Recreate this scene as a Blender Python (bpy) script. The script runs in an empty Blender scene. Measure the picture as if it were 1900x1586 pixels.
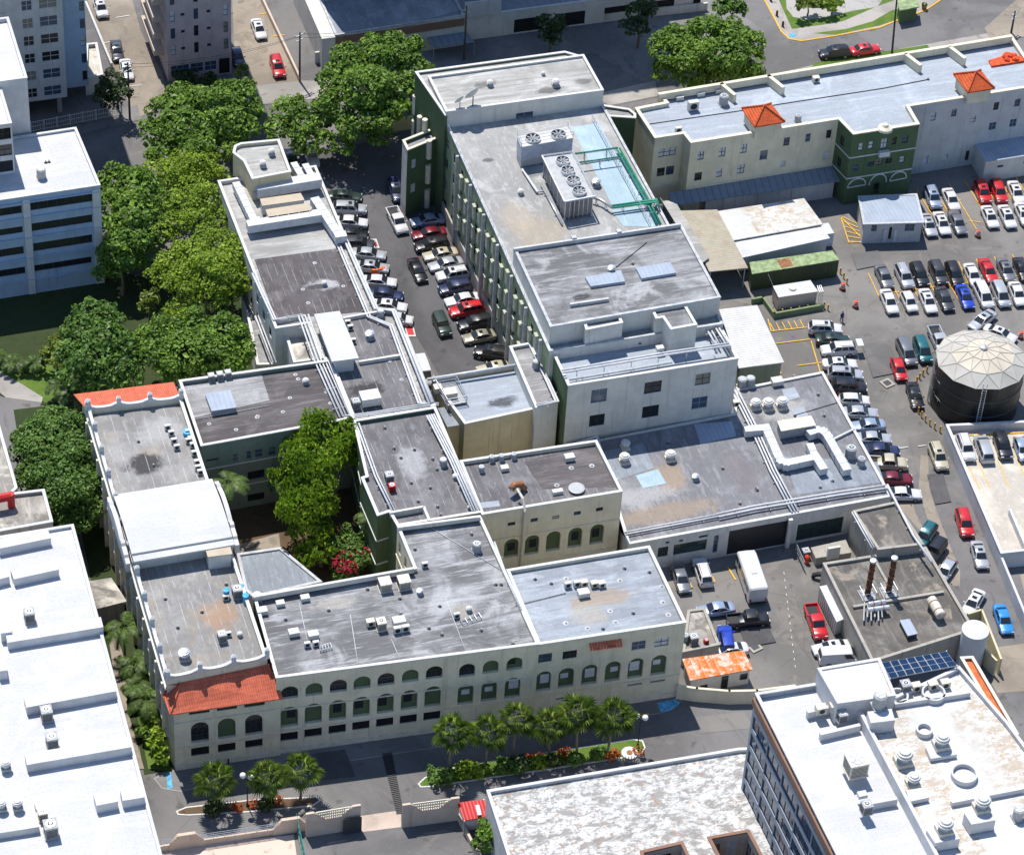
import bpy, bmesh, math, random
from mathutils import Vector, Matrix
from mathutils.geometry import tessellate_polygon
S = bpy.context.scene
COL = S.collection
# ---------------------------------------------------------------- camera
YAW, PITCH, ROLL, FPX, CAMH = 0.33720981, 0.73465041, 0.0671423, 5849.315, 269.0
_c, _s = math.cos(YAW), math.sin(YAW)
_fw = Vector((_s * math.cos(PITCH), _c * math.cos(PITCH), -math.sin(PITCH)))
_rt = Vector((_c, -_s, 0)); _up = _rt.cross(_fw)
_c, _s = math.cos(ROLL), math.sin(ROLL)
AX, AY = _c * _rt + _s * _up, -(-_s * _rt + _c * _up)        # image right / image down
def ray(x, y): return (x - 950) * AX + (y - 793) * AY + FPX * _fw
CAMPOS = ray(1100, 900) * (CAMH / ray(1100, 900).z)
cd = bpy.data.cameras.new('camera'); cam = bpy.data.objects.new('camera', cd); COL.objects.link(cam)
cd.sensor_fit = 'HORIZONTAL'; cd.sensor_width = 36; cd.lens = FPX * 36 / 1900
cd.clip_start = 10; cd.clip_end = 3000
mw = Matrix.Identity(4)
for i in range(3):
    mw[i][0] = AX[i]; mw[i][1] = -AY[i]; mw[i][2] = -_fw[i]; mw[i][3] = CAMPOS[i]
cam.matrix_world = mw
S.camera = cam
# ---------------------------------------------------------------- light
SUN_EL, SUN_AZ = math.radians(65), math.radians(-9)          # azimuth from +Y towards +X
sd = Vector((math.cos(SUN_EL) * math.sin(SUN_AZ), math.cos(SUN_EL) * math.cos(SUN_AZ), math.sin(SUN_EL)))
w = bpy.data.worlds.new('World'); S.world = w; w.use_nodes = True
nt = w.node_tree; bg = nt.nodes['Background']
sk = nt.nodes.new('ShaderNodeTexSky'); sk.sky_type = 'NISHITA'; sk.sun_disc = False
sk.sun_elevation = SUN_EL; sk.sun_rotation = SUN_AZ; sk.air_density = 1.0; sk.dust_density = 0.1; sk.ozone_density = 3.0
nt.links.new(sk.outputs[0], bg.inputs[0]); bg.inputs[1].default_value = 0.125
ld = bpy.data.lights.new('sun', 'SUN'); ld.energy = 4.4; ld.angle = math.radians(0.5); ld.color = (1, 0.95, 0.87)
lo = bpy.data.objects.new('sun', ld); COL.objects.link(lo)
lo.rotation_euler = sd.to_track_quat('Z', 'Y').to_euler(); lo.location = sd * 300
S.view_settings.view_transform = 'Standard'; S.view_settings.look = 'None'
S.view_settings.gamma = 1; S.view_settings.use_curve_mapping = False; S.view_settings.exposure = 0.42
S.cycles.max_bounces = 5; S.cycles.diffuse_bounces = 3; S.cycles.glossy_bounces = 2
S.cycles.transparent_max_bounces = 4; S.cycles.caustics_reflective = False; S.cycles.caustics_refractive = False
# ---------------------------------------------------------------- points of the place
def G(x, y, z=0.0):
    d = ray(x, y); return CAMPOS + d * ((z - CAMPOS.z) / d.z)
def W(x, y, A, B):                      # point on the vertical plane through A, B
    n = Vector((B.y - A.y, A.x - B.x, 0)); d = ray(x, y)
    return CAMPOS + d * ((A - CAMPOS).dot(n) / d.dot(n))
ROWS = (0, 390, 780, 1166); COLS = (0, 470, 940, 1400)
def Q(c, r, x, y): return (COLS[c] + x / 3.776, ROWS[r] + y / 3.776)
def yaw_of(px, py, dx, dy):
    a, b = G(px, py), G(px + dx, py + dy); return math.atan2(b.y - a.y, b.x - a.x)
# ---------------------------------------------------------------- materials
MATS = {}
def nodes(name, rough=0.8, metal=0.0, spec=0.3):
    m = bpy.data.materials.new(name); m.use_nodes = True; MATS[name] = m
    b = m.node_tree.nodes['Principled BSDF']
    b.inputs['Roughness'].default_value = rough; b.inputs['Metallic'].default_value = metal
    b.inputs['Specular IOR Level'].default_value = spec
    return m, m.node_tree, b
class NT:
    def __init__(s, t): s.t = t; s.pos = None
    def n(s, typ, **k):
        o = s.t.nodes.new('ShaderNode' + typ)
        for a, v in k.items(): setattr(o, a, v)
        return o
    def l(s, a, b): s.t.links.new(a, b)
    def coords(s, rot=0.0, scale=(1, 1, 1), obj=False):
        g = s.n('TexCoord').outputs['Object'] if obj else s.n('NewGeometry').outputs['Position']
        m = s.n('Mapping'); m.vector_type = 'POINT'
        m.inputs['Rotation'].default_value = (0, 0, rot); m.inputs['Scale'].default_value = scale
        s.l(g, m.inputs['Vector']); return m.outputs[0]
    def noise(s, vec, scale, detail=4, rough=.6, dist=0.0):
        o = s.n('TexNoise'); o.inputs['Scale'].default_value = scale; o.inputs['Detail'].default_value = detail
        o.inputs['Roughness'].default_value = rough; o.inputs['Distortion'].default_value = dist
        if vec is not None: s.l(vec, o.inputs['Vector'])
        return o.outputs['Fac']
    def ramp(s, fac, lo, hi, a=0.0, b=1.0):
        o = s.n('MapRange'); o.interpolation_type = 'SMOOTHSTEP'
        for i, v in zip(('From Min', 'From Max', 'To Min', 'To Max'), (lo, hi, a, b)): o.inputs[i].default_value = v
        s.l(fac, o.inputs['Value']); return o.outputs[0]
    def mix(s, fac, a, b, mode='MIX'):
        o = s.n('Mix', data_type='RGBA', blend_type=mode); o.clamp_factor = True
        for v, i in ((fac, 0), (a, 6), (b, 7)):
            if hasattr(v, 'is_linked'): s.l(v, o.inputs[i])
            elif i == 0: o.inputs[0].default_value = v
            else: o.inputs[i].default_value = (*v[:3], 1)
        return o.outputs[2]
    def math(s, op, a, b=0.0):
        o = s.n('Math', operation=op)
        for v, i in ((a, 0), (b, 1)):
            if hasattr(v, 'is_linked'): s.l(v, o.inputs[i])
            else: o.inputs[i].default_value = v
        return o.outputs[0]
    def lines(s, vec, axis, period, width):          # 1 on thin lines every `period` metres along axis
        x = s.n('SeparateXYZ'); s.l(vec, x.inputs[0])
        f = s.math('FRACT', s.math('DIVIDE', x.outputs[axis], period))
        return s.math('LESS_THAN', s.math('ABSOLUTE', s.math('SUBTRACT', f, .5)), width / period / 2)
    def bump(s, h, b, strength=.3, dist=.05):
        o = s.n('Bump'); o.inputs['Strength'].default_value = strength; o.inputs['Distance'].default_value = dist
        s.l(h, o.inputs['Height']); s.l(o.outputs[0], b.inputs['Normal'])
def plain(name, c, rough=.7, metal=0.0, var=.12, scale=1.3, spec=.3):
    if name in MATS: return MATS[name]
    m, t, b = nodes(name, rough, metal, spec); N = NT(t)
    f = N.noise(N.coords(), scale, 5)
    N.l(N.mix(N.ramp(f, .3, .7), [v * (1 - var) for v in c], [min(1, v * (1 + var)) for v in c]), b.inputs['Base Color'])
    return m
def wallm(name, c, dirt=(.12, .11, .09), grime=.35, rough=.85):       # rendered wall: blotches, rain streaks
    m, t, b = nodes(name, rough); N = NT(t)
    base = N.mix(N.ramp(N.noise(N.coords(), .5, 5), .3, .7), [v * .9 for v in c], [min(1, v * 1.07) for v in c])
    st = N.noise(N.coords(scale=(1.8, 1.8, .10)), 1.0, 7, .7)
    base = N.mix(N.ramp(st, .52, .70, 0, grime), base, dirt)
    fine = N.noise(N.coords(), 9, 3)
    base = N.mix(N.ramp(fine, .35, .75, 0, .12), base, [v * .6 for v in c])
    N.l(base, b.inputs['Base Color']); N.bump(fine, b, .15, .02)
    return m
def spot(N, base, sp):                                   # a stain with a ragged edge at one place on a roof
    p = G(*sp[0:3]); mp = N.n('Mapping'); mp.inputs['Location'].default_value = (-p.x / sp[3], -p.y / sp[4], 0); mp.inputs['Scale'].default_value = (1 / sp[3], 1 / sp[4], 0)
    N.l(N.n('NewGeometry').outputs['Position'], mp.inputs['Vector']); ln = N.n('VectorMath', operation='LENGTH'); N.l(mp.outputs[0], ln.inputs[0])
    d = N.math('ADD', ln.outputs['Value'], N.math('MULTIPLY', N.math('SUBTRACT', N.noise(N.coords(), .7, 6, .65, .5), .5), 1.5))
    return N.mix(N.ramp(d, .45, 1.0, sp[6], 0), base, sp[5])
def roofm(name, c, dark, streak=.6, ang=0.0, seam=1.1, seamc=(.6, .6, .62), seamf=.5, seamax=0, stain=None, staf=.5, blot=.5, rough=.8, stretch=8.0, seamw=.07, spots=()):
    # weathered membrane: sheet seams, sheet-long streaks, ponding blotches
    m, t, b = nodes(name, rough); N = NT(t)
    v0 = N.coords(rot=ang); lite = [min(.8, v * 1.5 + .03) for v in c]
    big = N.noise(N.coords(), .10, 6, .65, .6)
    base = N.mix(N.ramp(big, .40, .60, 0, blot), c, dark)
    base = N.mix(N.ramp(N.noise(N.coords(), .17, 5, .6, .8), .52, .66, 0, blot * .8), base, lite)
    v1 = N.coords(rot=ang, scale=(1 / stretch, 1, 1) if seamax == 1 else (1, 1 / stretch, 1))
    base = N.mix(N.ramp(N.noise(v1, .55, 8, .7, .3), .47, .62, 0, streak), base, dark)
    base = N.mix(N.ramp(N.noise(v1, 1.3, 7, .72, .15), .51, .64, 0, streak * .85), base, lite)
    base = N.mix(N.ramp(N.noise(v1, 2.9, 5, .7, .1), .53, .66, 0, streak * .6), base, dark)
    if stain: base = N.mix(N.ramp(N.noise(N.coords(), .2, 7, .66, 1.0), .53, .64, 0, staf), base, stain)
    for sp in spots: base = spot(N, base, sp)
    if seamf > 0:
        wob = N.n('VectorMath', operation='ADD'); nz = N.n('TexNoise'); nz.inputs['Scale'].default_value = .7
        sc = N.n('VectorMath', operation='SCALE'); sc.inputs[3].default_value = .16
        N.l(nz.outputs['Color'], sc.inputs[0]); N.l(v0, wob.inputs[0]); N.l(sc.outputs[0], wob.inputs[1])
        ln = N.lines(wob.outputs[0], seamax, seam, seamw)
        br = N.ramp(N.noise(N.coords(), .5, 4, .7), .44, .56)
        base = N.mix(N.math('MULTIPLY', N.math('MULTIPLY', ln, br), seamf), base, seamc)
    fine = N.noise(N.coords(), 4, 6, .75)
    base = N.mix(N.ramp(fine, .45, .65, 0, .3), base, [v * .5 for v in c])
    N.l(base, b.inputs['Base Color']); N.bump(fine, b, .2, .03)
    return m
def asphalt(name, c, patch, crack=.4):
    m, t, b = nodes(name, .9); N = NT(t)
    big = N.noise(N.coords(), .05, 6, .6, .6)
    base = N.mix(N.ramp(big, .40, .60), [v * .78 for v in c], [v * 1.2 for v in c])
    s2 = N.noise(N.coords(), .22, 7, .7, 1.0)
    base = N.mix(N.ramp(s2, .53, .64, 0, crack), base, patch)
    oil = N.noise(N.coords(), .6, 3, .5)
    base = N.mix(N.ramp(oil, .62, .72, 0, .6), base, [v * .45 for v in c])
    vo = N.n('TexVoronoi'); vo.feature = 'DISTANCE_TO_EDGE'; vo.inputs['Scale'].default_value = .11
    ds = N.n('VectorMath', operation='ADD'); nz = N.n('TexNoise'); nz.inputs['Scale'].default_value = .5; nz.inputs['Detail'].default_value = 6; sc = N.n('VectorMath', operation='SCALE'); sc.inputs[3].default_value = 4
    N.l(nz.outputs['Color'], sc.inputs[0]); N.l(N.coords(), ds.inputs[0]); N.l(sc.outputs[0], ds.inputs[1]); N.l(ds.outputs[0], vo.inputs['Vector'])
    base = N.mix(N.math('MULTIPLY', N.ramp(vo.outputs['Distance'], .003, .010, .28, 0), N.ramp(N.noise(N.coords(), .08, 3), .45, .55)), base, [v * .4 for v in c])
    base = N.mix(N.ramp(N.noise(N.coords(scale=(1, .35, 1)), .35, 4, .6, .5), .6, .68, 0, .45), base, [v * .6 for v in c])
    fine = N.noise(N.coords(), 7, 6, .75)
    base = N.mix(N.ramp(fine, .4, .75, 0, .25), base, [v * 1.7 for v in c])
    N.l(base, b.inputs['Base Color']); N.bump(fine, b, .25, .02)
    return m
def leafm(name, lo, mid, hi, trans=.25, rough=.5):
    m, t, b = nodes(name, rough, spec=.35); N = NT(t)
    r = N.n('NewGeometry').outputs['Random Per Island']
    pn = N.noise(N.coords(), .45, 3)
    base = N.mix(N.ramp(r, 0, .55), lo, mid); base = N.mix(N.ramp(r, .6, 1.0, 0, .85), base, hi)
    base = N.mix(N.ramp(pn, .40, .58, 0, .6), base, [(a + b) / 2 * .75 for a, b in zip(lo, mid)])
    base = N.mix(N.ramp(N.noise(N.coords(), .17, 3), .5, .62, 0, .4), base, [(a + b) / 2 for a, b in zip(hi, mid)])
    N.l(base, b.inputs['Base Color'])
    tr = N.n('BsdfTranslucent'); N.l(base, tr.inputs[0])
    mx = N.n('MixShader'); mx.inputs[0].default_value = trans
    N.l(b.outputs[0], mx.inputs[1]); N.l(tr.outputs[0], mx.inputs[2])
    N.l(mx.outputs[0], t.nodes['Material Output'].inputs[0])
    return m
def tilem(name, c, dark, period=.28, ang=0.0, axis=0):
    m, t, b = nodes(name, .8); N = NT(t)
    v = N.coords(rot=ang)
    x = N.n('SeparateXYZ'); N.l(v, x.inputs[0])
    f = N.math('FRACT', N.math('DIVIDE', x.outputs[axis], period))
    f2 = N.math('FRACT', N.math('DIVIDE', x.outputs[1 - axis], .42))
    nz = N.noise(N.coords(), .9, 5, .7); nf = N.noise(N.coords(), 4.5, 4, .7)
    base = N.mix(N.ramp(nz, .35, .68), c, [min(1, v * 1.35) for v in c])
    base = N.mix(N.ramp(nf, .52, .7, 0, .7), base, dark)
    base = N.mix(N.ramp(f2, 0, .18, .6, 0), base, dark)
    N.l(base, b.inputs['Base Color'])
    h = N.math('SINE', N.math('MULTIPLY', f, math.pi)); N.bump(h, b, .9, .08)
    return m
def corr(name, c, dark, period=.3, ang=0.0, axis=0, rust=None, rf=.6, rough=.45, metal=0.0, strength=.8):
    m, t, b = nodes(name, rough, metal); N = NT(t)
    x = N.n('SeparateXYZ'); N.l(N.coords(rot=ang), x.inputs[0])
    f = N.math('FRACT', N.math('DIVIDE', x.outputs[axis], period))
    base = N.mix(N.ramp(N.noise(N.coords(), .5, 6, .65), .4, .7), c, [v * .85 for v in c])
    base = N.mix(N.ramp(f, 0, .25, .55, 0), base, dark)
    if rust:
        base = N.mix(N.ramp(N.noise(N.coords(), .8, 8, .75, .5), .5, .56, 0, rf), base, rust)
    N.l(base, b.inputs['Base Color'])
    N.bump(N.math('SINE', N.math('MULTIPLY', f, math.pi)), b, strength, .06)
    return m
# ---------------------------------------------------------------- mesh collecting
ORG = {}
class MB:
    def __init__(s): s.v = []; s.f = []
    def add(s, vs, fs):
        o = len(s.v); s.v += [tuple(v) for v in vs]; s.f += [tuple(i + o for i in f) for f in fs]; return s
    def quad(s, a, b, c, d): return s.add((a, b, c, d), ((0, 1, 2, 3),))
    def box(s, c, size, rz=0.0):
        hx, hy, hz = [v / 2 for v in size]; cr, sr = math.cos(rz), math.sin(rz)
        vs = [(c[0] + x * cr - y * sr, c[1] + x * sr + y * cr, c[2] + z) for z in (-hz, hz) for x, y in ((-hx, -hy), (hx, -hy), (hx, hy), (-hx, hy))]
        return s.add(vs, ((3, 2, 1, 0), (4, 5, 6, 7), (0, 1, 5, 4), (1, 2, 6, 5), (2, 3, 7, 6), (3, 0, 4, 7)))
    def prism(s, poly, z0, z1, bottom=True):
        poly = ccw([Vector((p[0], p[1], 0)) for p in poly]); n = len(poly)
        vs = [(p.x, p.y, z0) for p in poly] + [(p.x, p.y, z1) for p in poly]
        fs = [(i, (i + 1) % n, n + (i + 1) % n, n + i) for i in range(n)]
        for t in tess(poly):
            fs.append(tuple(i + n for i in t))
            if bottom: fs.append(tuple(reversed(t)))
        return s.add(vs, fs)
    def sheet(s, poly, z):
        poly = ccw([Vector((p[0], p[1], 0)) for p in poly])
        return s.add([(p.x, p.y, z) for p in poly], tess(poly))
    def tube(s, pts, r, n=8, r1=None, caps=True):
        pts = [Vector(p) for p in pts]; m = len(pts); vs = []
        up = Vector((0, 0, 1))
        for i, p in enumerate(pts):
            d = (pts[min(i + 1, m - 1)] - pts[max(i - 1, 0)]).normalized()
            a = d.cross(up) if abs(d.z) < .95 else d.cross(Vector((1, 0, 0)))
            a.normalize(); b = d.cross(a)
            rr = r if r1 is None else r + (r1 - r) * i / (m - 1)
            k = 1.0
            if 0 < i < m - 1:
                e = (pts[i] - pts[i - 1]).normalized().dot((pts[i + 1] - pts[i]).normalized()); k = 1 / max(.5, math.sqrt((1 + e) / 2))
            vs += [p + (a * math.cos(t) * k + b * math.sin(t)) * rr for t in [2 * math.pi * j / n for j in range(n)]]
        fs = [(i * n + j, (i + 1) * n + j, (i + 1) * n + (j + 1) % n, i * n + (j + 1) % n) for i in range(m - 1) for j in range(n)]
        if caps: fs += [tuple(range(n)), tuple(reversed(range((m - 1) * n, m * n)))]
        return s.add(vs, fs)
    def lathe(s, c, prof, n=16, rz=0.0):                   # prof: (radius, z) from bottom to top
        vs = [(c[0] + r * math.cos(t), c[1] + r * math.sin(t), c[2] + z) for r, z in prof for t in [rz + 2 * math.pi * j / n for j in range(n)]]
        m = len(prof)
        fs = [(i * n + j, i * n + (j + 1) % n, (i + 1) * n + (j + 1) % n, (i + 1) * n + j) for i in range(m - 1) for j in range(n)]
        fs += [tuple(reversed(range(n))), tuple(range((m - 1) * n, m * n))]
        return s.add(vs, fs)
    def build(s, name, mat, parent=None, smooth=False):
        o0 = Vector((0, 0, 0)); p = parent
        while p is not None:
            if p.name in ORG: o0 = ORG[p.name]
            p = p.parent
        me = bpy.data.meshes.new(name)
        me.from_pydata([(x - o0.x, y - o0.y, z - o0.z) for x, y, z in s.v], [], s.f); me.validate()
        me.materials.append(MATS[mat] if isinstance(mat, str) else mat)
        if smooth: me.shade_smooth()
        o = bpy.data.objects.new(name, me); COL.objects.link(o); o.parent = parent
        return o
def ccw(p):
    a = sum(p[i].x * p[(i + 1) % len(p)].y - p[(i + 1) % len(p)].x * p[i].y for i in range(len(p)))
    return list(p) if a > 0 else list(reversed(p))
def tess(poly, holes=()):
    fl = list(poly) + [q for h in holes for q in h]
    out = []
    for t in tessellate_polygon([[Vector((p[0], p[1], 0)) for p in poly]] + [[Vector((p[0], p[1], 0)) for p in h] for h in holes]):
        a, b, c = (fl[i] for i in t)
        ar = (b[0] - a[0]) * (c[1] - a[1]) - (b[1] - a[1]) * (c[0] - a[0])
        if abs(ar) < 1e-9: continue
        out.append(tuple(t) if ar > 0 else (t[0], t[2], t[1]))
    return out
def offset(poly, d):                                       # inward offset of a ccw polygon
    n = len(poly); out = []
    for i in range(n):
        p, a, b = poly[i], poly[i - 1], poly[(i + 1) % n]
        e1 = Vector((p.x - a.x, p.y - a.y)).normalized(); e2 = Vector((b.x - p.x, b.y - p.y)).normalized()
        n1 = Vector((-e1.y, e1.x)); n2 = Vector((-e2.y, e2.x)); k = 1 + n1.dot(n2)
        m = (n1 + n2) / max(k, .3)
        out.append(Vector((p.x + m.x * d, p.y + m.y * d, 0)))
    return out
def tag(o, label=None, cat=None, group=None, kind=None):
    for k, v in (('label', label), ('category', cat), ('group', group), ('kind', kind)):
        if v: o[k] = v
    return o
def thing(name, label, cat, loc=(0, 0, 0), rz=0.0, group=None):
    o = bpy.data.objects.new(name, None); COL.objects.link(o); o.empty_display_size = .3
    o.location = loc; o.rotation_euler = (0, 0, rz)
    if rz == 0: ORG[o.name] = Vector(loc)
    return tag(o, label, cat, group)
def copy_tree(o, parent=None):
    c = o.copy(); COL.objects.link(c); c.parent = parent
    for ch in o.children: copy_tree(ch, c)
    return c
def struct(name, mb, mat): return tag(mb.build(name, mat), kind='structure')
# ---------------------------------------------------------------- shared materials
CREAM = (.68, .625, .475)
wallm('cream_wall', CREAM, grime=.26); wallm('tan_wall', (.60, .52, .34), grime=.28); wallm('white_wall', (.58, .58, .58), grime=.2)
wallm('pale_wall', (.60, .59, .55), grime=.3); wallm('green_wall', (.085, .13, .065), (.03, .04, .03), .4); wallm('sage_wall', (.25, .30, .19), (.07, .09, .06), .4)
wallm('dark_green_wall', (.085, .12, .065), (.02, .03, .02), .3); wallm('blue_grey_wall', (.34, .44, .56), grime=.3)  # blue_grey_wall: bluish wall, with sky fill of the shaded facades put into its colour
wallm('pink_wall', (.46, .38, .38), grime=.3); wallm('grey_wall', (.52, .52, .52), grime=.35); wallm('bright_white', (.56, .56, .575), grime=.12)
wallm('concrete_wall', (.36, .34, .30), grime=.6); wallm('green_grey_wall', (.20, .24, .19), grime=.4); wallm('red_brown', (.30, .17, .12))
wallm('brown_fascia', (.24, .14, .10)); wallm('peach_wall', (.55, .45, .37)); wallm('steel_grey', (.30, .33, .38))
plain('white_trim', (.56, .56, .55), .6, var=.1, scale=2.5); plain('cream_trim', (.62, .58, .47), .7); plain('grey_trim', (.42, .43, .45), .6, var=.2)
plain('dark_trim', (.05, .05, .055), .5); plain('green_trim', (.17, .23, .12)); plain('dark_void', (.012, .012, .014), .6)
plain('glass_dark', (.018, .022, .026), .12, spec=.6); plain('glass_blue', (.05, .08, .13), .1, spec=.7); plain('glass_green', (.03, .055, .05), .15, spec=.6)
plain('panel_white', (.54, .56, .60), .5); plain('louvre', (.03, .03, .032), .4)
plain('galv', (.55, .57, .60), .38, .6, .15, 3); plain('pipe_white', (.54, .55, .57), .45); plain('pipe_grey', (.40, .41, .42), .5)
plain('pipe_green', (.01, .20, .13), .35); plain('housing_beige', (.58, .54, .46), .55, var=.18, scale=4); plain('housing_grey', (.33, .34, .35), .55, var=.2, scale=4)
plain('housing_white', (.54, .54, .52), .5, var=.12, scale=4); plain('fan_black', (.02, .02, .02), .5); plain('rust', (.26, .12, .06), .85, var=.4, scale=3)
plain('rust_dark', (.11, .05, .03), .8, var=.5, scale=3); plain('orange', (.75, .12, .02), .6); plain('red_paint', (.45, .02, .02), .5)
plain('yellow_paint', (.68, .38, .03), .6, var=.25, scale=5); plain('white_paint', (.56, .56, .54), .7, var=.2, scale=4); plain('blue_plastic', (.05, .35, .62), .5)
plain('black_metal', (.025, .025, .028), .45); plain('wood_pole', (.10, .075, .055), .9); plain('globe', (.8, .8, .78), .3)
plain('blue_paint', (.10, .36, .58), .8, var=.35, scale=2); plain('skin', (.30, .17, .11), .6); plain('cloth_blue', (.03, .05, .16), .8); plain('cloth_dark', (.02, .02, .025), .8); plain('hair', (.01, .008, .007), .6)
# roofs
BLK, TAN, WHT = (.035, .034, .036), (.33, .25, .175), (.5, .5, .52)
roofm('roof_grey', (.30, .30, .305), (.15, .145, .15), .6, seam=1.05, seamax=1, seamf=.5)
roofm('roof_grey_cross', (.27, .265, .26), (.15, .145, .14), .4, seam=1.3, seamax=0, seamf=.6, seamc=(.55, .55, .55), stain=(.30, .24, .17), staf=.45, stretch=3, spots=((268, 862, 12.2, 2.9, 2.2, BLK, .95), (300, 800, 12.2, 3.2, 3, (.4, .4, .4), .6), (408, 1140, 12.2, 2.6, 3.2, (.36, .22, .13), .7)))
roofm('roof_brown', (.108, .097, .098), (.06, .053, .056), .6, seam=1.1, seamax=1, seamf=.25, seamc=(.42, .4, .4), blot=.7)
roofm('roof_brown_cross', (.105, .095, .097), (.055, .048, .052), .45, seam=1.0, seamax=0, seamf=.5, seamc=(.45, .43, .43), blot=.8, stretch=3, spots=((600, 528, 10.8, 2.6, 1.3, WHT, .7), (588, 532, 10.8, 1.7, .8, BLK, .9)))
roofm('roof_mid_cross', (.165, .16, .166), (.078, .074, .08), .5, seam=1.15, seamax=0, seamf=.45, seamc=(.52, .52, .54), stretch=3, spots=((682, 722, 10.8, 3.3, 1.7, BLK, .95), (765, 858, 11, 2.2, 3.5, (.42, .42, .44), .6)))
roofm('roof_slate', (.275, .278, .29), (.10, .098, .103), .75, seam=1.0, seamax=1, seamf=.25, seamc=(.52, .53, .57), stretch=8, blot=.85, spots=((1078, 550, 17.7, 1.6, .9, BLK, .9), (860, 1135, 12, 1.6, 2, (.36, .33, .28), .6), (620, 1120, 12, 3.5, 1, (.42, .38, .33), .5)))
roofm('roof_blue', (.32, .355, .40), (.17, .178, .20), .45, seam=1.0, seamax=1, seamf=.5, seamc=(.17, .18, .21), seamw=.09, stretch=8, spots=((1115, 1110, 11.9, 5, 1.8, TAN, .75), (1095, 1140, 11.9, 3, 2, (.4, .36, .3), .6)))
roofm('roof_blue_light', (.335, .375, .43), (.27, .295, .33), .4, seam=1.0, seamax=1, seamf=.25, seamc=(.62, .65, .7), stretch=10, spots=((930, 746, 8.8, 2.4, 1.2, BLK, .85),))
roofm('roof_aqua', (.34, .45, .52), (.27, .36, .41), .3, seam=1.2, seamax=0, seamf=.3, seamc=(.5, .6, .65), stretch=5)
roofm('roof_pale', (.38, .378, .365), (.22, .21, .2), .6, seam=1.0, seamax=1, seamf=.4, seamc=(.3, .3, .3), stretch=10, spots=((1020, 168, 17.2, 2.6, 1.0, BLK, .7), (900, 158, 17.2, 2.0, .9, BLK, .6), (1080, 152, 17.2, 1.8, .8, BLK, .6)))
roofm('roof_deck', (.335, .335, .33), (.24, .238, .235), .5, seam=2, seamax=0, seamf=.25, seamc=(.45, .45, .45), stretch=3, blot=.7, spots=((1000, 430, 14.8, 5, 4, (.36, .30, .22), .6), (905, 297, 14.8, .9, .6, BLK, .7), (960, 400, 14.8, 3, 4, (.42, .35, .26), .5)))
roofm('roof_annex', (.215, .217, .235), (.115, .115, .128), .5, seam=1.4, seamax=0, seamf=.25, seamc=(.1, .1, .1), stretch=4, spots=((1240, 885, 5, 2.8, 3.2, TAN, .75), (1235, 950, 5, 9, 2.3, TAN, .6), (1190, 920, 5, 5, 2.5, (.36, .36, .37), .8), (1380, 880, 5, 2.4, 5, (.17, .15, .16), .7), (1450, 760, 5, 4, 3, (.40, .39, .37), .7)))
roofm('roof_boiler', (.16, .148, .135), (.075, .07, .065), .4, seam=9, seamf=0, stain=(.34, .29, .23), staf=.7, blot=.8)
roofm('roof_concrete', (.50, .47, .42), (.17, .155, .14), .3, seamf=0, stain=(.12, .11, .1), staf=.8, blot=.8)
roofm('roof_white', (.535, .535, .535), (.44, .445, .46), .25, seam=3.2, seamax=1, seamf=.35, seamc=(.40, .40, .42), blot=.45, seamw=.09)
roofm('roof_steel', (.26, .29, .33), (.17, .19, .22), .4, seam=1.2, seamax=0, seamf=.5, seamc=(.1, .1, .11), stretch=5)
def white_worn(name, lo, dens, rust=(.33, .22, .16)):
    m, t, b = nodes(name, .8); N = NT(t)
    base = N.mix(N.ramp(N.noise(N.coords(), .12, 4), .3, .7), (.57, .57, .56), (.50, .50, .49))
    reg = N.ramp(N.noise(N.coords(rot=.06, scale=(1, .22, 1)), .16, 3, .55, .4), dens, dens + .12)
    for sc, lo_, w_ in ((.9, .50, .8), (2.2, .52, .8), (.45, .56, .6)):
        sp = N.ramp(N.noise(N.coords(scale=(.55, 1, 1)), sc, 9, .78, .3), lo_, lo_ + .05)
        base = N.mix(N.math('MULTIPLY', N.math('MULTIPLY', reg, sp), w_), base, lo)
    sp2 = N.ramp(N.noise(N.coords(), 1.1, 7, .7), .57, .64)
    base = N.mix(N.math('MULTIPLY', reg, N.math('MULTIPLY', sp2, .9)), base, rust)
    base = N.mix(N.ramp(N.noise(N.coords(), .35, 7, .7), .6, .7, 0, .6), base, lo)
    N.l(base, b.inputs['Base Color'])
white_worn('roof_white_worn', (.22, .205, .19), .29); white_worn('roof_white_spots', (.40, .33, .25), .42, (.42, .30, .18))
tilem('tile_red', (.52, .125, .07), (.22, .06, .04), .26, 0, 0); tilem('tile_orange', (.48, .085, .025), (.2, .05, .02), .3, 0, 0)
corr('corr_tan', (.38, .35, .28), (.25, .22, .16), .45, 0, 1, rust=(.30, .17, .08), rf=.25); corr('corr_white', (.56, .56, .56), (.26, .27, .3), .42, 0, 1)
corr('corr_rust', (.62, .155, .02), (.35, .2, .12), .9, 0, 0, rust=(.55, .48, .42), rf=.8); corr('corr_blue', (.33, .38, .46), (.2, .24, .3), .6, 0, 0, strength=.3)
corr('corr_steel', (.20, .23, .28), (.07, .075, .085), 1.05, 0, 0, strength=.4); corr('corr_red', (.55, .035, .035), (.28, .02, .02), .4, 0, 0)
corr('corr_beige', (.50, .42, .32), (.30, .24, .17), .22, 0, 0, strength=.5)
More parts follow.
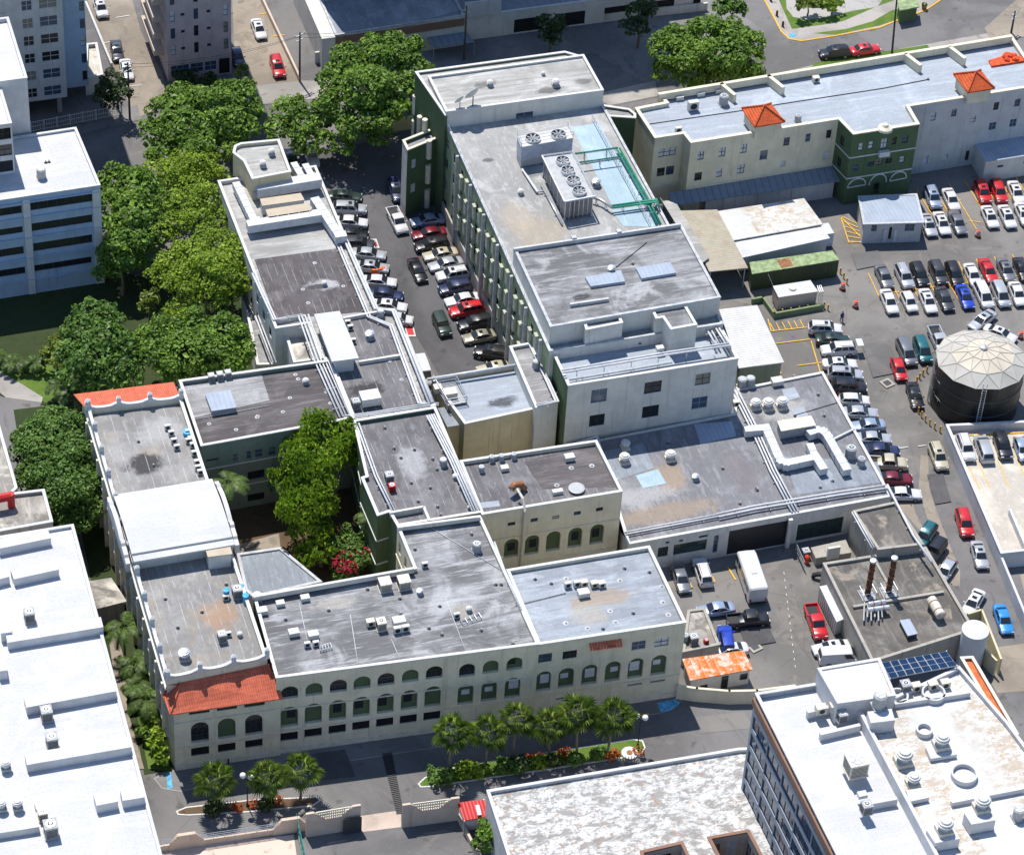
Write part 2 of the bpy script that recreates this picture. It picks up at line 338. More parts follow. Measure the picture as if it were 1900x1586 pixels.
# ---------------------------------------------------------------- buildings
class Bld:
    def __init__(s, name, label, cat, px, z=0.0, loc=None):
        p = loc or G(px[0], px[1], z); s.root = thing(name, label, cat, (p.x, p.y, 0)); s.edges = {}
    def volume(s, px, z1, wall='cream_wall', roof='roof_grey', par=.6, pt=.28, z0=0.0, ops=None, cap='white_trim', emats=None, wells=(), roofname='roof', skip=()):
        raw = [p if isinstance(p, Vector) else G(p[0], p[1], z1) for p in px]
        n = len(raw); ar = sum(raw[i].x * raw[(i + 1) % n].y - raw[(i + 1) % n].x * raw[i].y for i in range(n))
        ops = ops or {}; emats = emats or {}; mbs = {}
        s.edges = {}
        for i in range(n):
            A, B = raw[i], raw[(i + 1) % n]
            if ar < 0: A, B = B, A
            A = Vector((A.x, A.y, 0)); B = Vector((B.x, B.y, 0)); s.edges[i] = (A, B)
            if i in skip: continue
            s.wall_face(A, B, z0, z1, mbs.setdefault(emats.get(i, wall), MB()), ops.get(i, ()), emats.get(i, wall))
        P = ccw([Vector((p.x, p.y, 0)) for p in raw]); I = offset(P, pt)
        if par > 0:
            mb = mbs.setdefault(wall, MB())
            for i in range(n):
                a, b = I[i], I[(i + 1) % n]
                mb.quad((b.x, b.y, z1 - par - .05), (a.x, a.y, z1 - par - .05), (a.x, a.y, z1), (b.x, b.y, z1))
            s.ring(P, -.05, pt + .04, z1 - .06, z1 + .09, cap, 'parapet')
        else:
            I = P
        for m, mb in mbs.items():
            if mb.f: mb.build('wall', m, s.root)
        rb = MB(); hs = [[(p.x, p.y) for p in ccw([Vector(q) if isinstance(q, Vector) else G(q[0], q[1], z1) for q in wl])] for wl in wells]
        fl = [(p.x, p.y) for p in I]
        allp = fl + [q for h in hs for q in h]
        rb.add([(x, y, z1 - par) for x, y in allp], tess(fl, hs)); s.roofobj = rb.build(roofname, roof, s.root)
        return raw
    def ring(s, P, o0, o1, z0, z1, mat, name):
        A, B = offset(P, o0), offset(P, o1); mb = MB(); n = len(P)
        for i in range(n):
            j = (i + 1) % n; a, b, c, d = A[i], A[j], B[j], B[i]
            mb.quad((a.x, a.y, z0), (b.x, b.y, z0), (b.x, b.y, z1), (a.x, a.y, z1))
            mb.quad((a.x, a.y, z1), (b.x, b.y, z1), (c.x, c.y, z1), (d.x, d.y, z1))
            mb.quad((c.x, c.y, z0), (d.x, d.y, z0), (d.x, d.y, z1), (c.x, c.y, z1))
            mb.quad((b.x, b.y, z0), (a.x, a.y, z0), (d.x, d.y, z0), (c.x, c.y, z0))
        return mb.build(name, mat, s.root)
    def wall_face(s, A, B, z0, z1, mb, ops, wmat):
        d = (B - A); L = d.length; d.normalize(); nrm = Vector((d.y, -d.x, 0))
        def at(u, z, dep=0.0): return A + d * u - nrm * dep + Vector((0, 0, z))
        holes = []
        for op in ops:
            if op[0] == 'u': u0, b0, u1, t1, kind = op[1:6]
            else:
                p, q = W(op[0], op[1], A, B), W(op[2], op[3], A, B)
                u0, u1 = sorted(((p - A).dot(d), (q - A).dot(d))); b0, t1 = p.z, q.z; kind = op[4]
            u0 = max(u0, .12); u1 = min(u1, L - .12); b0 = max(b0, z0 + .05); t1 = min(t1, z1 - .12)
            if u1 - u0 < .2 or t1 - b0 < .2: continue
            w_, h_ = u1 - u0, t1 - b0
            if kind.startswith('arch'):
                rise = min(w_ / 2, h_ * .62); sp = t1 - rise; uc = (u0 + u1) / 2
                out = [(u0, b0), (u1, b0)] + [(uc + w_ / 2 * math.cos(a), sp + rise * math.sin(a)) for a in [math.pi * k / 12 for k in range(13)]]
            else: out = [(u0, b0), (u1, b0), (u1, t1), (u0, t1)]
            if any(u0 < h[0] and u1 > h[1] and b0 < h[2] and t1 > h[3] for h in [(x[1][1], x[1][0], x[1][3], x[1][2]) for x in holes]): continue
            holes.append((out, (u0, u1, b0, t1), kind))
        fl = [(0, z0), (L, z0), (L, z1), (0, z1)]; pts = fl + [q for h in holes for q in h[0]]
        mb.add([at(u, z) for u, z in pts], tess(fl, [h[0] for h in holes]))
        for out, (u0, u1, b0, t1), kind in holes:
            dep = .38 if kind.startswith('arch') else .05 if kind == 'board' else .16
            for k in range(len(out)):
                a, b = out[k], out[(k + 1) % len(out)]
                mb.quad(at(*a), at(*a, dep), at(*b, dep), at(*b))
            s.fill(at, out, u0, u1, b0, t1, kind, dep, wmat)
    def fill(s, at, out, u0, u1, b0, t1, kind, dep, wmat):
        def face(o, dp): m = MB(); m.add([at(u, z, dp) for u, z in o], [tuple(range(len(o)))]); return m
        def bars(uu0, uu1, zz0, zz1, nx, nz, dp, t=.06):
            m = MB()
            def bar(ua, ub, za, zb):
                v = [at(u, z, dp + e) for e in (0, .05) for u, z in ((ua, za), (ub, za), (ub, zb), (ua, zb))]
                m.add(v, ((0, 1, 2, 3), (0, 4, 5, 1), (1, 5, 6, 2), (2, 6, 7, 3), (3, 7, 4, 0)))
            for k in range(nx + 1):
                u = uu0 + (uu1 - uu0) * k / nx; bar(max(uu0, u - t / 2), min(uu1, u + t / 2), zz0, zz1)
            for k in range(nz + 1):
                z = zz0 + (zz1 - zz0) * k / nz; bar(uu0, uu1, max(zz0, z - t / 2), min(zz1, z + t / 2))
            return m
        w_, h_ = u1 - u0, t1 - b0
        R = random.Random(int(u0 * 97 + b0 * 31))
        if kind in ('win', 'winw', 'wing', 'strip', 'stripb', 'winl', 'winb'):
            nx = max(1, round(w_ / (1.0 if kind[:5] != 'strip' else 1.25))); nx = max(nx, 2) if w_ > .9 else nx
            fr = bars(u0, u1, b0, t1, nx, 2 if kind[:5] != 'strip' else 1, dep - .055).build('window', {'winl': 'white_trim', 'winb': 'steel_grey'}.get(kind, 'dark_trim'), s.root)
            k_ = R.random(); kind = ('winw' if k_ < .15 else 'winb' if k_ < .4 else 'blind' if k_ < .55 else kind) if kind in ('win', 'winl') else kind
            face(out, dep).build('pane', {'blind': 'blind', 'winw': 'panel_white', 'wing': 'glass_green', 'winb': 'glass_blue', 'stripb': 'glass_blue'}.get(kind, 'glass_dark'), fr)
        elif kind in ('dark', 'door'):
            pm = face(out, dep); fr = pm.build('vent_window' if kind == 'dark' else 'door', 'louvre', s.root)  # flat black sheet; at the annex carport it paints the shade of an opening
            if kind == 'dark':
                m = MB(); k = max(2, int(h_ / .22))
                for i in range(k):
                    z = b0 + h_ * (i + .5) / k
                    m.quad(at(u0, z - .06, dep - .02), at(u1, z - .06, dep - .02), at(u1, z + .05, dep - .1), at(u0, z + .05, dep - .1))
                m.build('slats', 'dark_trim', fr)
        elif kind in ('board', 'panel'):
            face(out, dep).build('wall_panel', wmat if kind == 'board' else 'panel_white', s.root)
        elif kind.startswith('arch'):
            gl = kind == 'archg'
            pn = face(out, dep).build('arched_window' if gl else 'arch_panel', 'glass_dark' if gl else 'dark_green_wall', s.root)
            if gl: bars(u0 + .08, u1 - .08, b0 + .02, b0 + h_ * .55, 3, 2, dep - .055).build('window_frame', 'dark_trim', pn)
            if kind in ('archd', 'archw', 'archs'):
                fw, fh = {'archd': (.5, .42), 'archw': (.62, .45), 'archs': (.5, .24)}[kind]
                f = R.random(); a = u0 + w_ * (.08 + f * (.84 - fw)); zb = b0 + h_ * (.24 + .12 * R.random()) + (h_ * .12 if kind == 'archs' else 0)
                o2 = [(a, zb), (a + w_ * fw, zb), (a + w_ * fw, zb + h_ * fh), (a, zb + h_ * fh)]
                face(o2, dep - .04).build('shutter' if kind == 'archs' else 'window', {'archd': 'glass_dark', 'archw': 'panel_white', 'archs': 'panel_white'}[kind], pn)
    def band(s, e, z, h=.16, out=.09, mat=None, u0=0.0, u1=None, name='ledge'):
        A, B = s.edges[e]; d = B - A; L = d.length; d.normalize(); nrm = Vector((d.y, -d.x, 0)); u1 = L if u1 is None else u1
        a, b = A + d * u0, A + d * u1; mb = MB()
        v = [p + nrm * o + Vector((0, 0, zz)) for o in (-.02, out) for p, zz in ((a, z), (b, z), (b, z + h), (a, z + h))]
        mb.add(v, ((4, 5, 6, 7), (3, 2, 6, 7), (0, 4, 5, 1), (0, 3, 7, 4), (1, 5, 6, 2))); mb.build(name, mat or 'cream_trim', s.root)
    def part(s, name, mb, mat, smooth=False): return mb.build(name, mat, s.root, smooth)
    def box(s, name, px0, px1, z0, z1, mat, wid=.3):               # a low wall between two pixels at height z1
        a, b = G(*px0, z1), G(*px1, z1); m = MB(); d = b - a
        m.box(((a.x + b.x) / 2, (a.y + b.y) / 2, (z0 + z1) / 2), (d.length, wid, z1 - z0), math.atan2(d.y, d.x)); return m.build(name, mat, s.root)
    def patch(s, px, z, mat, name='roof_patch'):
        m = MB(); m.sheet([G(x, y, z) for x, y in px], z); return m.build(name, mat, s.root)
def uv_grid(L, z0, z1, n, w_, h_, rows, kind, off=0.0):
    out = []
    for r in range(rows):
        zb = z0 + (z1 - z0) * (r + .5) / rows - h_ / 2
        for i in range(n):
            u = off + (L - off) * (i + .5) / n; out.append(('u', u - w_ / 2, zb, u + w_ / 2, zb + h_, kind))
    return out
plain('solar', (.02, .055, .13), .2, spec=.6); plain('orange_roof', (.55, .14, .04), .7, var=.25); corr('corr_green', (.045, .065, .035), (.02, .03, .02), .35, 0, 0); plain('green_lid', (.24, .31, .16), .8, var=.35)
plain('tank_black', (.018, .019, .018), .35, var=.4, scale=.5); plain('dome', (.52, .47, .38), .6, var=.1, scale=.25); plain('dome_outer', (.44, .42, .38), .6, var=.1, scale=.25); corr('louvre_box', (.42, .43, .42), (.06, .06, .06), .6, 0, 1)
roofm('deck_floor', (.50, .46, .40), (.36, .33, .29), .3, seam=5, seamax=0, seamf=.3, seamc=(.3, .28, .25), stretch=2)
plain('teal', (.05, .25, .24), .5)
plain('cool_casing', (.42, .45, .52), .5, var=.12); corr('chiller_side', (.20, .20, .21), (.03, .03, .03), .35, 0, 1, strength=.3); plain('duct_white', (.52, .53, .55), .5, var=.1); plain('orange_tarp', (.62, .08, .02), .7, var=.4, scale=2)
plain('orange_red', (.62, .06, .02), .5)

plain('sage_fin', (.42, .44, .34), .8)
plain('blind', (.22, .21, .18), .6)
plain('steel_dark', (.07, .07, .072), .4)
# ================================================================ courtyard hospital building
def arch_row(c, r, lefts, wid, bots, apex, kinds, dy=9):
    return [(*Q(c, r, l, b), *Q(c, r, l + wid, a - dy), k) for l, b, a, k in zip(lefts, bots, apex, kinds)]
B = Bld('courtyard_building', 'large cream building around the planted courtyard with arcaded street front and red tiled corner', 'building', Q(0, 3, 1230, 995))
LW = [(162, 758), (336, 737), (496, 1221), (309, 1260)]
west = []
for i in range(13):
    for z0, h, k in ((1.0, 1.6, 'dark'), (4.6, 2.3, 'archd'), (8.6, 2.0, 'arch')): west.append(('u', 1.2 + i * 3.4, z0, 2.9 + i * 3.4, z0 + h, k))
B.volume(LW, 13.0, roof='roof_grey_cross', par=.75, pt=.3, ops={3: west})
for i in range(14):                                          # buttress pilasters of the west wall
    A, E_ = B.edges[3]; d = (E_ - A).normalized(); nr = Vector((d.y, -d.x, 0)); p = A + d * (.5 + i * 3.4) + nr * .15
    m = MB(); m.box((p.x, p.y, 5.6), (.5, .36, 11.2)); B.part('pilaster', m, 'cream_trim')
for z in (3.7, 7.7, 11.3): B.band(3, z, .2, .2, 'white_trim')
# scalloped white crest with finials on the front, rear and west parapets
def crest(e, n):
    A, E_ = B.edges[e]; d = E_ - A; L = d.length; d.normalize(); nr = Vector((d.y, -d.x, 0)); m = MB()
    pts = []
    for i in range(n * 8 + 1):
        t = i / (n * 8); ph = (i % 8) / 8; h = .16 + .42 * abs(math.cos(math.pi * ph)) ** 5; pts.append((t * L, h))
    for (u0, h0), (u1, h1) in zip(pts, pts[1:]):
        a0, a1 = A + d * u0, A + d * u1; o, q = nr * .05, -nr * .33
        P4 = [p + Vector((0, 0, z)) for p, z in ((a0 + o, 13.05), (a1 + o, 13.05), (a1 + o, 13.05 + h1), (a0 + o, 13.05 + h0), (a0 + q, 13.05), (a1 + q, 13.05), (a1 + q, 13.05 + h1), (a0 + q, 13.05 + h0))]
        m.add(P4, ((0, 1, 2, 3), (5, 4, 7, 6), (3, 2, 6, 7)))
    B.part('crest', m, 'white_trim')
    for i in range(n + 1):
        p = A + d * (L * i / n) - nr * .14; m = MB(); m.box((p.x, p.y, 13.5), (.5, .5, 1.0)); m.lathe((p.x, p.y, 14.0), ((.34, 0), (.2, .14), (.3, .34), (.02, .6)), 8); B.part('finial', m, 'white_trim')
crest(2, 3); crest(0, 3); crest(3, 11)
LWE = dict(B.edges)
# arcaded corner block below the front tile roof
f0, f1 = G(*Q(0, 3, 1230, 995)), G(520, 1400.6)
i0, i1 = G(309, 1260, 13.0), G(496, 1221, 13.0)
for p in (i0, i1, f0, f1): p.z = 0
ops = [(*Q(0, 3, a, b), *Q(0, 3, c, d), 'wing') for a, b, c, d in ((1325, 605, 1467, 527), (1520, 578, 1660, 502), (1712, 553, 1855, 478))]
ops += arch_row(0, 3, (1340, 1528, 1718), 122, (802, 775, 748), (655, 628, 602), ('archg', 'arch', 'archg'))
ops += [(*Q(0, 3, a, b), *Q(0, 3, c, d), 'dark') for a, b, c, d in ((1340, 895, 1465, 820), (1527, 868, 1650, 795), (1718, 838, 1840, 768))]
eps = Vector((0, -.02, 0))
B.volume([i0 + eps, f0, f1, i1 + eps], 10.3, ops={1: ops}, par=0, roof='cream_wall', skip=(3,))
B.band(1, 7.75, .14, .1); B.band(1, 3.55, .14, .1); B.band(1, .02, .9, .12)
def tile_roof(name, inner, outer, zi, zo, mat, th=.14):
    m = MB(); a, b = inner; c, d = outer
    top = [Vector((a.x, a.y, zi)), Vector((b.x, b.y, zi)), Vector((d.x, d.y, zo)), Vector((c.x, c.y, zo))]
    lo = [p - Vector((0, 0, th)) for p in top]
    m.add(top + lo, ((3, 2, 1, 0), (4, 5, 6, 7), (0, 1, 5, 4), (1, 2, 6, 5), (2, 3, 7, 6), (3, 0, 4, 7))); return B.part(name, m, mat)
tile_roof('tile_roof', (i0 + Vector((1.6, .0, 0)), i1 + Vector((.2, 0, 0))), (f0 + Vector((-.5, -.55, 0)), f1 + Vector((.2, -.6, 0))), 12.05, 10.05, 'tile_red')
m = MB(); a = i0 + Vector((1.6, 0, 0)); b = i0 + Vector((0, 0, 0)); c = f0 + Vector((-.5, -.55, 0)); e = i0 + Vector((-.5, .2, 0))
m.add([(a.x, a.y, 12.05), (c.x, c.y, 10.05), (e.x, e.y, 10.3), (b.x, b.y, 12.05)], ((0, 3, 2, 1),)); B.part('tile_roof', m, 'tile_red')
m = MB(); m.tube([(a.x, a.y, 12.1), (c.x, c.y, 10.1)], .12, 6); B.part('hip_tiles', m, 'tile_red')
# rear tile roof
r0, r1 = G(162, 758, 13.0), G(336, 737, 13.0); r0.z = r1.z = 0
tile_roof('tile_roof', (r1 + Vector((0, .05, 0)), r0 + Vector((0, .05, 0))), (r1 + Vector((0, 4.4, 0)), r0 + Vector((-.9, 4.4, 0))), 12.7, 11.7, 'tile_red')
m = MB(); m.prism([r0 + Vector((0, .03, 0)), r1 + Vector((0, .03, 0)), r1 + Vector((0, 3.8, 0)), r0 + Vector((0, 3.8, 0))], 0, 11.5); B.part('wall', m, 'cream_wall')
# brown rear wing
yops = [(*Q(0, 2, a, b), *Q(0, 2, c, d), k) for a, b, c, d, k in ((1632, 288, 1665, 232, 'winb'), (1728, 272, 1760, 212, 'winb'), (1788, 262, 1838, 198, 'winb'), (1735, 420, 1852, 340, 'dark'), (1735, 570, 1852, 500, 'dark'), (1445, 290, 1530, 262, 'dark'))]
yops += [(*Q(1, 2, a, b), *Q(1, 2, c, d), k) for a, b, c, d, k in ((12, 262, 65, 195, 'winb'), (108, 248, 158, 182, 'winb'), (-5, 412, 75, 345, 'dark'), (105, 395, 170, 325, 'dark'), (-5, 565, 75, 495, 'dark'))]
B.volume([(332, 706), (612, 668), (657, 776), (373, 828)], 11.6, roof='roof_brown', wall='green_grey_wall', par=.55, ops={2: yops})
B.band(2, 3.9, .15, .08); B.band(2, 7.6, .15, .08)
B.patch([Q(0, 1, *p) for p in ((1255, 1225), (1830, 1145), (1888, 1330), (1340, 1460))], 11.07, 'roof_grey', 'roof_patch')
# middle wing
mw_ops = {6: uv_grid(9.5, .6, 11, 3, 1.1, 1.5, 3, 'winl'), 7: []}
B.volume([(655, 780), (808, 755), (891, 951), (737, 976), (722, 950), (700, 957), (670, 886), (679, 883)], 11.52, roof='roof_mid_cross', wall='green_wall', par=.5, ops={7: uv_grid(9.0, .6, 11, 3, 1.1, 1.5, 3, 'winl')}, emats={6: 'green_wall'})
for e in (4, 5, 7): 
    for z in (3.4, 7.3): B.band(e, z, .18, .1, 'white_trim')
B.box('parapet', (724, 950), (786, 939), 11.0, 11.85, 'pale_wall'); B.box('parapet', (786, 939), (797, 965), 11.0, 11.85, 'pale_wall')
# front wing
F = arch_row(1, 3, (193, 365, 536, 702, 870, 1040, 1208), 122, (497, 475, 450, 427, 403, 380, 356), (405, 382, 358, 335, 312, 288, 264), ('archg', 'arch', 'archg', 'arch', 'archg', 'arch', 'archg'))
F += arch_row(1, 3, (192, 360, 530, 697, 865, 1032, 1197), 122, (693, 668, 645, 620, 597, 572, 550), (548, 525, 501, 478, 455, 432, 405), ('archd', 'arch', 'archd', 'archd', 'archd', 'archd', 'arch'))
F += [(*Q(1, 3, l, b), *Q(1, 3, l + 122, b - 72), 'dark') for l, b in zip((190, 358, 527, 693, 860, 1025, 1190), (790, 763, 738, 713, 690, 668, 645))]
F2 = arch_row(1, 3, (1440, 1606, 1772), 118, (342, 318, 295), (248, 225, 203), ('archg', 'arch', 'archd')) + arch_row(1, 3, (1428, 1593, 1757), 120, (535, 512, 489), (392, 370, 345), ('archs', 'archs', 'archw'))
F2 += [(*Q(1, 3, l, b), *Q(1, 3, l + 95, b - 75), 'board') for l, b in ((1440, 645), (1570, 625), (1700, 605))]
B.volume([(737, 977), (891, 957), (1000, 1195), (827, 1217), (512, 1258), (470, 1106), (768, 1053)], 12.5, roof='roof_slate', par=.5, ops={3: F, 2: F2, 6: uv_grid(7.2, .6, 12, 3, 1.0, 1.7, 3, 'winl')}, skip=(4,))
for e in (2, 3): B.band(e, 7.2, .13, .1); B.band(e, 3.75, .14, .1); B.band(e, .02, .9, .12)
for z in (4, 8): B.band(6, z, .16, .1)
B.box('parapet', (470, 1106), (768, 1053), 12.4, 13.1, 'pale_wall', .34); B.box('parapet', (737, 977), (891, 957), 12.4, 13.0, 'pale_wall', .34)
m = MB(); p = W(*Q(1, 3, 1347, 230), *B.edges[3]); q = W(*Q(1, 3, 1325, 625), *B.edges[3]); m.tube([(p.x, p.y - .12, 12.2), (p.x, p.y - .12, 1.0)], .1); B.part('downpipe', m, 'cream_trim')
# lower right front wing
F3 = [(*Q(2, 3, a, b), *Q(2, 3, c, d), k) for a, b, c, d, k in ((217, 242, 320, 168, 'win'), (390, 217, 495, 147, 'win'), (605, 155, 660, 128, 'win'), (710, 137, 765, 108, 'win'), (873, 153, 977, 80, 'winb'), (1033, 130, 1137, 60, 'win'))]
F3 += arch_row(2, 3, (195, 357, 520, 683, 843, 1005), 122, (443, 420, 397, 375, 352, 330), (300, 276, 253, 230, 208, 186), ('archw', 'archs', 'archw', 'archs', 'archw', 'archs'))
F3 += [(*Q(2, 3, a, b), *Q(2, 3, c, d), k) for a, b, c, d, k in ((187, 522, 303, 462, 'board'), (345, 500, 450, 474, 'dark'), (512, 482, 628, 420, 'board'), (672, 472, 797, 395, 'board'), (845, 405, 950, 376, 'winb'), (1003, 382, 1110, 352, 'winb'))]
B.volume([(940, 1057), (1205, 1013), (1273, 1155), (999, 1196)], 12.3, roof='roof_blue', par=.45, ops={2: F3}, skip=(3,))
B.band(2, 3.75, .14, .1); B.band(2, .02, .9, .12); B.band(1, 3.75, .14, .1)
A, E_ = B.edges[2]; p, q = W(*Q(2, 3, 575, 112), A, E_), W(*Q(2, 3, 805, 80), A, E_); d = (q - p).normalized(); nr = Vector((d.y, -d.x, 0)); nr.z = 0
m = MB(); n_ = 12
for i in range(n_):
    c = p + (q - p) * ((i + .5) / n_); m.tube([c + Vector((0, 0, .2)), c + nr * .75 + Vector((0, 0, -.35))], .13, 6)
B.part('tile_awning', m, 'tile_red')
# barrel vault hall on the left wing
zE = 15.0
fl, fr = G(*Q(0, 2, 905, 975), zE), G(*Q(0, 2, 1642, 850), zE); bl, br = G(*Q(0, 2, 815, 545), 13.6), G(*Q(0, 2, 1500, 425), 13.6)
xl, xr = (bl.x + fl.x) / 2 + .1, (br.x + fr.x) / 2 - .1; yb, yf = (bl.y + br.y) / 2, (fl.y + fr.y) / 2
prof = [(0, 13.5)] + [(t, 14.15 + .8 * math.sin(math.pi * min(1, t / .62) / 2) - .4 * max(0, (t - .38) / .62) ** 1.7) for t in [k / 16 for k in range(17)]]
def vault(x0, x1, dz, y0, y1):
    m = MB(); n = len(prof); v = []
    for x in (x0, x1):
        v += [(x, y0 + (y1 - y0) * t, z + dz) for t, z in prof] + [(x, y0 + (y1 - y0) * t, max(12.2, z + dz - .25) if k > 1 else 12.2) for k, (t, z) in enumerate(prof)]
    N_ = 2 * n
    for i in range(n - 1): m.f  # (kept simple)
    fs = [(i, i + 1, N_ + i + 1, N_ + i) for i in range(n - 1)] + [(n + i + 1, n + i, N_ + n + i, N_ + n + i + 1) for i in range(n - 1)]
    fs += [(n - 1, N_ - 1, 2 * N_ - 1, N_ + n - 1), (0, N_, N_ + n, n)]
    for b in (0, N_): fs += [(b + i, b + n + i, b + n + i + 1, b + i + 1) for i in range(n - 1)]
    return m.add(v, fs)
m = vault(xl, xr, 0, yb, yf); B.part('vault_roof', m, 'roof_white')
def gable(x0, x1):                                              # stepped baroque end wall
    m = MB(); y = lambda t: yb + (yf + .9 - yb) * t
    out = [(0, 12.2), (0, 13.6), (.06, 13.8), (.1, 14.2)] + [(t, 13.6 + 1.0 * math.sin(math.pi * (t - .1) / .62) ** .6) for t in [.14 + .54 * k / 12 for k in range(13)]] + [(.72, 14.4), (.76, 14.3), (.78, 14.0), (.9, 13.9), (.92, 13.6), (1, 13.5), (1, 12.2)]
    n = len(out); v = [(x, y(t), z) for x in (x0, x1) for t, z in out]
    fs = [(i, n + i, n + (i + 1) % n, (i + 1) % n) for i in range(n)]
    tr = tess(out); fs += [tuple(t) for t in tr] + [tuple(n + i for i in reversed(t)) for t in tr]
    B.part('gable', m.add(v, fs), 'white_wall')
gable(xl - .75, xl - .25); gable(xr + .25, xr + .75)
va, vb = Vector((xl, yf + 1.0, 0)), Vector((xr, yf + 1.0, 0)); m = MB()
B.wall_face(va, vb, 12.1, 14.9, m, [(*Q(0, 2, 985, 990), *Q(0, 2, 1033, 965), 'win'), (*Q(0, 2, 1240, 950), *Q(0, 2, 1290, 915), 'win')], 'pale_wall'); B.part('wall', m, 'pale_wall')
a, b, c, d = [G(*Q(0, 2, *p), 14.4) for p in ((1445, 895), (1605, 878), (1620, 930), (1462, 950))]
m = MB(); m.prism([a, b, c, d], 12.1, 14.3); B.part('stair_hut', m, 'pale_wall'); m = MB(); m.prism(offset(ccw([Vector((p.x, p.y, 0)) for p in (a, b, c, d)]), -.12), 14.3, 14.42); B.part('hut_roof', m, 'corr_beige')
# low roof and kiosk inside the courtyard
C = Bld('courtyard_annex', 'low grey flat roofed annex on the courtyard floor beside the weeping tree', 'annex', (440, 1020), 4)
C.volume([Q(0, 2, 1660, 935), Q(1, 2, 190, 890), Q(1, 2, 480, 1130), (470, 1108), (455, 1095)], 4.0, wall='pale_wall', roof='roof_steel', par=.12, cap='grey_trim')
# ================================================================ arched rear block
B = Bld('arched_block', 'cream block with four green arches in its front wall and a dark stained flat roof', 'building', (893, 955), 11.4)
FB = arch_row(2, 2, (-22, 123, 272, 425, 578), 110, (965, 945, 920, 895, 872), (830, 805, 777, 752, 728), ('archd', 'archd', 'arch', 'archd', 'archd'))
FB += [(*Q(2, 2, a, b), *Q(2, 2, c, d), 'win') for a, b, c, d in ((7, 740, 62, 708), (167, 713, 220, 680), (318, 693, 370, 660), (470, 665, 522, 632), (625, 638, 677, 605))]
B.volume([(853, 855), (1107, 817), (1155, 912), (894, 955)], 11.45, roof='roof_mid_cross', par=.5, ops={2: FB}, skip=(3,))
B.patch([Q(2, 2, *p) for p in ((120, 285), (625, 165), (765, 465), (250, 480))], 10.97, 'roof_brown', 'roof_patch')
B.patch([Q(1, 2, *p) for p in ((1365, 600), (1720, 560), (1730, 600), (1390, 640))], 10.98, 'roof_blue_light', 'roof_patch')
B.band(2, 6.9, .15, .1); B.band(2, 2.2, .15, .12)
m = MB(); A, E_ = B.edges[2]; p = W(*Q(2, 2, 122, 640), A, E_); q = W(*Q(2, 2, 100, 970), A, E_)
m.tube([(p.x - .3, p.y + 2.2, 12.6), (p.x, p.y + .7, 12.3), (p.x, p.y - .3, 11.2), (p.x, p.y - .3, 1.5)], .16); B.part('exhaust_pipe', m, 'housing_beige')
# ================================================================ long service wing
B = Bld('service_wing', 'long narrow wing with brown roof zones, white ducts and a rounded stair tower', 'building', (404, 336), 11.3)
wops = {9: uv_grid(30, 1, 10, 9, 1.2, 1.5, 3, 'win')}
B.volume([(404, 336), (586, 308), (698, 573), (731, 574), (808, 753), (656, 778), (613, 669), (594, 664), (574, 600), (511, 610)], 11.25, wall='pale_wall', roof='roof_pale', par=.5, ops=wops, skip=(5, 6))
B.patch([Q(1, 1, *p) for p in ((8, 345), (590, 268), (800, 710), (155, 765))], 10.77, 'roof_brown_cross', 'roof_patch')
B.patch([Q(1, 1, *p) for p in ((640, 770), (800, 735), (1000, 850), (1040, 1000), (740, 1050))], 10.77, 'roof_mid_cross', 'roof_patch')
B.patch([Q(1, 1, *p) for p in ((560, 1090), (1040, 1030), (1200, 1360), (720, 1430))], 10.775, 'roof_mid_cross', 'roof_patch')
for a, b in (((630, 752), (900, 702)), ((740, 1058), (1030, 1012)), ((160, 770), (360, 735))): B.box('parapet', Q(1, 1, *a), Q(1, 1, *b), 10.7, 11.3, 'pale_wall', .3)
B.volume([(526, 609), (571, 600), (593, 667), (545, 673)], 9.6, wall='pale_wall', roof='roof_concrete', par=.4)
B.volume([(432, 284), (435, 271), (446, 266), (518, 259), (540, 319), (468, 333), (452, 300)], 14.3, z0=10.6, wall='tan_wall', roof='roof_pale', par=.45)
a = [G(*Q(1, 1, *p), 13.2) for p in ((425, 728), (605, 705), (740, 1035), (550, 1060))]
m = MB(); m.prism(offset(ccw([Vector((p.x, p.y, 0)) for p in a]), .5), 10.7, 12.9); B.part('roof_house', m, 'pale_wall'); m = MB(); m.prism(a, 12.9, 13.2); B.part('roof_slab', m, 'roof_white')
SW = B
# low side roof west of the service wing
C = Bld('side_annex', 'narrow low grey annex roof between the service wing and the shade trees', 'annex', (484, 600), 4)
C.volume([Q(0, 1, 1690, 560), Q(1, 1, 110, 930), Q(1, 1, 150, 1080), Q(0, 1, 1800, 1085), Q(0, 1, 1745, 800)], 4.2, wall='pale_wall', roof='roof_grey', par=.35)
# ================================================================ blue roofed connector
B = Bld('connector_block', 'plain tan walled connector block with a pale blue roof beside the tall green building', 'building', (862, 787), 9)
B.volume([(801, 703), (958, 677), (1000, 757), (862, 787)], 9.3, wall='tan_wall', roof='roof_blue_light', par=.5, ops={2: [('u', 1.0 + i * 3, 2, 3.4 + i * 3, 8, 'board') for i in range(5)]})
B.volume([(945, 643), (984, 636), (1036, 745), (994, 757)], 10.6, wall='pale_wall', roof='roof_grey', par=.35)
B.volume([(812, 757), (850, 752), (868, 786), (830, 792)], 8.2, wall='tan_wall', roof='roof_steel', par=0)
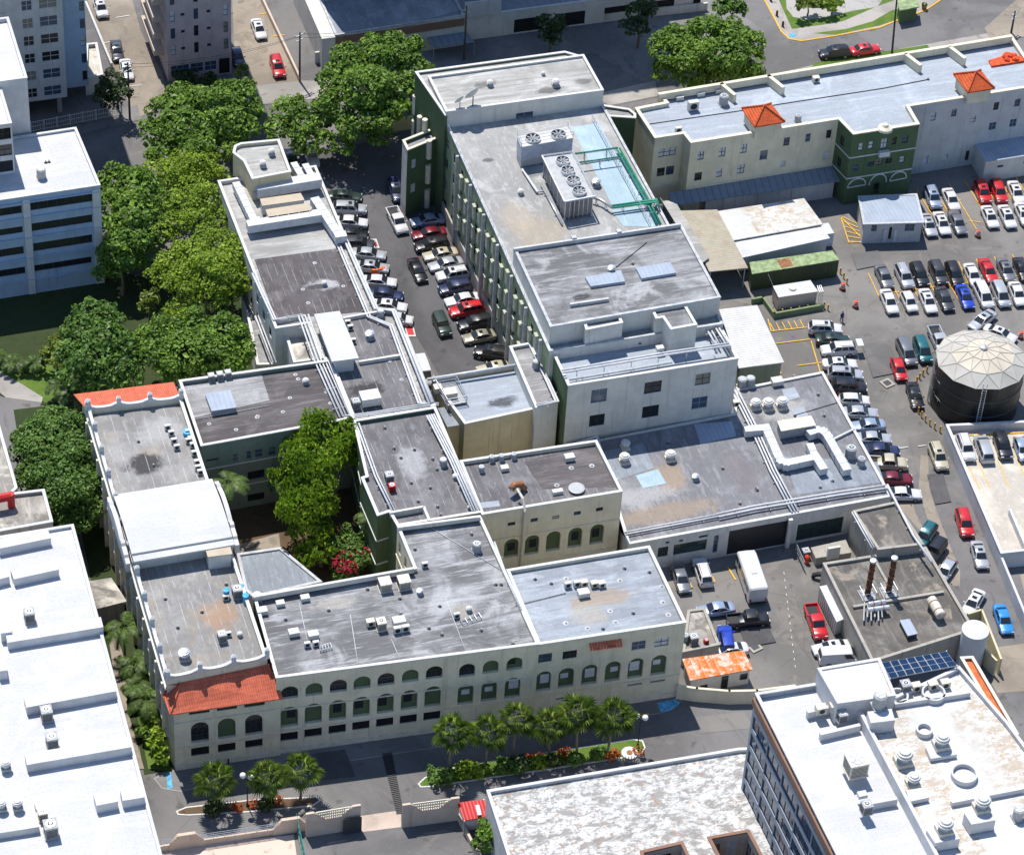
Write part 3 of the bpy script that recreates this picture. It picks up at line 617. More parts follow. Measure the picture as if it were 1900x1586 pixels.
# ================================================================ tall green building
B = Bld('green_building', 'tall flat roofed block with green ribbed side wall, front penthouse and pale end wall', 'building', (836, 440))
L_ = 47
lw = []
for r in range(4):
    for i in range(13): lw.append(('u', 1.6 + i * 3.6, 1.3 + r * 3.5, 2.7 + i * 3.6, 3.0 + r * 3.5, 'win'))
B.volume([(824, 222), (1110, 178), (1342, 601), (1019, 652)], 15.0, wall='sage_wall', roof='roof_deck', par=.25, ops={3: lw}, cap='grey_trim', emats={2: 'pale_wall'})
A, E_ = B.edges[3]; d = (E_ - A).normalized(); nr = Vector((d.y, -d.x, 0))
GA, Gd, Gn, GL = A, d, nr, (E_ - A).length
k = 0; u = GL - 1
sg = 1 if d.y < 0 else -1
def gu(u): return A + d * (u if d.y < 0 else GL - u)            # measured from the far end
for i in range(1, 8):
    p = gu(1.5 + i * 6.4) + nr * .35; m = MB(); m.box((p.x, p.y, 7.4), (.4, .32, 14.8)); B.part('pilaster', m, 'grey_trim')
for i in range(1, 7):
    for r in range(3):
        for s_ in (1.7, 4.3):
            p = gu(1.5 + i * 6.4 + s_) + nr * .22; z = (12.0, 8.6, 5.2)[r] + (.8 if s_ > 2 else -.4); m = MB(); m.box((p.x, p.y, z), (.34, .75, 2.1)); m.box((p.x, p.y, z + 1.08), (.42, .82, .06)); B.part('sun_fin', m, 'sage_fin')
p0, p1 = gu(0), gu(GL); m = MB(); m.box(((p0.x + p1.x) / 2 - .06, (p0.y + p1.y) / 2, 1.2), (.24, GL, 2.4)); B.part('base_wall', m, 'concrete_wall')
m = MB(); m.tube([(p0.x - .1, p0.y, 15.9), (p1.x - .1, p1.y + 9, 15.9)], .03, 5)
for i in range(20): q = gu(.3 + i * 2); m.tube([(q.x - .1, q.y, 15), (q.x - .1, q.y, 15.9)], .03, 5)
B.part('railing', m, 'galv')
# rear penthouse
B.volume([(794, 142), (1083, 102), (1120, 168), (827.5, 208)], 17.5, z0=14.2, wall='pale_wall', roof='roof_pale', par=.25, ops={2: [(*Q(2, 0, 62, 880), *Q(2, 0, 187, 780), 'winb')]})
B.volume([(770, 134), (1048, 96), (1083, 106), (826, 215)], 17.0, wall='green_wall', roof='roof_pale', par=.3)
for i in range(4):
    for r in range(3):
        q = G(783 + i * 9, 160 + i * 22, 14.5); m = MB(); m.lathe((q.x - .9, q.y, 10 - r * 4.2 - (i % 2) * 1.5), ((.4, 0), (.4, 3.0), (.38, 3.05)), 10); B.part('vent_shaft', m, 'cream_trim')
# stair tower on the left side
T_ = [Q(1, 0, 1045, 985), Q(1, 0, 1310, 880), Q(1, 0, 1335, 950), Q(1, 0, 1080, 1055)]
B.volume(T_, 11.2, wall='green_wall', roof='roof_grey', par=.5, cap='cream_trim', ops={2: [(*Q(1, 0, 1107, 1190), *Q(1, 0, 1142, 1110), 'panel'), (*Q(1, 0, 1100, 1360), *Q(1, 0, 1138, 1280), 'panel')]}, emats={3: 'pale_wall'})
# wing on the right towards the cream building
B.volume([Q(2, 0, 660, 735), Q(2, 0, 860, 765), Q(2, 0, 905, 800), Q(2, 0, 905, 830), Q(2, 0, 670, 815)], 12.5, wall='dark_green_wall', roof='roof_grey', par=.3, cap='pale_wall')
# aqua walkway strip and penthouse
B.patch([Q(2, 0, *p) for p in ((455, 890), (640, 865), (960, 1400), (740, 1440))], 14.77, 'roof_aqua', 'roof_patch')
B.patch([Q(2, 0, *p) for p in ((730, 1470), (1000, 1440), (1080, 1586), (820, 1586))], 14.772, 'roof_aqua', 'roof_patch')
pent = [(953, 461), (1263, 415), (1337, 552), (1021, 607)]
B.volume(pent, 17.8, z0=13.2, wall='pale_wall', roof='roof_slate', par=.18, cap='grey_trim')
B.box('parapet', (953, 461), (1263, 415), 17.7, 18.25, 'grey_wall', .3)
for a, b in ((Q(2, 1, 470, 205), 0), (Q(2, 1, 785, 160), 0)):
    q = G(*a, 18); m = MB(); m.box((q.x, q.y, 18.1), (.6, .6, .7)); B.part('parapet_post', m, 'grey_trim')
for q4 in (((550, 470), (800, 420), (830, 500), (590, 535)), ((905, 405), (1145, 365), (1187, 440), (945, 480))):
    P4 = [G(*Q(2, 1, *p), 18.0) for p in q4]; m = MB(); m.prism(P4, 17.6, 18.05); B.part('skylight', m, 'corr_blue')
# front stair heads on the terrace
for q4, nm in ((((500, 640), (730, 605), (815, 790), (555, 840)), 0), (((1095, 745), (1230, 640), (1335, 810), (1160, 835)), 1)):
    P4 = [G(*Q(2, 1, *p), 17.4) for p in q4]
    if nm: P4 = [G(*Q(2, 1, *p), 17.4) for p in ((1005, 680), (1235, 635), (1335, 805), (1150, 838), (1095, 755), (1045, 762))]
    B.volume(P4, 17.4 + .02 * nm, z0=13.0, wall='pale_wall', roof='roof_slate', par=.2)
B.box('parapet', Q(2, 1, 445, 655), Q(2, 1, 715, 615), 17.5, 18.1, 'grey_wall', .3)
# front terrace block with the pale end wall
tw = [(*Q(2, 1, a, b), *Q(2, 1, c, d), k) for a, b, c, d, k in ((588, 1355, 707, 1245, 'winb'), (960, 1290, 1090, 1190, 'win'), (1318, 1230, 1432, 1135, 'win'), (575, 1520, 690, 1423, 'win'), (945, 1460, 1070, 1360, 'win'), (1293, 1398, 1410, 1300, 'winb'))]
a, b = G(1054, 716, 14.25), G(1370, 665.5, 14.25); pp = [G(*p, 15) for p in ((1342, 601), (1019, 652))]
B.volume([Vector((b.x, pp[0].y + .7, 0)), Vector((a.x, pp[1].y + .7, 0)), Vector((a.x, a.y, 0)), Vector((b.x, b.y, 0))], 14.25, wall='pale_wall', roof='roof_blue_light', par=.85, ops={2: tw}, emats={1: 'green_wall'}, skip=(0,))
GB = B
# ================================================================ low annex
B = Bld('low_annex', 'wide single storey annex with patched grey roof, pipes and white box ducts', 'annex', (1165, 1010), 5.1)
fo = [(*Q(2, 2, a, b), *Q(2, 2, c, d), k) for a, b, c, d, k in ((1112, 865, 1142, 845, 'dark'), (1208, 852, 1238, 832, 'dark'), (1347, 825, 1410, 798, 'dark'), (1165, 945, 1405, 830, 'wing'), (1440, 930, 1490, 800, 'winb'), (1055, 960, 1135, 880, 'wing'))] + [(1346, 1040, 1464, 965, 'door'), (1476, 1004, 1566, 958, 'wing')]  # wide 'door' is the open carport, its inner shade painted as a black sheet
B.volume([(1165, 1010), (1106, 812), (1042, 830), (1362, 767), (1366, 722), (1527, 690), (1654, 921)], 5.1, wall='pale_wall', roof='roof_annex', par=.18, ops={6: fo}, cap='white_trim', emats={6: 'pale_wall'})
# (front face carries the windows)
B.patch([Q(2, 2, *p) for p in ((680, 215), (960, 160), (1010, 280), (1040, 330), (760, 420))], 4.94, 'roof_steel', 'roof_patch')
B.patch([Q(2, 2, *p) for p in ((905, 385), (1060, 340), (1120, 440), (955, 475))], 4.945, 'roof_aqua', 'roof_patch')
B.patch([Q(2, 2, *p) for p in ((1310, 25), (1580, 5), (1610, 110), (1360, 165))], 4.945, 'corr_blue', 'roof_patch')
B.patch([Q(3, 1, *p) for p in ((190, 1255), (280, 1240), (320, 1310), (220, 1340))], 4.945, 'roof_blue_light', 'roof_patch')
B.patch([Q(3, 1, *p) for p in ((255, 1395), (345, 1380), (385, 1450), (300, 1470))], 4.945, 'roof_blue_light', 'roof_patch')
B.patch([Q(3, 2, *p) for p in ((200, 250), (860, 290), (910, 430), (300, 520))], 4.943, 'roof_steel', 'roof_patch')
B.box('parapet', Q(3, 2, 520, 145), Q(3, 2, 700, 55), 4.9, 5.3, 'grey_wall', .25)
LA = B
# carport between annex and boiler house
# ================================================================ boiler house
B = Bld('boiler_house', 'soot stained boiler house with two brown smokestacks and a horizontal tank on its roof', 'building', (1625, 1020), 5.3)
B.volume([(1582, 948), (1662, 931), (1714, 1010), (1629, 1020)], 5.45, wall='concrete_wall', roof='roof_boiler', par=.25, cap='concrete_wall')
B.volume([(1527, 1045), (1718, 1015), (1808, 1168), (1618, 1228)], 4.3, wall='concrete_wall', roof='roof_boiler', par=.3, cap='concrete_wall')
B.box('parapet', Q(3, 2, 690, 1300), Q(3, 2, 1325, 1195), 3.9, 4.35, 'concrete_wall', .35)
B.box('parapet', Q(3, 2, 840, 970), Q(3, 2, 975, 1210), 3.9, 4.25, 'concrete_wall', .3)
BH = B
# ================================================================ cream wing with green entrance (upper right)
B = Bld('cream_wing', 'long cream building with two orange tiled turrets and a green entrance bay', 'building', (1178, 201), 12.2)
eo = {8: [(*Q(2, 0, a, b), *Q(2, 0, c, d), k) for a, b, c, d, k in ((1335, 1125, 1385, 1058, 'winw'), (1483, 1103, 1537, 1032, 'winw'), (1635, 1077, 1687, 1008, 'winw'), (1770, 1125, 1832, 1050, 'winb'), (1313, 1270, 1370, 1205, 'win'), (1465, 1245, 1512, 1178, 'win'), (1613, 1220, 1670, 1150, 'win'))]
      + [(*Q(3, 0, a, b), *Q(3, 0, c, d), k) for a, b, c, d, k in ((200, 1025, 250, 960, 'win'), (353, 998, 397, 935, 'winb'), (498, 972, 543, 908, 'win'), (470, 1120, 525, 1053, 'panel'), (180, 1170, 220, 1125, 'panel'))],
      10: [(*Q(2, 0, a, b), *Q(2, 0, c, d), k) for a, b, c, d, k in ((1060, 1105, 1190, 1028, 'winw'), (1050, 1240, 1110, 1173, 'win'), (1113, 1230, 1175, 1160, 'win'))],
      6: [(*Q(3, 0, a, b), *Q(3, 0, c, d), k) for a, b, c, d, k in ((725, 1060, 765, 1003, 'winw'), (795, 1048, 835, 990, 'winw'), (880, 1045, 935, 968, 'win'), (960, 1015, 1000, 958, 'win'), (1030, 1005, 1080, 948, 'win'), (685, 1205, 735, 1148, 'winb'), (787, 1168, 840, 1128, 'win'), (847, 1160, 900, 1113, 'win'), (915, 1148, 965, 1108, 'win'), (1013, 1145, 1055, 1095, 'winw'), (815, 1370, 880, 1275, 'archd'))],
      4: [(*Q(3, 0, a, b), *Q(3, 0, c, d), k) for a, b, c, d, k in ((1228, 850, 1275, 788, 'winw'), (1375, 820, 1420, 763, 'win'), (1520, 860, 1553, 812, 'win'), (1670, 775, 1717, 715, 'win'), (1817, 750, 1865, 692, 'win'), (1637, 915, 1697, 855, 'winb'), (1783, 893, 1840, 832, 'winb'), (1175, 1155, 1220, 1090, 'panel'), (1315, 1130, 1360, 1075, 'panel'), (1470, 1130, 1510, 1055, 'door'))],
      7: [('u', 1.0, 8.8, 2.0, 10.4, 'win'), ('u', 1.0, 5.2, 2.0, 6.8, 'win')]}
B.volume([(1178, 201), (1234, 190), (1222, 176), (1878, 68), (1938, 158), (1687, 198), (1706, 231), (1583, 250), (1556, 222), (1282, 266), (1268, 249), (1215, 257)], 12.2, roof='roof_blue_light', par=.55, pt=.4, ops=eo, cap='cream_trim', emats={6: 'green_wall', 7: 'green_wall', 5: 'green_wall', 4: 'steel_grey'} and {6: 'green_wall', 7: 'green_wall', 5: 'green_wall', 4: 'grey_wall'})
for e in (6, 7): B.band(e, 8.1, .18, .08, 'white_trim'); B.band(e, 4.5, .18, .08, 'white_trim')
B.band(8, 4.4, .15, .08)
A, E_ = B.edges[6]
def arch_trim(c, r, x0, y0, x1, y1, rise, foot=True):
    a, b = W(*Q(c, r, x0, y0), A, E_), W(*Q(c, r, x1, y1), A, E_); nr = Vector((0, -.08, 0)); m = MB(); L = (b - a); h = rise
    m.tube([a + L * (.5 - .5 * math.cos(t)) + Vector((0, 0, h * math.sin(t))) + nr for t in [math.pi * k / 14 for k in range(15)]], .1, 6)
    if foot: m.tube([a + nr, b + nr], .09, 6)
    B.part('arch_trim', m, 'white_trim')
arch_trim(3, 0, 650, 1315, 775, 1292, 1.35); arch_trim(3, 0, 800, 1295, 920, 1272, 1.6, False); arch_trim(3, 0, 945, 1268, 1060, 1245, 1.35)
m = MB(); a, b = W(*Q(3, 0, 862, 1090), A, E_), W(*Q(3, 0, 935, 1080), A, E_); m.box(((a.x + b.x) / 2, a.y - .3, a.z + .4), ((b - a).length, .6, .8)); B.part('balcony', m, 'white_trim')
m = MB(); c = W(*Q(3, 0, 922, 885), A, E_); m.lathe((c.x, c.y + .2, 12.1), ((1.1, 0), (1.0, .3), (.5, .55), (.35, .85), (.02, 1.0)), 12); B.part('crest', m, 'cream_trim')
a, b = G(1222, 176, 12.9), G(1878, 68, 12.9); m = MB(); d = b - a; m.box(((a.x + b.x) / 2, (a.y + b.y) / 2 + .1, 12.45), (d.length, .5, 1.1), math.atan2(d.y, d.x)); B.part('parapet', m, 'cream_wall')
for p, q in (((1425, 139), (1454, 162)), ((1680, 99), (1709, 121)), ((1762, 86), (1791, 108)), ((1338, 154), (1364, 176))): B.box('roof_fin', p, q, 11.6, 13.0, 'cream_wall', .55)
for q4, m_ in ((((1376, 201), (1431, 192), (1457, 226), (1400, 236)), 0), (((1769, 138), (1820, 130), (1846, 164), (1796, 172)), 1)):
    P4 = [Vector((*G(*p, 13.8)[:2], 0)) for p in q4]; P4 = ccw(P4); m = MB(); m.prism(offset(P4, .35), 11.5, 13.75); B.part('turret_wall', m, 'cream_wall')
    c = sum(P4, Vector()) / 4; m = MB(); m.add([(p.x, p.y, 13.8) for p in P4] + [(c.x, c.y, 15.4)] + [(p.x, p.y, 13.62) for p in P4], [(i, (i + 1) % 4, 4) for i in range(4)] + [(5 + i, 5 + (i + 1) % 4, (i + 1) % 4, i) for i in range(4)] + [(8, 7, 6, 5)]); t = B.part('turret_roof', m, 'tile_orange')
    m = MB(); [m.tube([(p.x, p.y, 13.85), (c.x, c.y, 15.45)], .13, 6) for p in P4]; m.build('hip_tiles', 'tile_orange', t)
# lean-to along its front, and the blue roofed outhouse
A8 = B.edges[8]
q1, q0 = [W(*p, *A8) for p in ((1285, 352), (1556, 308))]; f1, f0 = G(1262, 380, 3.3), G(1556, 336, 3.3)
q1.z = q0.z = 4.2; q1.x -= 3.5; m = MB(); dn = Vector((0, 0, .15)); yy = f0.y
top = [Vector((q0.x, q0.y - .05, 4.2)), Vector((q1.x, q1.y - .05, 4.2)), Vector((q1.x, yy, 3.3)), Vector((q0.x, yy, 3.3))]
m.add(top + [p - dn for p in top], ((0, 1, 2, 3), (7, 6, 5, 4), (3, 2, 6, 7), (1, 0, 4, 5), (0, 3, 7, 4), (2, 1, 5, 6))); B.part('lean_to_roof', m, 'corr_steel')
m = MB(); m.box(((q1.x + q0.x) / 2 + 2, yy + .7, 1.5), ((q0.x - q1.x) * .75, .2, 3.0)); B.part('lean_to_wall', m, 'grey_wall')
m = MB(); [m.tube([(q1.x + (q0.x - q1.x) * t, yy + .2, 0), (q1.x + (q0.x - q1.x) * t, yy + .2, 3.2)], .07) for t in (.02, .15, .3, .5, .7, .98)]; B.part('lean_to_post', m, 'galv')
B.volume([(1809, 267), (1925, 243), (1948, 282), (1829, 301)], 3.6, wall='pale_wall', roof='corr_blue', par=0, ops={2: [('u', 2, 2.2, 2.9, 2.6, 'dark'), ('u', 6, 2.2, 6.9, 2.6, 'dark')]})
CW = B
# ================================================================ neighbouring buildings
B = Bld('white_tower', 'tall white roofed tower at the lower right corner with a dark glazed side', 'building', (1401, 1286), 22)
TW = [G(*p, 22) for p in ((1401, 1286), (1515, 1266), (1600, 1590), (1430, 1640))]
ztw = 22.0
gl = []
def tower(px, z, ops=None, par=.6, wall='bright_white', roof='roof_white', skip=(), z0=0): B.volume(px, z, wall=wall, roof=roof, par=par, ops=ops, cap='bright_white', skip=skip, z0=z0)
gops = []
for r in range(8):
    for i in range(8): gops.append(('u', .4 + i * 4.3, .8 + r * 2.7, 4.55 + i * 4.3, 2.75 + r * 2.7, 'stripb'))
LT = [(1401, 1286), (1516, 1268), (1540, 1305), (1528, 1310), (1581, 1288), (1840, 1680), (1606, 1700)]
tower([(1401, 1286), (1517, 1267), (1582, 1290), (1865, 1740), (1640, 1760)], 22, {4: gops}, .75, 'steel_grey')
m = MB(); p, q = W(1401, 1286, *B.edges[4]), W(1640, 1760, *B.edges[4]); d = q - p; m.box(((p.x + q.x) / 2 - .1, (p.y + q.y) / 2, 20.9), (Vector((d.x, d.y, 0)).length, .3, 1.0), math.atan2(d.y, d.x)); B.part('fascia', m, 'brown_fascia')
B.volume([(1517, 1240), (1632, 1221), (1662, 1290), (1554, 1305)], 24.4, z0=21, wall='bright_white', roof='roof_white_spots', par=.08, cap='bright_white')
B.volume([(1580, 1290), (1662, 1291), (1780, 1236), (1870, 1340), (1990, 1500), (1760, 1760), (1740, 1600)], 22.6, wall='bright_white', roof='roof_white_spots', par=.5, cap='bright_white')
for a, b, z in ((Q(3, 3, 680, 460), Q(3, 3, 1280, 1586), 22.95), (Q(3, 3, 980, 520), Q(3, 3, 1510, 440), 22.8), (Q(3, 3, 1380, 1210), Q(3, 3, 1888, 1110), 22.8), (Q(3, 3, 460, 735), Q(3, 3, 740, 670), 22.3), (Q(3, 3, 800, 1220), Q(3, 3, 1000, 1185), 22.3), (Q(3, 3, 370, 580), Q(3, 3, 680, 510), 22.35)): B.box('parapet', a, b, 21.2, z, 'bright_white', .4)
A, E_ = B.edges[0]
for q4, z0, z1 in ((((790, 580), (960, 560), (985, 640), (815, 660)), 22.2, 24.0), (((1205, 1410), (1380, 1370), (1440, 1470), (1265, 1500)), 22.2, 23.6), (((1470, 1290), (1640, 1260), (1690, 1340), (1520, 1370)), 22.2, 23.8), (((1200, 830), (1380, 800), (1420, 880), (1235, 910)), 22.2, 22.7), (((1060, 1130), (1190, 1110), (1225, 1180), (1090, 1210)), 22.2, 22.8)):
    P4 = [G(*Q(3, 3, *p), z1) for p in q4]; m = MB(); m.prism(P4, z0, z1); B.part('roof_curb', m, 'bright_white')
TWB = B
s_ = thing('solar_array', 'tilted rack of dark blue solar panels at the far edge of the white tower roof', 'solar panels', (*G(1700, 1250, 24)[:2], 22.1))
c4 = [G(*Q(3, 3, *p), z) for p, z in (((890, 235), 24.3), ((1345, 155), 24.3), ((1420, 255), 23.2), ((950, 345), 23.2))]
def bil(u, v): return (c4[0] * (1 - u) + c4[1] * u) * (1 - v) + (c4[3] * (1 - u) + c4[2] * u) * v
m = MB(); up = Vector((0, 0, .06)); m.add([p - up for p in c4] + [p - up * 3 for p in c4], ((3, 2, 1, 0), (4, 5, 6, 7), (0, 1, 5, 4), (1, 2, 6, 5), (2, 3, 7, 6), (3, 0, 4, 7))); m.build('rack', 'bright_white', s_)
m = MB(); [m.tube([p, Vector((p.x, p.y, 22.1))], .08, 6) for p in c4]; m.build('rack_leg', 'galv', s_)
for i in range(8):
    for j in range(3):
        a = [bil((i + u) / 8, (j + v) / 3) for u, v in ((.07, .09), (.93, .09), (.93, .91), (.07, .91))]; m = MB(); m.add(a + [p - up * .9 for p in a], ((3, 2, 1, 0), (0, 1, 5, 4), (1, 2, 6, 5), (2, 3, 7, 6), (3, 0, 4, 7))); m.build('panel', 'solar', s_)
B = Bld('orange_ramp_house', 'green walled strip with an orange painted roof beside the white tower', 'annex', (1800, 1230), 6)
B.volume([Q(3, 3, 1440, 200), Q(3, 3, 1530, 195), Q(3, 3, 1850, 740), Q(3, 3, 1760, 745)], 6.5, wall='concrete_wall', roof='orange_roof', par=.3, cap='cream_trim')
# white worn roof in the foreground
B = Bld('white_block', 'low block in the foreground with a white roof worn through in grey and brown patches', 'building', (905, 1468), 7)
wells = [[(1194, 1578), (1264, 1562), (1300, 1640), (1215, 1660)], [(1320, 1552), (1387, 1540), (1430, 1620), (1365, 1640)]]
B.volume([(903, 1466), (1370, 1388), (1427, 1386), (1560, 1640), (985, 1720)], 7.0, wall='white_wall', roof='roof_white_worn', par=.4, wells=wells, cap='bright_white')
for wl in wells:
    P4 = ccw([Vector((*G(*p, 7)[:2], 0)) for p in wl])
    for i in range(4):
        a, b = P4[i], P4[(i + 1) % 4]; m = MB(); B.wall_face(b, a, 2.5, 6.6, m, uv_grid((b - a).length, 2.6, 6.0, 4, 1.3, 2.6, 1, 'winl'), 'peach_wall'); B.part('light_well', m, 'peach_wall')
    B.ring(P4, -.35, .03, 6.55, 6.75, 'brown_fascia', 'well_rim')
# white slab roofs, lower left
B = Bld('white_roof_block', 'wide white roofed building along the lower left edge with stepped roof strips', 'building', (135, 974), 13)
B.volume([(-120, 1015), (136, 973), (304, 1600), (330, 1720), (-200, 1780)], 13, wall='white_wall', roof='roof_white', par=.3, cap='bright_white')
for a, b in (((-20, 905), (345, 830)), ((85, 1118), (400, 1050)), ((-60, 1130), (50, 1100)), ((45, 1560), (715, 1450))): B.box('roof_step', Q(0, 2, a[0], a[1] - 40), Q(0, 2, b[0], b[1] - 40), 12.6, 13.9, 'bright_white', 1.6)
for a, b in (((175, 515), (805, 400)), ((180, 915), (912, 790)), ((665, 1200), (815, 1170)), ((850, 1165), (1005, 1140))): B.box('roof_step', Q(0, 3, *a), Q(0, 3, *b), 12.6, 14.0, 'bright_white', 1.6)
P4 = [G(*Q(0, 3, *p), 16) for p in ((-200, 1420), (270, 1335), (300, 1700), (-200, 1750))]
m = MB(); m.prism([G(*Q(0, 3, *p), 15.0) for p in ((-900, 700), (-100, 560), (230, 1160), (270, 1330), (-300, 1420))], 12.5, 13.7); B.part('upper_roof', m, 'roof_white')
for q4 in (((0, 1400), (70, 1385), (85, 1480), (5, 1490)), ((-10, 215), (35, 205), (50, 290), (-10, 300))):
    r_ = 2 if q4[0][1] > 1000 else 3
    m = MB(); m.prism([G(*Q(0, r_, *p), 14.2) for p in q4], 12.7, 14.2); B.part('roof_box', m, 'bright_white')
WRB = B
B = Bld('stained_roof_house', 'small building with soot stained concrete roof and red rooftop tank at the left edge', 'building', (95, 960), 12)
B.volume([(-70, 800), (-5, 775), (32, 905), (22, 915), (82, 908), (98, 968), (-80, 1000)], 11.6, wall='concrete_wall', roof='roof_concrete', par=.4, cap='white_wall')
m = MB(); a, b = G(-30, 930, 13), G(20, 920, 13); m.tube([a, b], .55, 10); m.tube([(b.x, b.y, 11.3), b + Vector((0, 0, .4))], .45, 8); B.part('roof_tank', m, 'red_paint')
# blue white office block, upper left
B = Bld('blue_office', 'white roofed office block with blue shaded ribbon windows at the upper left edge', 'building', (186, 344), 16.3)
st = [(*Q(0, 0, a, b), *Q(0, 0, c, d), 'strip') for a, b, c, d in ((-60, 1525, 150, 1440), (210, 1477, 645, 1358))]
st += [(*Q(0, 1, a, b), *Q(0, 1, c, d), 'strip') for a, b, c, d in ((-60, 190, 158, 112), (218, 150, 645, 30), (-60, 340, 165, 252), (235, 290, 645, 170), (-60, 480, 175, 395), (238, 432, 640, 325))]
B.volume([(-180, 286), (141, 237), (186, 344), (-180, 399)], 16.3, wall='blue_grey_wall', roof='roof_white', par=.25, ops={2: st}, cap='white_wall')
A, E_ = B.edges[2]
for x0, x1 in ((160, 210), (650, 705)):
    p, q = W(*Q(0, 0, x0, 1450), A, E_), W(*Q(0, 0, x1, 1450), A, E_); m = MB(); m.box(((p.x + q.x) / 2, p.y - .08, 8), (abs(q.x - p.x), .3, 15.6)); B.part('pilaster', m, 'white_wall')
for z in (2.6, 6.2, 9.6, 12.9, 15.4): B.band(2, z, .14, .3, 'blue_grey_wall')
a = G(50, 120, 26); b = G(57, 245, 16.3)
hops = [('u', 1, 17.2 + r * 3, 4, 19 + r * 3, 'win') for r in range(2)]
B.volume([Vector((b.x - 30, b.y + 14, 0)), Vector((b.x, b.y + 14, 0)), Vector((b.x, b.y, 0)), Vector((b.x - 30, b.y, 0))], 25, wall='white_wall', roof='roof_white', par=.5, cap='bright_white')
c = G(28, 318, 16.3)
B.volume([Vector((c.x - 30, b.y - .02, 0)), Vector((c.x, b.y - .02, 0)), Vector((c.x, c.y, 0)), Vector((c.x - 30, c.y, 0))], 24, z0=16, wall='white_wall', roof='roof_white', par=.4, cap='bright_white', ops={2: [('u', 23 + i * 2.4, 16.4 + r * 2.6, 25 + i * 2.4, 18.2 + r * 2.6, 'win') for i in range(3) for r in range(3)]})
BO = B
# apartment towers and the wing at the top edge
def block(name, label, x0, x1, y, dep, h, wall, ops, z0=0, roof='roof_grey'):
    b = Bld(name, label, 'building', None, 0, Vector((x0, y, 0)))
    b.volume([Vector((x0, y + dep, 0)), Vector((x1, y + dep, 0)), Vector((x1, y, 0)), Vector((x0, y, 0))], h, wall=wall, roof=roof, par=.5, ops={2: ops}, z0=z0); return b
f = G(125, 180, 3); e = G(162, 176, 3)
ops = []
for r in range(11):
    for u, w_ in ((-5.4, 1.6), (-3.0, 2.6), (-8.6, 1.0), (-10.2, 1.0), (-14, 3.2), (-20, 3), (-26, 3)): ops.append(('u', 30 + u - .2, 3.6 + r * 2.95, 30 + u + w_ - .4, 5.2 + r * 2.95, 'winl'))
AP = block('grey_apartments', 'grey white apartment tower with columns of windows at the upper left corner', f.x - 30, f.x, f.y, 16, 38, 'grey_wall', ops, 3)
AP.volume([Vector((f.x + .02, f.y + 14, 0)), Vector((e.x + .6, f.y + 14, 0)), Vector((e.x + .6, f.y + 2, 0)), Vector((f.x + .02, f.y + 2, 0))], 38, z0=3, wall='blue_grey_wall', ops={2: [('u', 2.6, 4 + r * 2.95, 3.3, 5.6 + r * 2.95, 'win') for r in range(11)], 1: [('u', 1 + i * 3.5, 4 + r * 2.95, 2.6 + i * 3.5, 5.6 + r * 2.95, 'win') for r in range(11) for i in range(3)]})
m = MB(); [m.box((f.x - 1 - i * 5, f.y + 1, 1.5), (.6, .6, 3)) for i in range(6)]; m.box((f.x - 14, f.y + 9, 1.5), (28, 10, 3)); AP.part('ground_floor', m, 'concrete_wall')
AP.volume([G(160, 82, 3), G(180, 80, 3), G(191, 139, 3), G(158, 146, 3)], 3.0, wall='pale_wall', roof='roof_concrete', par=.5)
p, q = G(312, 152), G(430, 136)
L = q.x - p.x; ops = []
for r in range(11):
    for u, w_, h in ((.06, .07, 1.8), (.22, .06, .5), (.42, .07, 1.8), (.62, .06, .5), (.88, .07, 1.8)): ops.append(('u', L * u, 4.4 + r * 2.9 + (.8 if h < 1 else 0), L * (u + w_), 4.4 + r * 2.9 + (.8 if h < 1 else 0) + h, 'win' if h > 1 else 'dark'))
ops += [('u', L * .05, 1.0, L * .33, 2.6, 'winb'), ('u', L * .36, 1.0, L * .55, 2.6, 'winb'), ('u', L * .58, 1.0, L * .76, 2.6, 'winb'), ('u', L * .8, .1, L * .97, 2.8, 'dark')]
AP = block('pink_apartments', 'dull pink apartment tower with slim windows beside the tan driveway', p.x, q.x, (p.y + q.y) / 2, 18, 36, 'pink_wall', ops)
m = MB()
for r in range(11): m.box((p.x - .7, p.y + 7, 3.4 + r * 2.9), (1.5, 9, .9))
AP.part('balcony', m, 'peach_wall')
# wing across the top
r0 = G(622, 66, 5.2); r1 = G(862, 30, 5.2)
B = Bld('top_wing', 'grey building across the top edge with low flat roof and dark fascia', 'building', None, 0, Vector((r0.x, r0.y, 0)))
rb = G(600, -10, 5.2)
B.volume([Vector((r0.x, r0.y + 16, 0)), Vector((r1.x, r0.y + 16, 0)), Vector((r1.x, r1.y, 0)), Vector((r0.x, r0.y, 0))], 5.2, wall='pale_wall', roof='roof_steel', par=.2, cap='grey_trim')
m = MB(); m.box(((r0.x + r1.x) / 2, (r0.y + r1.y) / 2 - .12, 4.25), (r1.x - r0.x, .2, 1.2), math.atan2(r1.y - r0.y, r1.x - r0.x)); B.part('fascia', m, 'brown_fascia')
m = MB(); m.box((r0.x - 1.1, r0.y + 8, 2.6), (2.0, 17, 5.3)); B.part('side_wall', m, 'pale_wall')
s1 = G(1315, -10, 4.5)
B.volume([Vector((r1.x + .02, r1.y + 10, 0)), Vector((s1.x, r1.y + 10, 0)), Vector((s1.x, r1.y + 1.0, 0)), Vector((r1.x + .02, r1.y + 1.0, 0))], 4.2, wall='pale_wall', roof='roof_steel', par=.25, ops={2: [('u', 8 + i * 7, .2, 12 + i * 7, 2.6, 'dark') for i in range(5)]})
TB0, TB1 = r0.y + 9, 54.0
ops = [('u', 1 + i * 6.2, 5.6 + r * 3.4, 4.6 + i * 6.2, 7.6 + r * 3.4, 'win') for i in range(7) for r in range(3)]
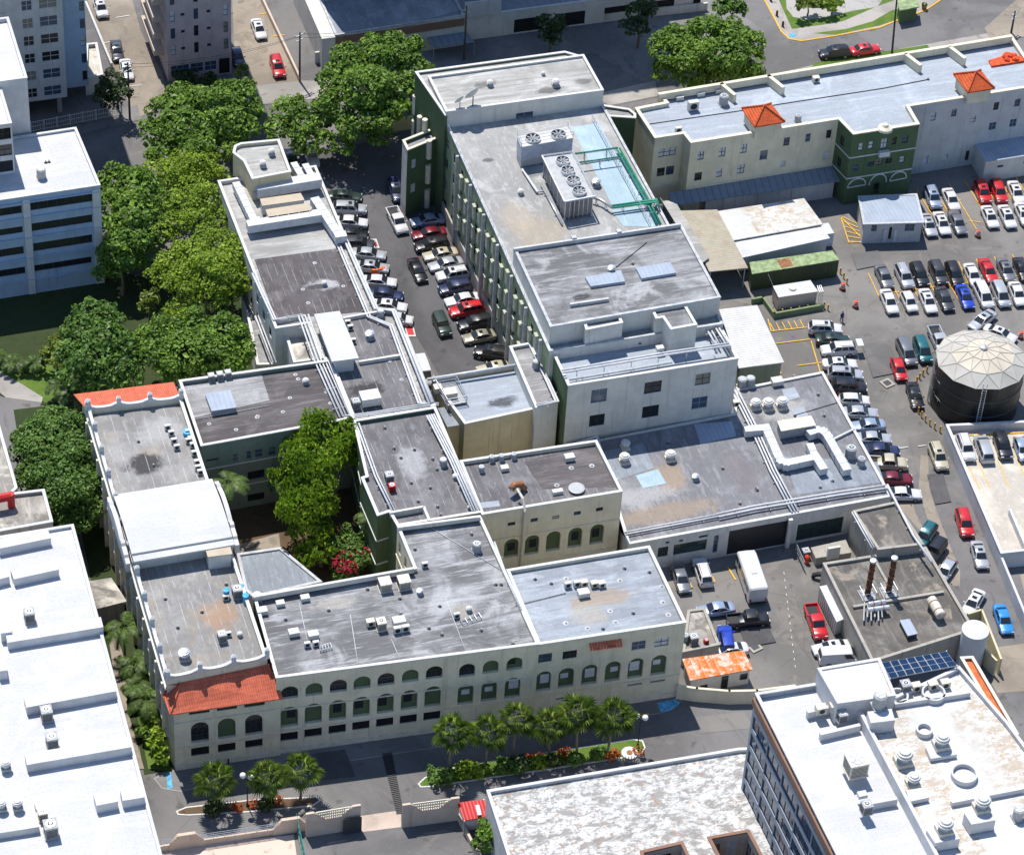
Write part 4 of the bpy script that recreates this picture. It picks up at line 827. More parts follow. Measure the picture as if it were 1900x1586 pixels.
B.volume([Vector((r0.x, TB0 + 16, 0)), Vector((38, TB0 + 16, 0)), Vector((38, TB0, 0)), Vector((r0.x, TB0, 0))], TB1, wall='pale_wall', roof='roof_grey', par=.5, ops={2: ops})
m = MB(); [m.box((r0.x + 6 + i * 6.2, TB0 - .25, 27), (.7, .5, 54)) for i in range(7)]; B.part('pilaster', m, 'pale_wall')
m = MB(); m.box((r1.x + 3, r1.y + .8, 5.6), (5.5, .3, 2.6)); B.part('breeze_block_screen', m, 'grey_wall')
# ================================================================ sheds, canopies, tank, containers in the rear lot
B = Bld('gate_office', 'small grey prefabricated office with open white double doors in the rear parking lot', 'office', (1604, 415), 3.6)
B.volume([(1595, 366), (1699, 362), (1712, 412), (1604, 415)], 3.5, wall='grey_wall', roof='corr_blue', par=0, ops={2: [(*Q(3, 1, 815, 150), *Q(3, 1, 860, 102), 'winb'), (*Q(3, 1, 932, 205), *Q(3, 1, 968, 118), 'door'), (*Q(3, 1, 1050, 148), *Q(3, 1, 1125, 95), 'winb')]})
A, E_ = B.edges[2]
for a, b in ((893, 932), (965, 1008)):
    p, q = W(*Q(3, 1, a, 205), A, E_), W(*Q(3, 1, b, 118), A, E_); m = MB(); m.box(((p.x + q.x) / 2, p.y - .12, 1.3), (abs(q.x - p.x), .08, 2.2)); B.part('door_leaf', m, 'panel_white')
B.ring(ccw([Vector((*G(*p, 3.5)[:2], 0)) for p in ((1595, 366), (1699, 362), (1712, 412), (1604, 415))]), -.25, .1, 3.4, 3.58, 'galv', 'eave')
def roofed(name, label, cat, px, z, roof, wall=None, th=.15, posts=True, slope=0.0, gapz=0.0):
    t = thing(name, label, cat, (*G(*px[0], z)[:2], 0)); P = [G(*p, z) for p in px]; m = MB(); m.prism(P, z - th, z); m.build('roof', roof, t)
    if wall: m = MB(); m.prism(offset(ccw([Vector((p.x, p.y, 0)) for p in P]), .25), gapz, z - th); m.build('wall', wall, t)
    elif posts:
        m = MB(); [m.tube([(p.x, p.y, 0), (p.x, p.y, z - th)], .08, 6) for p in offset(ccw([Vector((p.x, p.y, 0)) for p in P]), .3)]; m.build('post', 'galv', t)
    return t
roofed('tan_canopy', 'tan corrugated metal canopy with rust streaks next to the tall green building', 'canopy', [(1263, 391), (1331, 389), (1388, 497), (1316, 504)], 3.8, 'corr_tan')
roofed('covered_walkway', 'narrow pale grey walkway roof running along the foot of the green building', 'walkway', [(1224, 366), (1256, 379), (1316, 478), (1300, 490)], 4.2, 'roof_pale')
roofed('white_shed', 'shed with a white corrugated roof behind the green building end wall', 'shed', [(1334, 574), (1405, 566), (1455, 672), (1371, 683)], 4.2, 'corr_white', 'green_grey_wall')
t = roofed('trailer_office', 'wide white trailer roof with faded stains beside the tan canopy', 'trailer', [(1331, 392), (1492, 368), (1527, 416), (1360, 446)], 3.4, 'roof_white_spots', 'white_wall', gapz=.5)
m = MB(); P = [G(*p, 3.4) for p in ((1331, 392), (1492, 368), (1527, 416), (1360, 446))]; Pi = offset(ccw([Vector((p.x, p.y, 0)) for p in P]), 1.2)
[m.tube([(P[0] * (1 - k) + P[3] * k) * (1 - u) + (P[1] * (1 - k) + P[2] * k) * u - Vector((0, 0, 2.95)) + Vector((0, y, 0)) for y in (-.2, .2)], .45, 10) for u in (.2, .75) for k in (.15, .85)]; m.build('wheel', 'black_metal', t)
t = roofed('clinic_trailer', 'long white bus trailer with a rounded cab parked along the green container', 'trailer', [(1361, 449), (1524, 419), (1540, 442), (1374, 479)], 3.1, 'roof_white', 'white_wall', gapz=.5)
m = MB(); a, b = G(*Q(3, 1, 450, 150), 2.5), G(*Q(3, 1, 510, 170), 2.2); c = G(1531, 433, 2.0); m.box((c.x, c.y, 1.7), (1.6, 2.3, 2.2)); m.build('cab', 'panel_white', t); m = MB(); m.box((c.x + .82, c.y, 2.0), (.06, 2.0, 1.1)); m.build('windscreen', 'glass_dark', t)
t = thing('green_container', 'long dark green container with a rust patch on its faded lid', 'container', (*G(1395, 508, 3)[:2], 0))
P4 = [G(*p, 3.1) for p in ((1391, 487), (1544, 465), (1557, 482), (1396, 508))]; m = MB(); m.prism(P4, .2, 3.0); m.build('container_body', 'corr_green', t); m = MB(); m.prism(offset(ccw([Vector((p.x, p.y, 0)) for p in P4]), -.04), 3.0, 3.1); m.build('container_lid', 'green_lid', t)
m = MB(); m.prism([G(*Q(3, 1, *p), 3.13) for p in ((160, 345), (245, 335), (270, 390), (185, 405))], 3.1, 3.13); m.build('rust_patch', 'rust', t)
m = MB(); m.box((P4[2].x + .05, P4[2].y + 1.4, 1.6), (.08, 2.2, 2.6)); m.build('container_door', 'green_wall', t)
t = thing('fuel_tank', 'beige box tank with a white top standing in a low green walled bund', 'tank', (*G(1470, 560, 2)[:2], 0))
P4 = ccw([Vector((*G(*Q(3, 1, *p), 2.5)[:2], 0)) for p in ((132, 535), (390, 495), (440, 570), (170, 610))]); m = MB(); m.prism(P4, .3, 2.45); m.build('tank_body', 'peach_wall', t); m = MB(); m.prism(offset(P4, -.06), 2.45, 2.55); m.build('tank_top', 'roof_white', t)
c = G(*Q(3, 1, 265, 552), 2.5); m = MB(); m.lathe((c.x, c.y, 2.55), ((.5, 0), (.5, .2), (.1, .28)), 14); m.build('hatch', 'housing_beige', t)
m = MB(); p = G(*Q(3, 1, 430, 560), 2.5); [m.tube([(p.x + .3 + i * .25, p.y - .6, 0), (p.x + .3 + i * .25, p.y - .6, 2.6), (p.x + .3 + i * .25, p.y + .4, 2.9)], .04, 5) for i in range(3)]; [m.tube([(p.x + .3, p.y - .6, z), (p.x + 1.1, p.y - .6, z)], .03, 5) for z in (.6, 1.2, 1.8, 2.4)]; m.build('ladder', 'galv', t)
q = G(*Q(3, 1, 130, 530), 2.5); m = MB(); m.tube([(q.x, q.y, 2.5), (q.x - .8, q.y + .3, 4.4)], .04, 5); m.build('vent_pipe', 'galv', t)
t = thing('bund_wall', 'low green bund wall around the beige fuel tank', 'wall', (*G(1400, 570)[:2], 0))
W4 = [G(*Q(3, 1, *p), .9) for p in ((-10, 620), (60, 605), (140, 720), (475, 660))]; m = MB()
for a, b in zip(W4, W4[1:]): d = b - a; m.box(((a.x + b.x) / 2, (a.y + b.y) / 2, .45), (d.length + .3, .3, .9), math.atan2(d.y, d.x))
m.build('wall', 'green_trim', t)
# round water tank
a, b = G(1737, 664, 7.6), G(1906, 664, 7.6); c = (a + b) / 2; R_ = (b - a).length / 2
t = thing('water_tank', 'big round black water tank with a pale faceted dome roof', 'tank', (c.x, c.y, 0))
m = MB(); m.lathe((c.x, c.y, 0), [(R_ - .25, 0), (R_ - .25, 7.2)], 48); m.build('tank_shell', 'tank_black', t)
m = MB(); [m.lathe((c.x, c.y, z), [(R_ - .26, 0), (R_ - .17, .03), (R_ - .17, .13), (R_ - .26, .16)], 48) for z in (2.3, 4.8)]; m.build('hoop', 'steel_dark', t)
m = MB(); N_ = 12; dv = [(c.x, c.y, 9.25)]; R0 = random.Random(3)
for k, (rr, z) in enumerate(((.36, 9.05), (.7, 8.4), (1.0, 7.3))): dv += [(c.x + R_ * rr * math.cos(2 * math.pi * (i + .5 * (k % 2)) / N_), c.y + R_ * rr * math.sin(2 * math.pi * (i + .5 * (k % 2)) / N_), z) for i in range(N_)]
df = [(0, 1 + i, 1 + (i + 1) % N_) for i in range(N_)]
for k in range(2):
    o, q = 1 + k * N_, 1 + (k + 1) * N_
    for i in range(N_):
        j = (i + 1) % N_
        if k == 0: df += [(o + i, q + i, o + j), (q + i, q + j, o + j)]
        else: df += [(o + i, q + i, q + j), (o + i, q + j, o + j)]
m.add(dv, df); o = m.build('dome_roof', 'dome_outer', t); o.data.materials.append(MATS['dome'])
for pl in o.data.polygons: pl.material_index = 1 if pl.center.xy.length < R_ * .62 and pl.center.y < R_ * .25 else 0
m = MB()
ed = {tuple(sorted((f[i], f[(i + 1) % 3]))) for f in df for i in range(3)}
[m.tube([Vector(dv[i]) + Vector((0, 0, .04)), Vector(dv[j]) + Vector((0, 0, .03))], .035, 5) for i, j in ed]; m.build('dome_rib', 'dome_outer', t)
m = MB(); m.lathe((c.x, c.y, 9.2), ((.45, 0), (.45, .35), (.1, .5)), 10); m.build('roof_hatch', 'galv', t)
m = MB()
for ang in (-1.95, 2.85):
    o = Vector((math.cos(ang), math.sin(ang), 0)); s2 = Vector((-o.y, o.x, 0)); p = Vector((c.x, c.y, 0)) + o * (R_ + .05)
    m.tube([p, p + Vector((0, 0, 8.4))], .07, 6); m.tube([p + s2 * .5, p + s2 * .5 + Vector((0, 0, 8.4))], .05, 6)
    [m.tube([p + Vector((0, 0, z)), p + s2 * .5 + Vector((0, 0, z))], .025, 5) for z in [k * .4 for k in range(1, 21)]]
m.build('ladder', 'galv', t); TANK = (c, R_)
# raised parking deck
B = Bld('parking_deck', 'raised concrete parking deck with white parapet walls at the right edge', 'parking deck', (1757, 795), 2.6)
dk = [G(*p, 2.6) for p in ((1755, 789), (1990, 752), (2100, 985), (1858, 1026), (1830, 962))]
B.volume([(1755, 788), (1990, 777), (2110, 1000), (1857, 1027)], 2.6, wall='bright_white', roof='deck_floor', par=1.05, cap='bright_white', pt=.3)
lo = [G(*p, 2.2) for p in ((1857, 1029), (2110, 992), (2300, 1330), (1985, 1365), (1900, 1180))]
m = MB(); a, b = G(1857, 1029, 2.2), G(1945, 1240, 2.2); d = b - a; m.box(((a.x + b.x) / 2, (a.y + b.y) / 2, 1.1), (d.length, .3, 2.2), math.atan2(d.y, d.x)); B.part('side_wall', m, 'bright_white')
m = MB(); a, b = G(*Q(3, 2, 1815, 680), 2.5), G(*Q(3, 2, 1888, 850), 2.5); d = b - a; m.box(((a.x + b.x) / 2, (a.y + b.y) / 2, 2.0), (d.length + 3, .3, 1.1), math.atan2(d.y, d.x)); B.part('inner_wall', m, 'bright_white')
m = MB()
for x, y, x1, y1 in ((1570, 300, 1648, 470), (1700, 270, 1785, 470), (1830, 240, 1888, 380), (1500, 320, 1580, 480)):
    a, b = G(*Q(3, 2, x, y), 1.56), G(*Q(3, 2, x1, y1), 1.56); d = b - a; m.box(((a.x + b.x) / 2, (a.y + b.y) / 2, 1.557), (d.length, .12, .012), math.atan2(d.y, d.x))
for y in (85, 92): pass
a, b = G(*Q(3, 2, 1500, 105), 1.56), G(*Q(3, 2, 1900, 85), 1.56); d = b - a; m.box(((a.x + b.x) / 2, (a.y + b.y) / 2, 1.6), (d.length, .22, .12), math.atan2(d.y, d.x)); B.part('stall_marking', m, 'yellow_paint')
# rusty shed
t = roofed('rusty_shed', 'white shed with an orange rusted corrugated roof at the end of the arcaded front', 'shed', [(1266, 1222), (1380, 1206), (1397, 1241), (1280, 1262)], 2.7, 'corr_rust', 'white_wall')
a, b = G(1280, 1262, 2.7), G(1397, 1241, 2.7); d = (b - a).normalized()
m = MB()
for u, z0, z1, w_ in ((.25, .3, 1.2, .9), (.58, .05, 2.1, .8), (.88, 1.0, 1.9, .9)): p = a + (b - a) * u; m.box((p.x - d.y * .2, p.y + .19, (z0 + z1) / 2), (w_, .06, z1 - z0), math.atan2(d.y, d.x))
m.build('window', 'glass_dark', t)
B = Bld('utility_roof', 'small stained concrete utility roof with air conditioners behind the rusty shed', 'annex', (1270, 1160), 2.5)
B.volume([(1276, 1132), (1308, 1128), (1335, 1196), (1266, 1210)], 2.4, wall='concrete_wall', roof='roof_concrete', par=.12, cap='concrete_wall')
roofed('alley_roof', 'low stained concrete roof wedged in the alley beside the left wing', 'annex', [Q(0, 2, *p) for p in ((615, 1125), (780, 1100), (890, 1265), (680, 1318))], 3.4, 'roof_concrete', 'concrete_wall', th=.25)
# slim generator trailer beside boiler house
t = thing('generator_box', 'long slim white roofed generator enclosure beside the red pickup', 'generator', (*G(1546, 1120)[:2], 0))
P4 = ccw([Vector((*G(*Q(3, 2, *p), 2.5)[:2], 0)) for p in ((455, 1160), (520, 1148), (645, 1380), (575, 1410))]); m = MB(); m.prism(P4, .25, 2.4); m.build('enclosure', 'louvre_box', t)
Pm = [(P4[i] + P4[i - 1]) / 2 for i in range(4)]; m = MB(); m.prism(P4, 2.4, 2.48); m.build('roof_plate', 'panel_white', t)
# white round silo
c = G(1810, 1168, 5.5); t = thing('round_silo', 'white round storage silo beside the boiler house', 'silo', (c.x, c.y, 0))
m = MB(); m.lathe((c.x, c.y, 0), ((1.55, 0), (1.55, 5.4)), 28); m.build('silo_shell', 'bright_white', t, False); m = MB(); m.lathe((c.x, c.y, 5.4), ((1.62, 0), (1.62, .12), (.1, .35)), 28); m.build('silo_cap', 'bright_white', t)
t = thing('silo_wall', 'low tan wall around the yard behind the white silo', 'wall', (*G(1740, 1190)[:2], 0)); m = MB()
for a, b in (((1756, 1180), (1796, 1170)), ((1796, 1170), (1850, 1225)), ((1796, 1138), (1822, 1130)), ((1822, 1130), (1858, 1222))):
    p, q = G(*a, 2.6), G(*b, 2.6); d = q - p; m.box(((p.x + q.x) / 2, (p.y + q.y) / 2, 1.3), (d.length, .25, 2.6), math.atan2(d.y, d.x))
m.build('wall', 'tan_wall', t)
# ================================================================ ground, roads, pavements
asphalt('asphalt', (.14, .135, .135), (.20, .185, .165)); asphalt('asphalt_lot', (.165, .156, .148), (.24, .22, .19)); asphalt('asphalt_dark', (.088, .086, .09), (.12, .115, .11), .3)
asphalt('concrete_tan', (.25, .215, .175), (.16, .14, .12), .7); asphalt('concrete_grey', (.30, .28, .26), (.2, .19, .17), .5); asphalt('paving', (.30, .29, .28), (.22, .21, .2), .4)
asphalt('concrete_old', (.17, .165, .165), (.11, .105, .1), .5)
asphalt('paving_pink', (.50, .40, .34), (.42, .33, .28), .3); asphalt('soil', (.10, .065, .04), (.06, .04, .025), .5)
def grassm(name, a, b_, c):
    m, t, b = nodes(name, .95); N = NT(t); f = N.noise(N.coords(), .5, 6, .7); g = N.noise(N.coords(), 6, 6, .8)
    base = N.mix(N.ramp(f, .35, .65), a, b_); base = N.mix(N.ramp(g, .45, .7, 0, .7), base, c); N.l(base, b.inputs['Base Color']); N.bump(g, b, .8, .12)
grassm('grass', (.075, .15, .02), (.13, .19, .035), (.045, .085, .015)); grassm('grass_dark', (.03, .05, .015), (.045, .06, .02), (.015, .025, .01))  # grass_dark: darker copy of the grass, garden and alley shade put into its colour
_lv = [0]
def area(name, px, mat, z=None):
    if z is None: _lv[0] += 1; z = .004 * _lv[0]
    m = MB(); m.sheet([G(x, y, z) if not isinstance(x, tuple) else G(*x, z) for x, y in px], z); return struct(name, m, mat)
m = MB(); m.sheet([(-400, -400), (400, -400), (400, 500), (-400, 500)], 0); struct('ground', m, 'asphalt')
area('parking_lot', [(1120, 240), (1570, 330), (1990, 250), (2300, 700), (1990, 800), (1755, 800), (1700, 960), (1640, 1000), (1400, 720)], 'asphalt_lot')
area('service_yard', [(1160, 990), (1600, 930), (1640, 1250), (1420, 1300), (1260, 1300), (1250, 1200)], 'asphalt_lot')
area('lane', [(1640, 900), (1760, 860), (1950, 1400), (1830, 1400), (1740, 1150)], 'asphalt')
area('concrete_strip', [Q(3, 2, *p) for p in ((1165, 240), (1215, 250), (1225, 480), (1300, 700), (1440, 1050), (1440, 1160), (1360, 1150), (1190, 620), (1150, 470))], 'concrete_tan')
area('concrete_apron', [Q(3, 2, *p) for p in ((1000, 590), (1110, 585), (1130, 650), (1260, 900), (1380, 1140), (1250, 1180), (1150, 760))], 'concrete_tan')
area('concrete_yard', [Q(3, 3, *p) for p in ((1690, 130), (1990, 90), (1990, 430), (1700, 450), (1660, 380))], 'concrete_tan')
area('lower_deck_floor', [Q(3, 2, *p) for p in ((1860, 1080), (1990, 1060), (2100, 1586), (1990, 1600))], 'concrete_tan')
area('street', [(130, 250), (250, 235), (640, 170), (1200, 118), (1390, -60), (1560, -140), (1950, -200), (2100, -60), (1900, 60), (1210, 182), (640, 300), (560, 330), (300, 420), (150, 420)], 'asphalt')
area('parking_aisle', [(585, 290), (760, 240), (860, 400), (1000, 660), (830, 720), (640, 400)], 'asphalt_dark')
area('driveway', [(470, -40), (595, -10), (640, 150), (580, 180), (560, 165)], 'asphalt')
area('driveway', [(160, -20), (240, -20), (262, 60), (300, 135), (318, 190), (250, 222), (240, 195), (200, 110), (170, 40)], 'concrete_tan')
area('driveway', [(430, -20), (478, -20), (556, 150), (535, 165), (470, 175), (436, 120)], 'concrete_tan')
area('forecourt', [(600, 100), (1310, -20), (1420, 60), (1210, 160), (1100, 100), (780, 140), (640, 160)], 'concrete_old')
area('pavement', [(1100, 176), (1215, 150), (1222, 178), (1130, 196)], 'concrete_grey')
area('pavement', [(1470, 130), (1520, 118), (1900, 50), (1960, 40), (1890, 70), (1360, 155)], 'concrete_grey')
area('pavement', [(60, 240), (215, 205), (255, 195), (262, 222), (100, 262)], 'concrete_old')
area('pavement', [(470, 160), (560, 150), (640, 150), (650, 175), (480, 195)], 'concrete_grey')
area('forecourt', [Q(3, 0, *p) for p in ((1610, 200), (1900, -60), (2100, 60), (1888, 260), (1650, 270))], 'concrete_tan')
area('verge', [Q(3, 0, *p) for p in ((405, 470), (420, 440), (1210, 315), (1225, 335))], 'grass')
# the park at the top right
pk = [Q(3, 0, *p) for p in ((60, -10), (185, 225), (240, 275), (330, 290), (560, 255), (880, 195), (1040, 130), (1200, 75), (1340, -20), (1200, -200), (200, -220))]
m = MB(); m.prism([G(x, y, .12) for x, y in pk], 0, .12); struct('kerb', m, 'yellow_paint')
m = MB(); m.prism(offset(ccw([Vector((*G(x, y, .12)[:2], 0)) for x, y in pk]), .22), .05, .135); struct('pavement', m, 'concrete_grey')
area('lawn', [Q(3, 0, *p) for p in ((165, -10), (262, 205), (480, 175), (620, 150), (850, 50), (1000, -5), (900, -100), (300, -160))], 'grass', .145)
area('plaza', [Q(3, 0, *p) for p in ((220, -10), (225, 60), (270, 120), (380, 140), (560, 110), (700, 75), (860, 50), (920, -30), (700, -90), (380, -120))], 'paving', .149)
area('lawn', [Q(3, 0, *p) for p in ((410, 235), (640, 205), (830, 150), (960, 75), (1030, 62), (1020, 130), (880, 180), (560, 245))], 'grass', .149)
area('planting_bed', [Q(3, 0, *p) for p in ((310, -60), (300, 20), (400, 60), (560, 60), (600, 10), (560, -60))], 'grass_dark', .153)
area('ramp_marking', [Q(3, 0, *p) for p in ((240, 245), (275, 230), (300, 250), (260, 268))], 'blue_paint', .143)
# left garden
area('lawn', [(-80, 520), (200, 500), (480, 560), (480, 700), (330, 712), (150, 760), (30, 745), (-80, 700)], 'grass_dark')  # tree and building shade on this lawn painted as darker grass
area('lawn', [Q(0, 1, *p) for p in ((-60, 1080), (240, 1060), (460, 1110), (520, 1230), (320, 1350), (0, 1150), (-60, 1140))], 'grass')
area('path', [Q(0, 1, *p) for p in ((-60, 1125), (0, 1130), (140, 1210), (300, 1310), (290, 1350), (160, 1335), (40, 1310), (-60, 1230))], 'concrete_grey')
area('driveway', [Q(0, 1, *p) for p in ((-60, 1310), (40, 1310), (290, 1345), (270, 1400), (120, 1586), (40, 1700), (-60, 1700))], 'asphalt')
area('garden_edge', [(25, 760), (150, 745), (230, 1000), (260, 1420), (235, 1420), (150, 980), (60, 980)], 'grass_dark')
area('alley', [(165, 1050), (262, 1040), (330, 1440), (268, 1440), (235, 1250)], 'grass_dark')  # alley shadow painted in with the darker grass colour
area('lawn', [(245, 1290), (300, 1330), (318, 1430), (275, 1425), (262, 1360)], 'grass')
area('path', [Q(0, 3, *p) for p in ((760, 60), (830, 70), (880, 250), (890, 560), (1010, 980), (960, 980), (870, 640), (800, 330))], 'concrete_tan')
area('court_floor', [(385, 850), (660, 790), (740, 960), (770, 1060), (560, 1110), (430, 1030)], 'soil')
area('court_path', [Q(1, 2, *p) for p in ((-140, 880), (180, 790), (190, 890), (-130, 935))], 'concrete_tan')
# front road, pavement and islands
area('front_road', [(255, 1440), (700, 1360), (1260, 1280), (1405, 1300), (1700, 1300), (1700, 1520), (300, 1620), (240, 1500)], 'asphalt')
def kerbed(name, px, h, kerb, top, inset=.18, tz=.02):
    P = ccw([Vector((*G(x, y, h)[:2], 0)) for x, y in px]); m = MB(); m.prism(P, 0, h); struct('kerb', m, kerb)
    m = MB(); m.sheet(offset(P, inset), h + tz); return struct(name, m, top)
kerbed('pavement', [(285, 1443), (326, 1426), (1257, 1290), (1264, 1300), (1250, 1316), (1220, 1324), (1150, 1335), (820, 1385), (480, 1437), (335, 1468), (300, 1462)], .13, 'concrete_grey', 'concrete_old', .12, .006)
area('ramp_marking', [Q(0, 3, *p) for p in ((1165, 1010), (1195, 1005), (1210, 1110), (1175, 1125))], 'blue_paint', .15)
area('ramp_marking', [Q(2, 3, *p) for p in ((1055, 520), (1180, 490), (1215, 520), (1140, 575), (1080, 580))], 'blue_paint', .15)
area('kerb_marking', [Q(2, 3, *p) for p in ((800, 618), (1000, 592), (1000, 602), (800, 629))], 'yellow_paint', .146)
ISL1 = [(326, 1504), (345, 1496), (470, 1482), (588, 1477), (596, 1484), (580, 1495), (460, 1506), (350, 1512), (330, 1511)]
ISL2 = [(775, 1453), (788, 1441), (850, 1420), (1000, 1397), (1130, 1377), (1175, 1370), (1193, 1373), (1198, 1386), (1190, 1398), (1160, 1405), (1000, 1430), (800, 1459), (780, 1460)]
kerbed('planting_bed', ISL1, .18, 'white_paint', 'soil'); kerbed('planting_bed', ISL2, .18, 'white_paint', 'grass')
area('drain_strip', [(709, 1399), (727, 1396), (749, 1508), (737, 1513)], 'dark_void')
m = MB()
for i in range(34):
    t = i / 34; a = G(709 + 28 * t, 1399 + 114 * t, .2); b = G(727 + 22 * t, 1396 + 112 * t, .2); m.box(((a.x + b.x) / 2, (a.y + b.y) / 2, .2), ((b - a).length, .16, .05))
tag(m.build('drain_grate', 'dark_trim'), 'long dark drain grate crossing the front road towards the gate', 'grate')
area('gate_paving', [Q(1, 3, *p) for p in ((752, 1310), (1035, 1270), (1035, 1400), (752, 1425))], 'paving_pink')
area('plaza', [(250, 1600), (300, 1572), (545, 1548), (566, 1700), (250, 1700)], 'paving_pink')
area('parking_lot', [(566, 1556), (850, 1520), (905, 1700), (566, 1700)], 'asphalt')
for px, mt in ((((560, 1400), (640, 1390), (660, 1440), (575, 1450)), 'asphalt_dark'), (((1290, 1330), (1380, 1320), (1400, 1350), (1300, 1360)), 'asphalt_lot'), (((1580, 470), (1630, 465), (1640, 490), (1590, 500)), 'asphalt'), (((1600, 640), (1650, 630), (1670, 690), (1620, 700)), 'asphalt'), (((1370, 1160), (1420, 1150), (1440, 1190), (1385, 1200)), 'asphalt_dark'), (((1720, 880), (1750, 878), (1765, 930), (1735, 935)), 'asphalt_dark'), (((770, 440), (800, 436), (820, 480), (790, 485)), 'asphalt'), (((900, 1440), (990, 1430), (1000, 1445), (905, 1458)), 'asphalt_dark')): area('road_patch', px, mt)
# painted markings in the lots
yl = MB(); zl = [.2]
def line(a, b, w_=.12, z=.106, mb=None):
    p, q = G(*a, z), G(*b, z); d = q - p; (mb or yl).box(((p.x + q.x) / 2, (p.y + q.y) / 2, z), (d.length, w_, .006), math.atan2(d.y, d.x))
for i in range(9): line((1629 + i * 33.4, 546 - i * 4.4), (1652 + i * 33.4, 585 - i * 4.4)); line((1629 + i * 33.4, 546 - i * 4.4), (1611 + i * 33.4, 507 - i * 4.4), z=.103)
line((1629, 546), (1925, 507), z=.110)
for i in range(8): line((1708 + i * 30, 424 - i * 5), (1735 + i * 30, 440 - i * 5) if i % 3 else (1731 + i * 30, 428 - i * 5)); line((1700 + i * 30, 350 - i * 5), (1752 + i * 30, 436 - i * 5), z=.112)
for a, b in (((1560, 402), (1605, 448)), ((1605, 448), (1575, 450)), ((1575, 450), (1560, 402)), ((1425, 592), (1431, 614)), ((1431, 614), (1497, 607)), ((1440, 637), (1503, 629)), ((1505, 632), (1522, 690)), ((1480, 678), (1526, 672)), ((1440, 700), (1450, 690))): line(a, b, .14, z=.116)
for i in range(6): line((1563 + i * 2, 402 + i * 9), (1590 + i * 2.6, 415 + i * 7), .12, .12); line((1429 + i * 11, 600 - i * 1.4), (1436 + i * 11, 613 - i * 1.2), .12, .12)
for a, b in ((Q(2, 2, 1550, 1025), Q(2, 2, 1605, 1115)), (Q(2, 2, 1440, 1090), Q(2, 2, 1460, 1130)), (Q(2, 2, 1285, 1140), Q(2, 2, 1300, 1170)), ((480, 27), (500, 24)), ((505, 68), (528, 65))): line(a, b, .18)
struct('parking_lines', yl, 'yellow_paint')
wl = MB()
for i in range(14): line(Q(3, 2, 205 + i * 6, 1060 + i * 50), Q(3, 2, 208 + i * 6, 1078 + i * 50), .07, .106, wl)
for a, b in ((Q(3, 2, 1000, 195), Q(3, 2, 1075, 185)), (Q(3, 2, 1145, 180), Q(3, 2, 1200, 172)), ((640, 165), (660, 162)), ((215, 33), (240, 29)), ((193, 80), (215, 76)), ((205, 165), (262, 158))): line(a, b, .14, .112, wl)
struct('lane_lines', wl, 'white_paint')
for q4 in (((795, 205), (862, 200), (885, 265), (835, 262)), ((1055, 810), (1120, 805), (1140, 885), (1080, 885))):
    area('stall_marking', [Q(1, 1, *p) for p in q4], 'white_paint', .12); cx, cy = sum(p[0] for p in q4) / 4, sum(p[1] for p in q4) / 4
    area('stall_marking', [Q(1, 1, cx + (x - cx) * .72, cy + (y - cy) * .72) for x, y in q4], 'red_paint', .124)
# walls and gates along the bottom
def wall_run(name, label, px, h, mat='peach_wall', th=.3, extra=None):
    P = [G(x, y, 0) for x, y in px]; t = thing(name, label, 'wall', (P[0].x, P[0].y, 0)); m = MB()
    for a, b in zip(P, P[1:]): d = b - a; m.box(((a.x + b.x) / 2, (a.y + b.y) / 2, h / 2), (d.length + th * .9, th, h), math.atan2(d.y, d.x))
    m.build('wall', mat, t); return t, P
def lattice_wall(label, a, b, h):
    a, b = G(*a), G(*b); d = (b - a); L = d.length; d.normalize(); n = Vector((-d.y, d.x, 0)) * .14
    t = thing('boundary_wall', label, 'wall', (a.x, a.y, 0)); m = MB()
    out = [(0, 0), (L, 0), (L, h), (L - .9, h), (L - 2.2, h - 1.35), (2.2, h - 1.35), (.9, h), (0, h)]; k = len(out)
    v = [a + d * u + n * s_ + Vector((0, 0, z)) for s_ in (-1, 1) for u, z in out]; tr = tess(out)
    m.add(v, [tuple(t_) for t_ in tr] + [tuple(k + i for i in reversed(t_)) for t_ in tr] + [(i, k + i, k + (i + 1) % k, (i + 1) % k) for i in range(k)]); m.build('wall', 'peach_wall', t)
    m = MB()
    for z in (h - .95, h - .5, h - .1):
        c = a + d * (L / 2); m.box((c.x, c.y, z), (L - 2.3, .12, .1), math.atan2(d.y, d.x))
    for i in range(int(L / .45)): c = a + d * (1.4 + i * .45 * (L - 2.8) / L); m.box((c.x, c.y, h - .72), (.1, .1, 1.3), math.atan2(d.y, d.x))
    m.build('lattice', 'cream_trim', t); return t
t = lattice_wall('tall peach wall with a lattice strip and a dark door, left of the street gate', (567, 1553), (668, 1536), 4.0)
c = G(*Q(1, 3, 690, 1425)); m = MB(); m.box((c.x, c.y - .2, 1.25), (2.1, .12, 2.5)); m.build('door', 'dark_trim', t)
lattice_wall('tall peach wall with a lattice strip, right of the street gate beside the red awning', (745, 1535), (850, 1521), 3.9)
t = thing('boundary_wall', 'low white rail wall with a humped pier at the bottom left of the road', 'wall', (*G(300, 1585)[:2], 0)); m = MB()
a, b = G(296, 1580), G(560, 1541); d = b - a; L = d.length; ang = math.atan2(d.y, d.x); m.box(((a.x + b.x) / 2, (a.y + b.y) / 2, .5), (L, .25, 1.0), ang); m.build('wall', 'peach_wall', t)
d.normalize(); m = MB(); [m.tube([a + d * .3 + Vector((0, 0, z)), b + Vector((0, 0, z))], .04, 5) for z in (1.3, 1.6, 1.9)]; [m.tube([a + d * (i * 1.2) + Vector((0, 0, 1)), a + d * (i * 1.2) + Vector((0, 0, 1.9))], .03, 5) for i in range(int(L / 1.2))]; m.build('railing', 'galv', t)
m = MB()
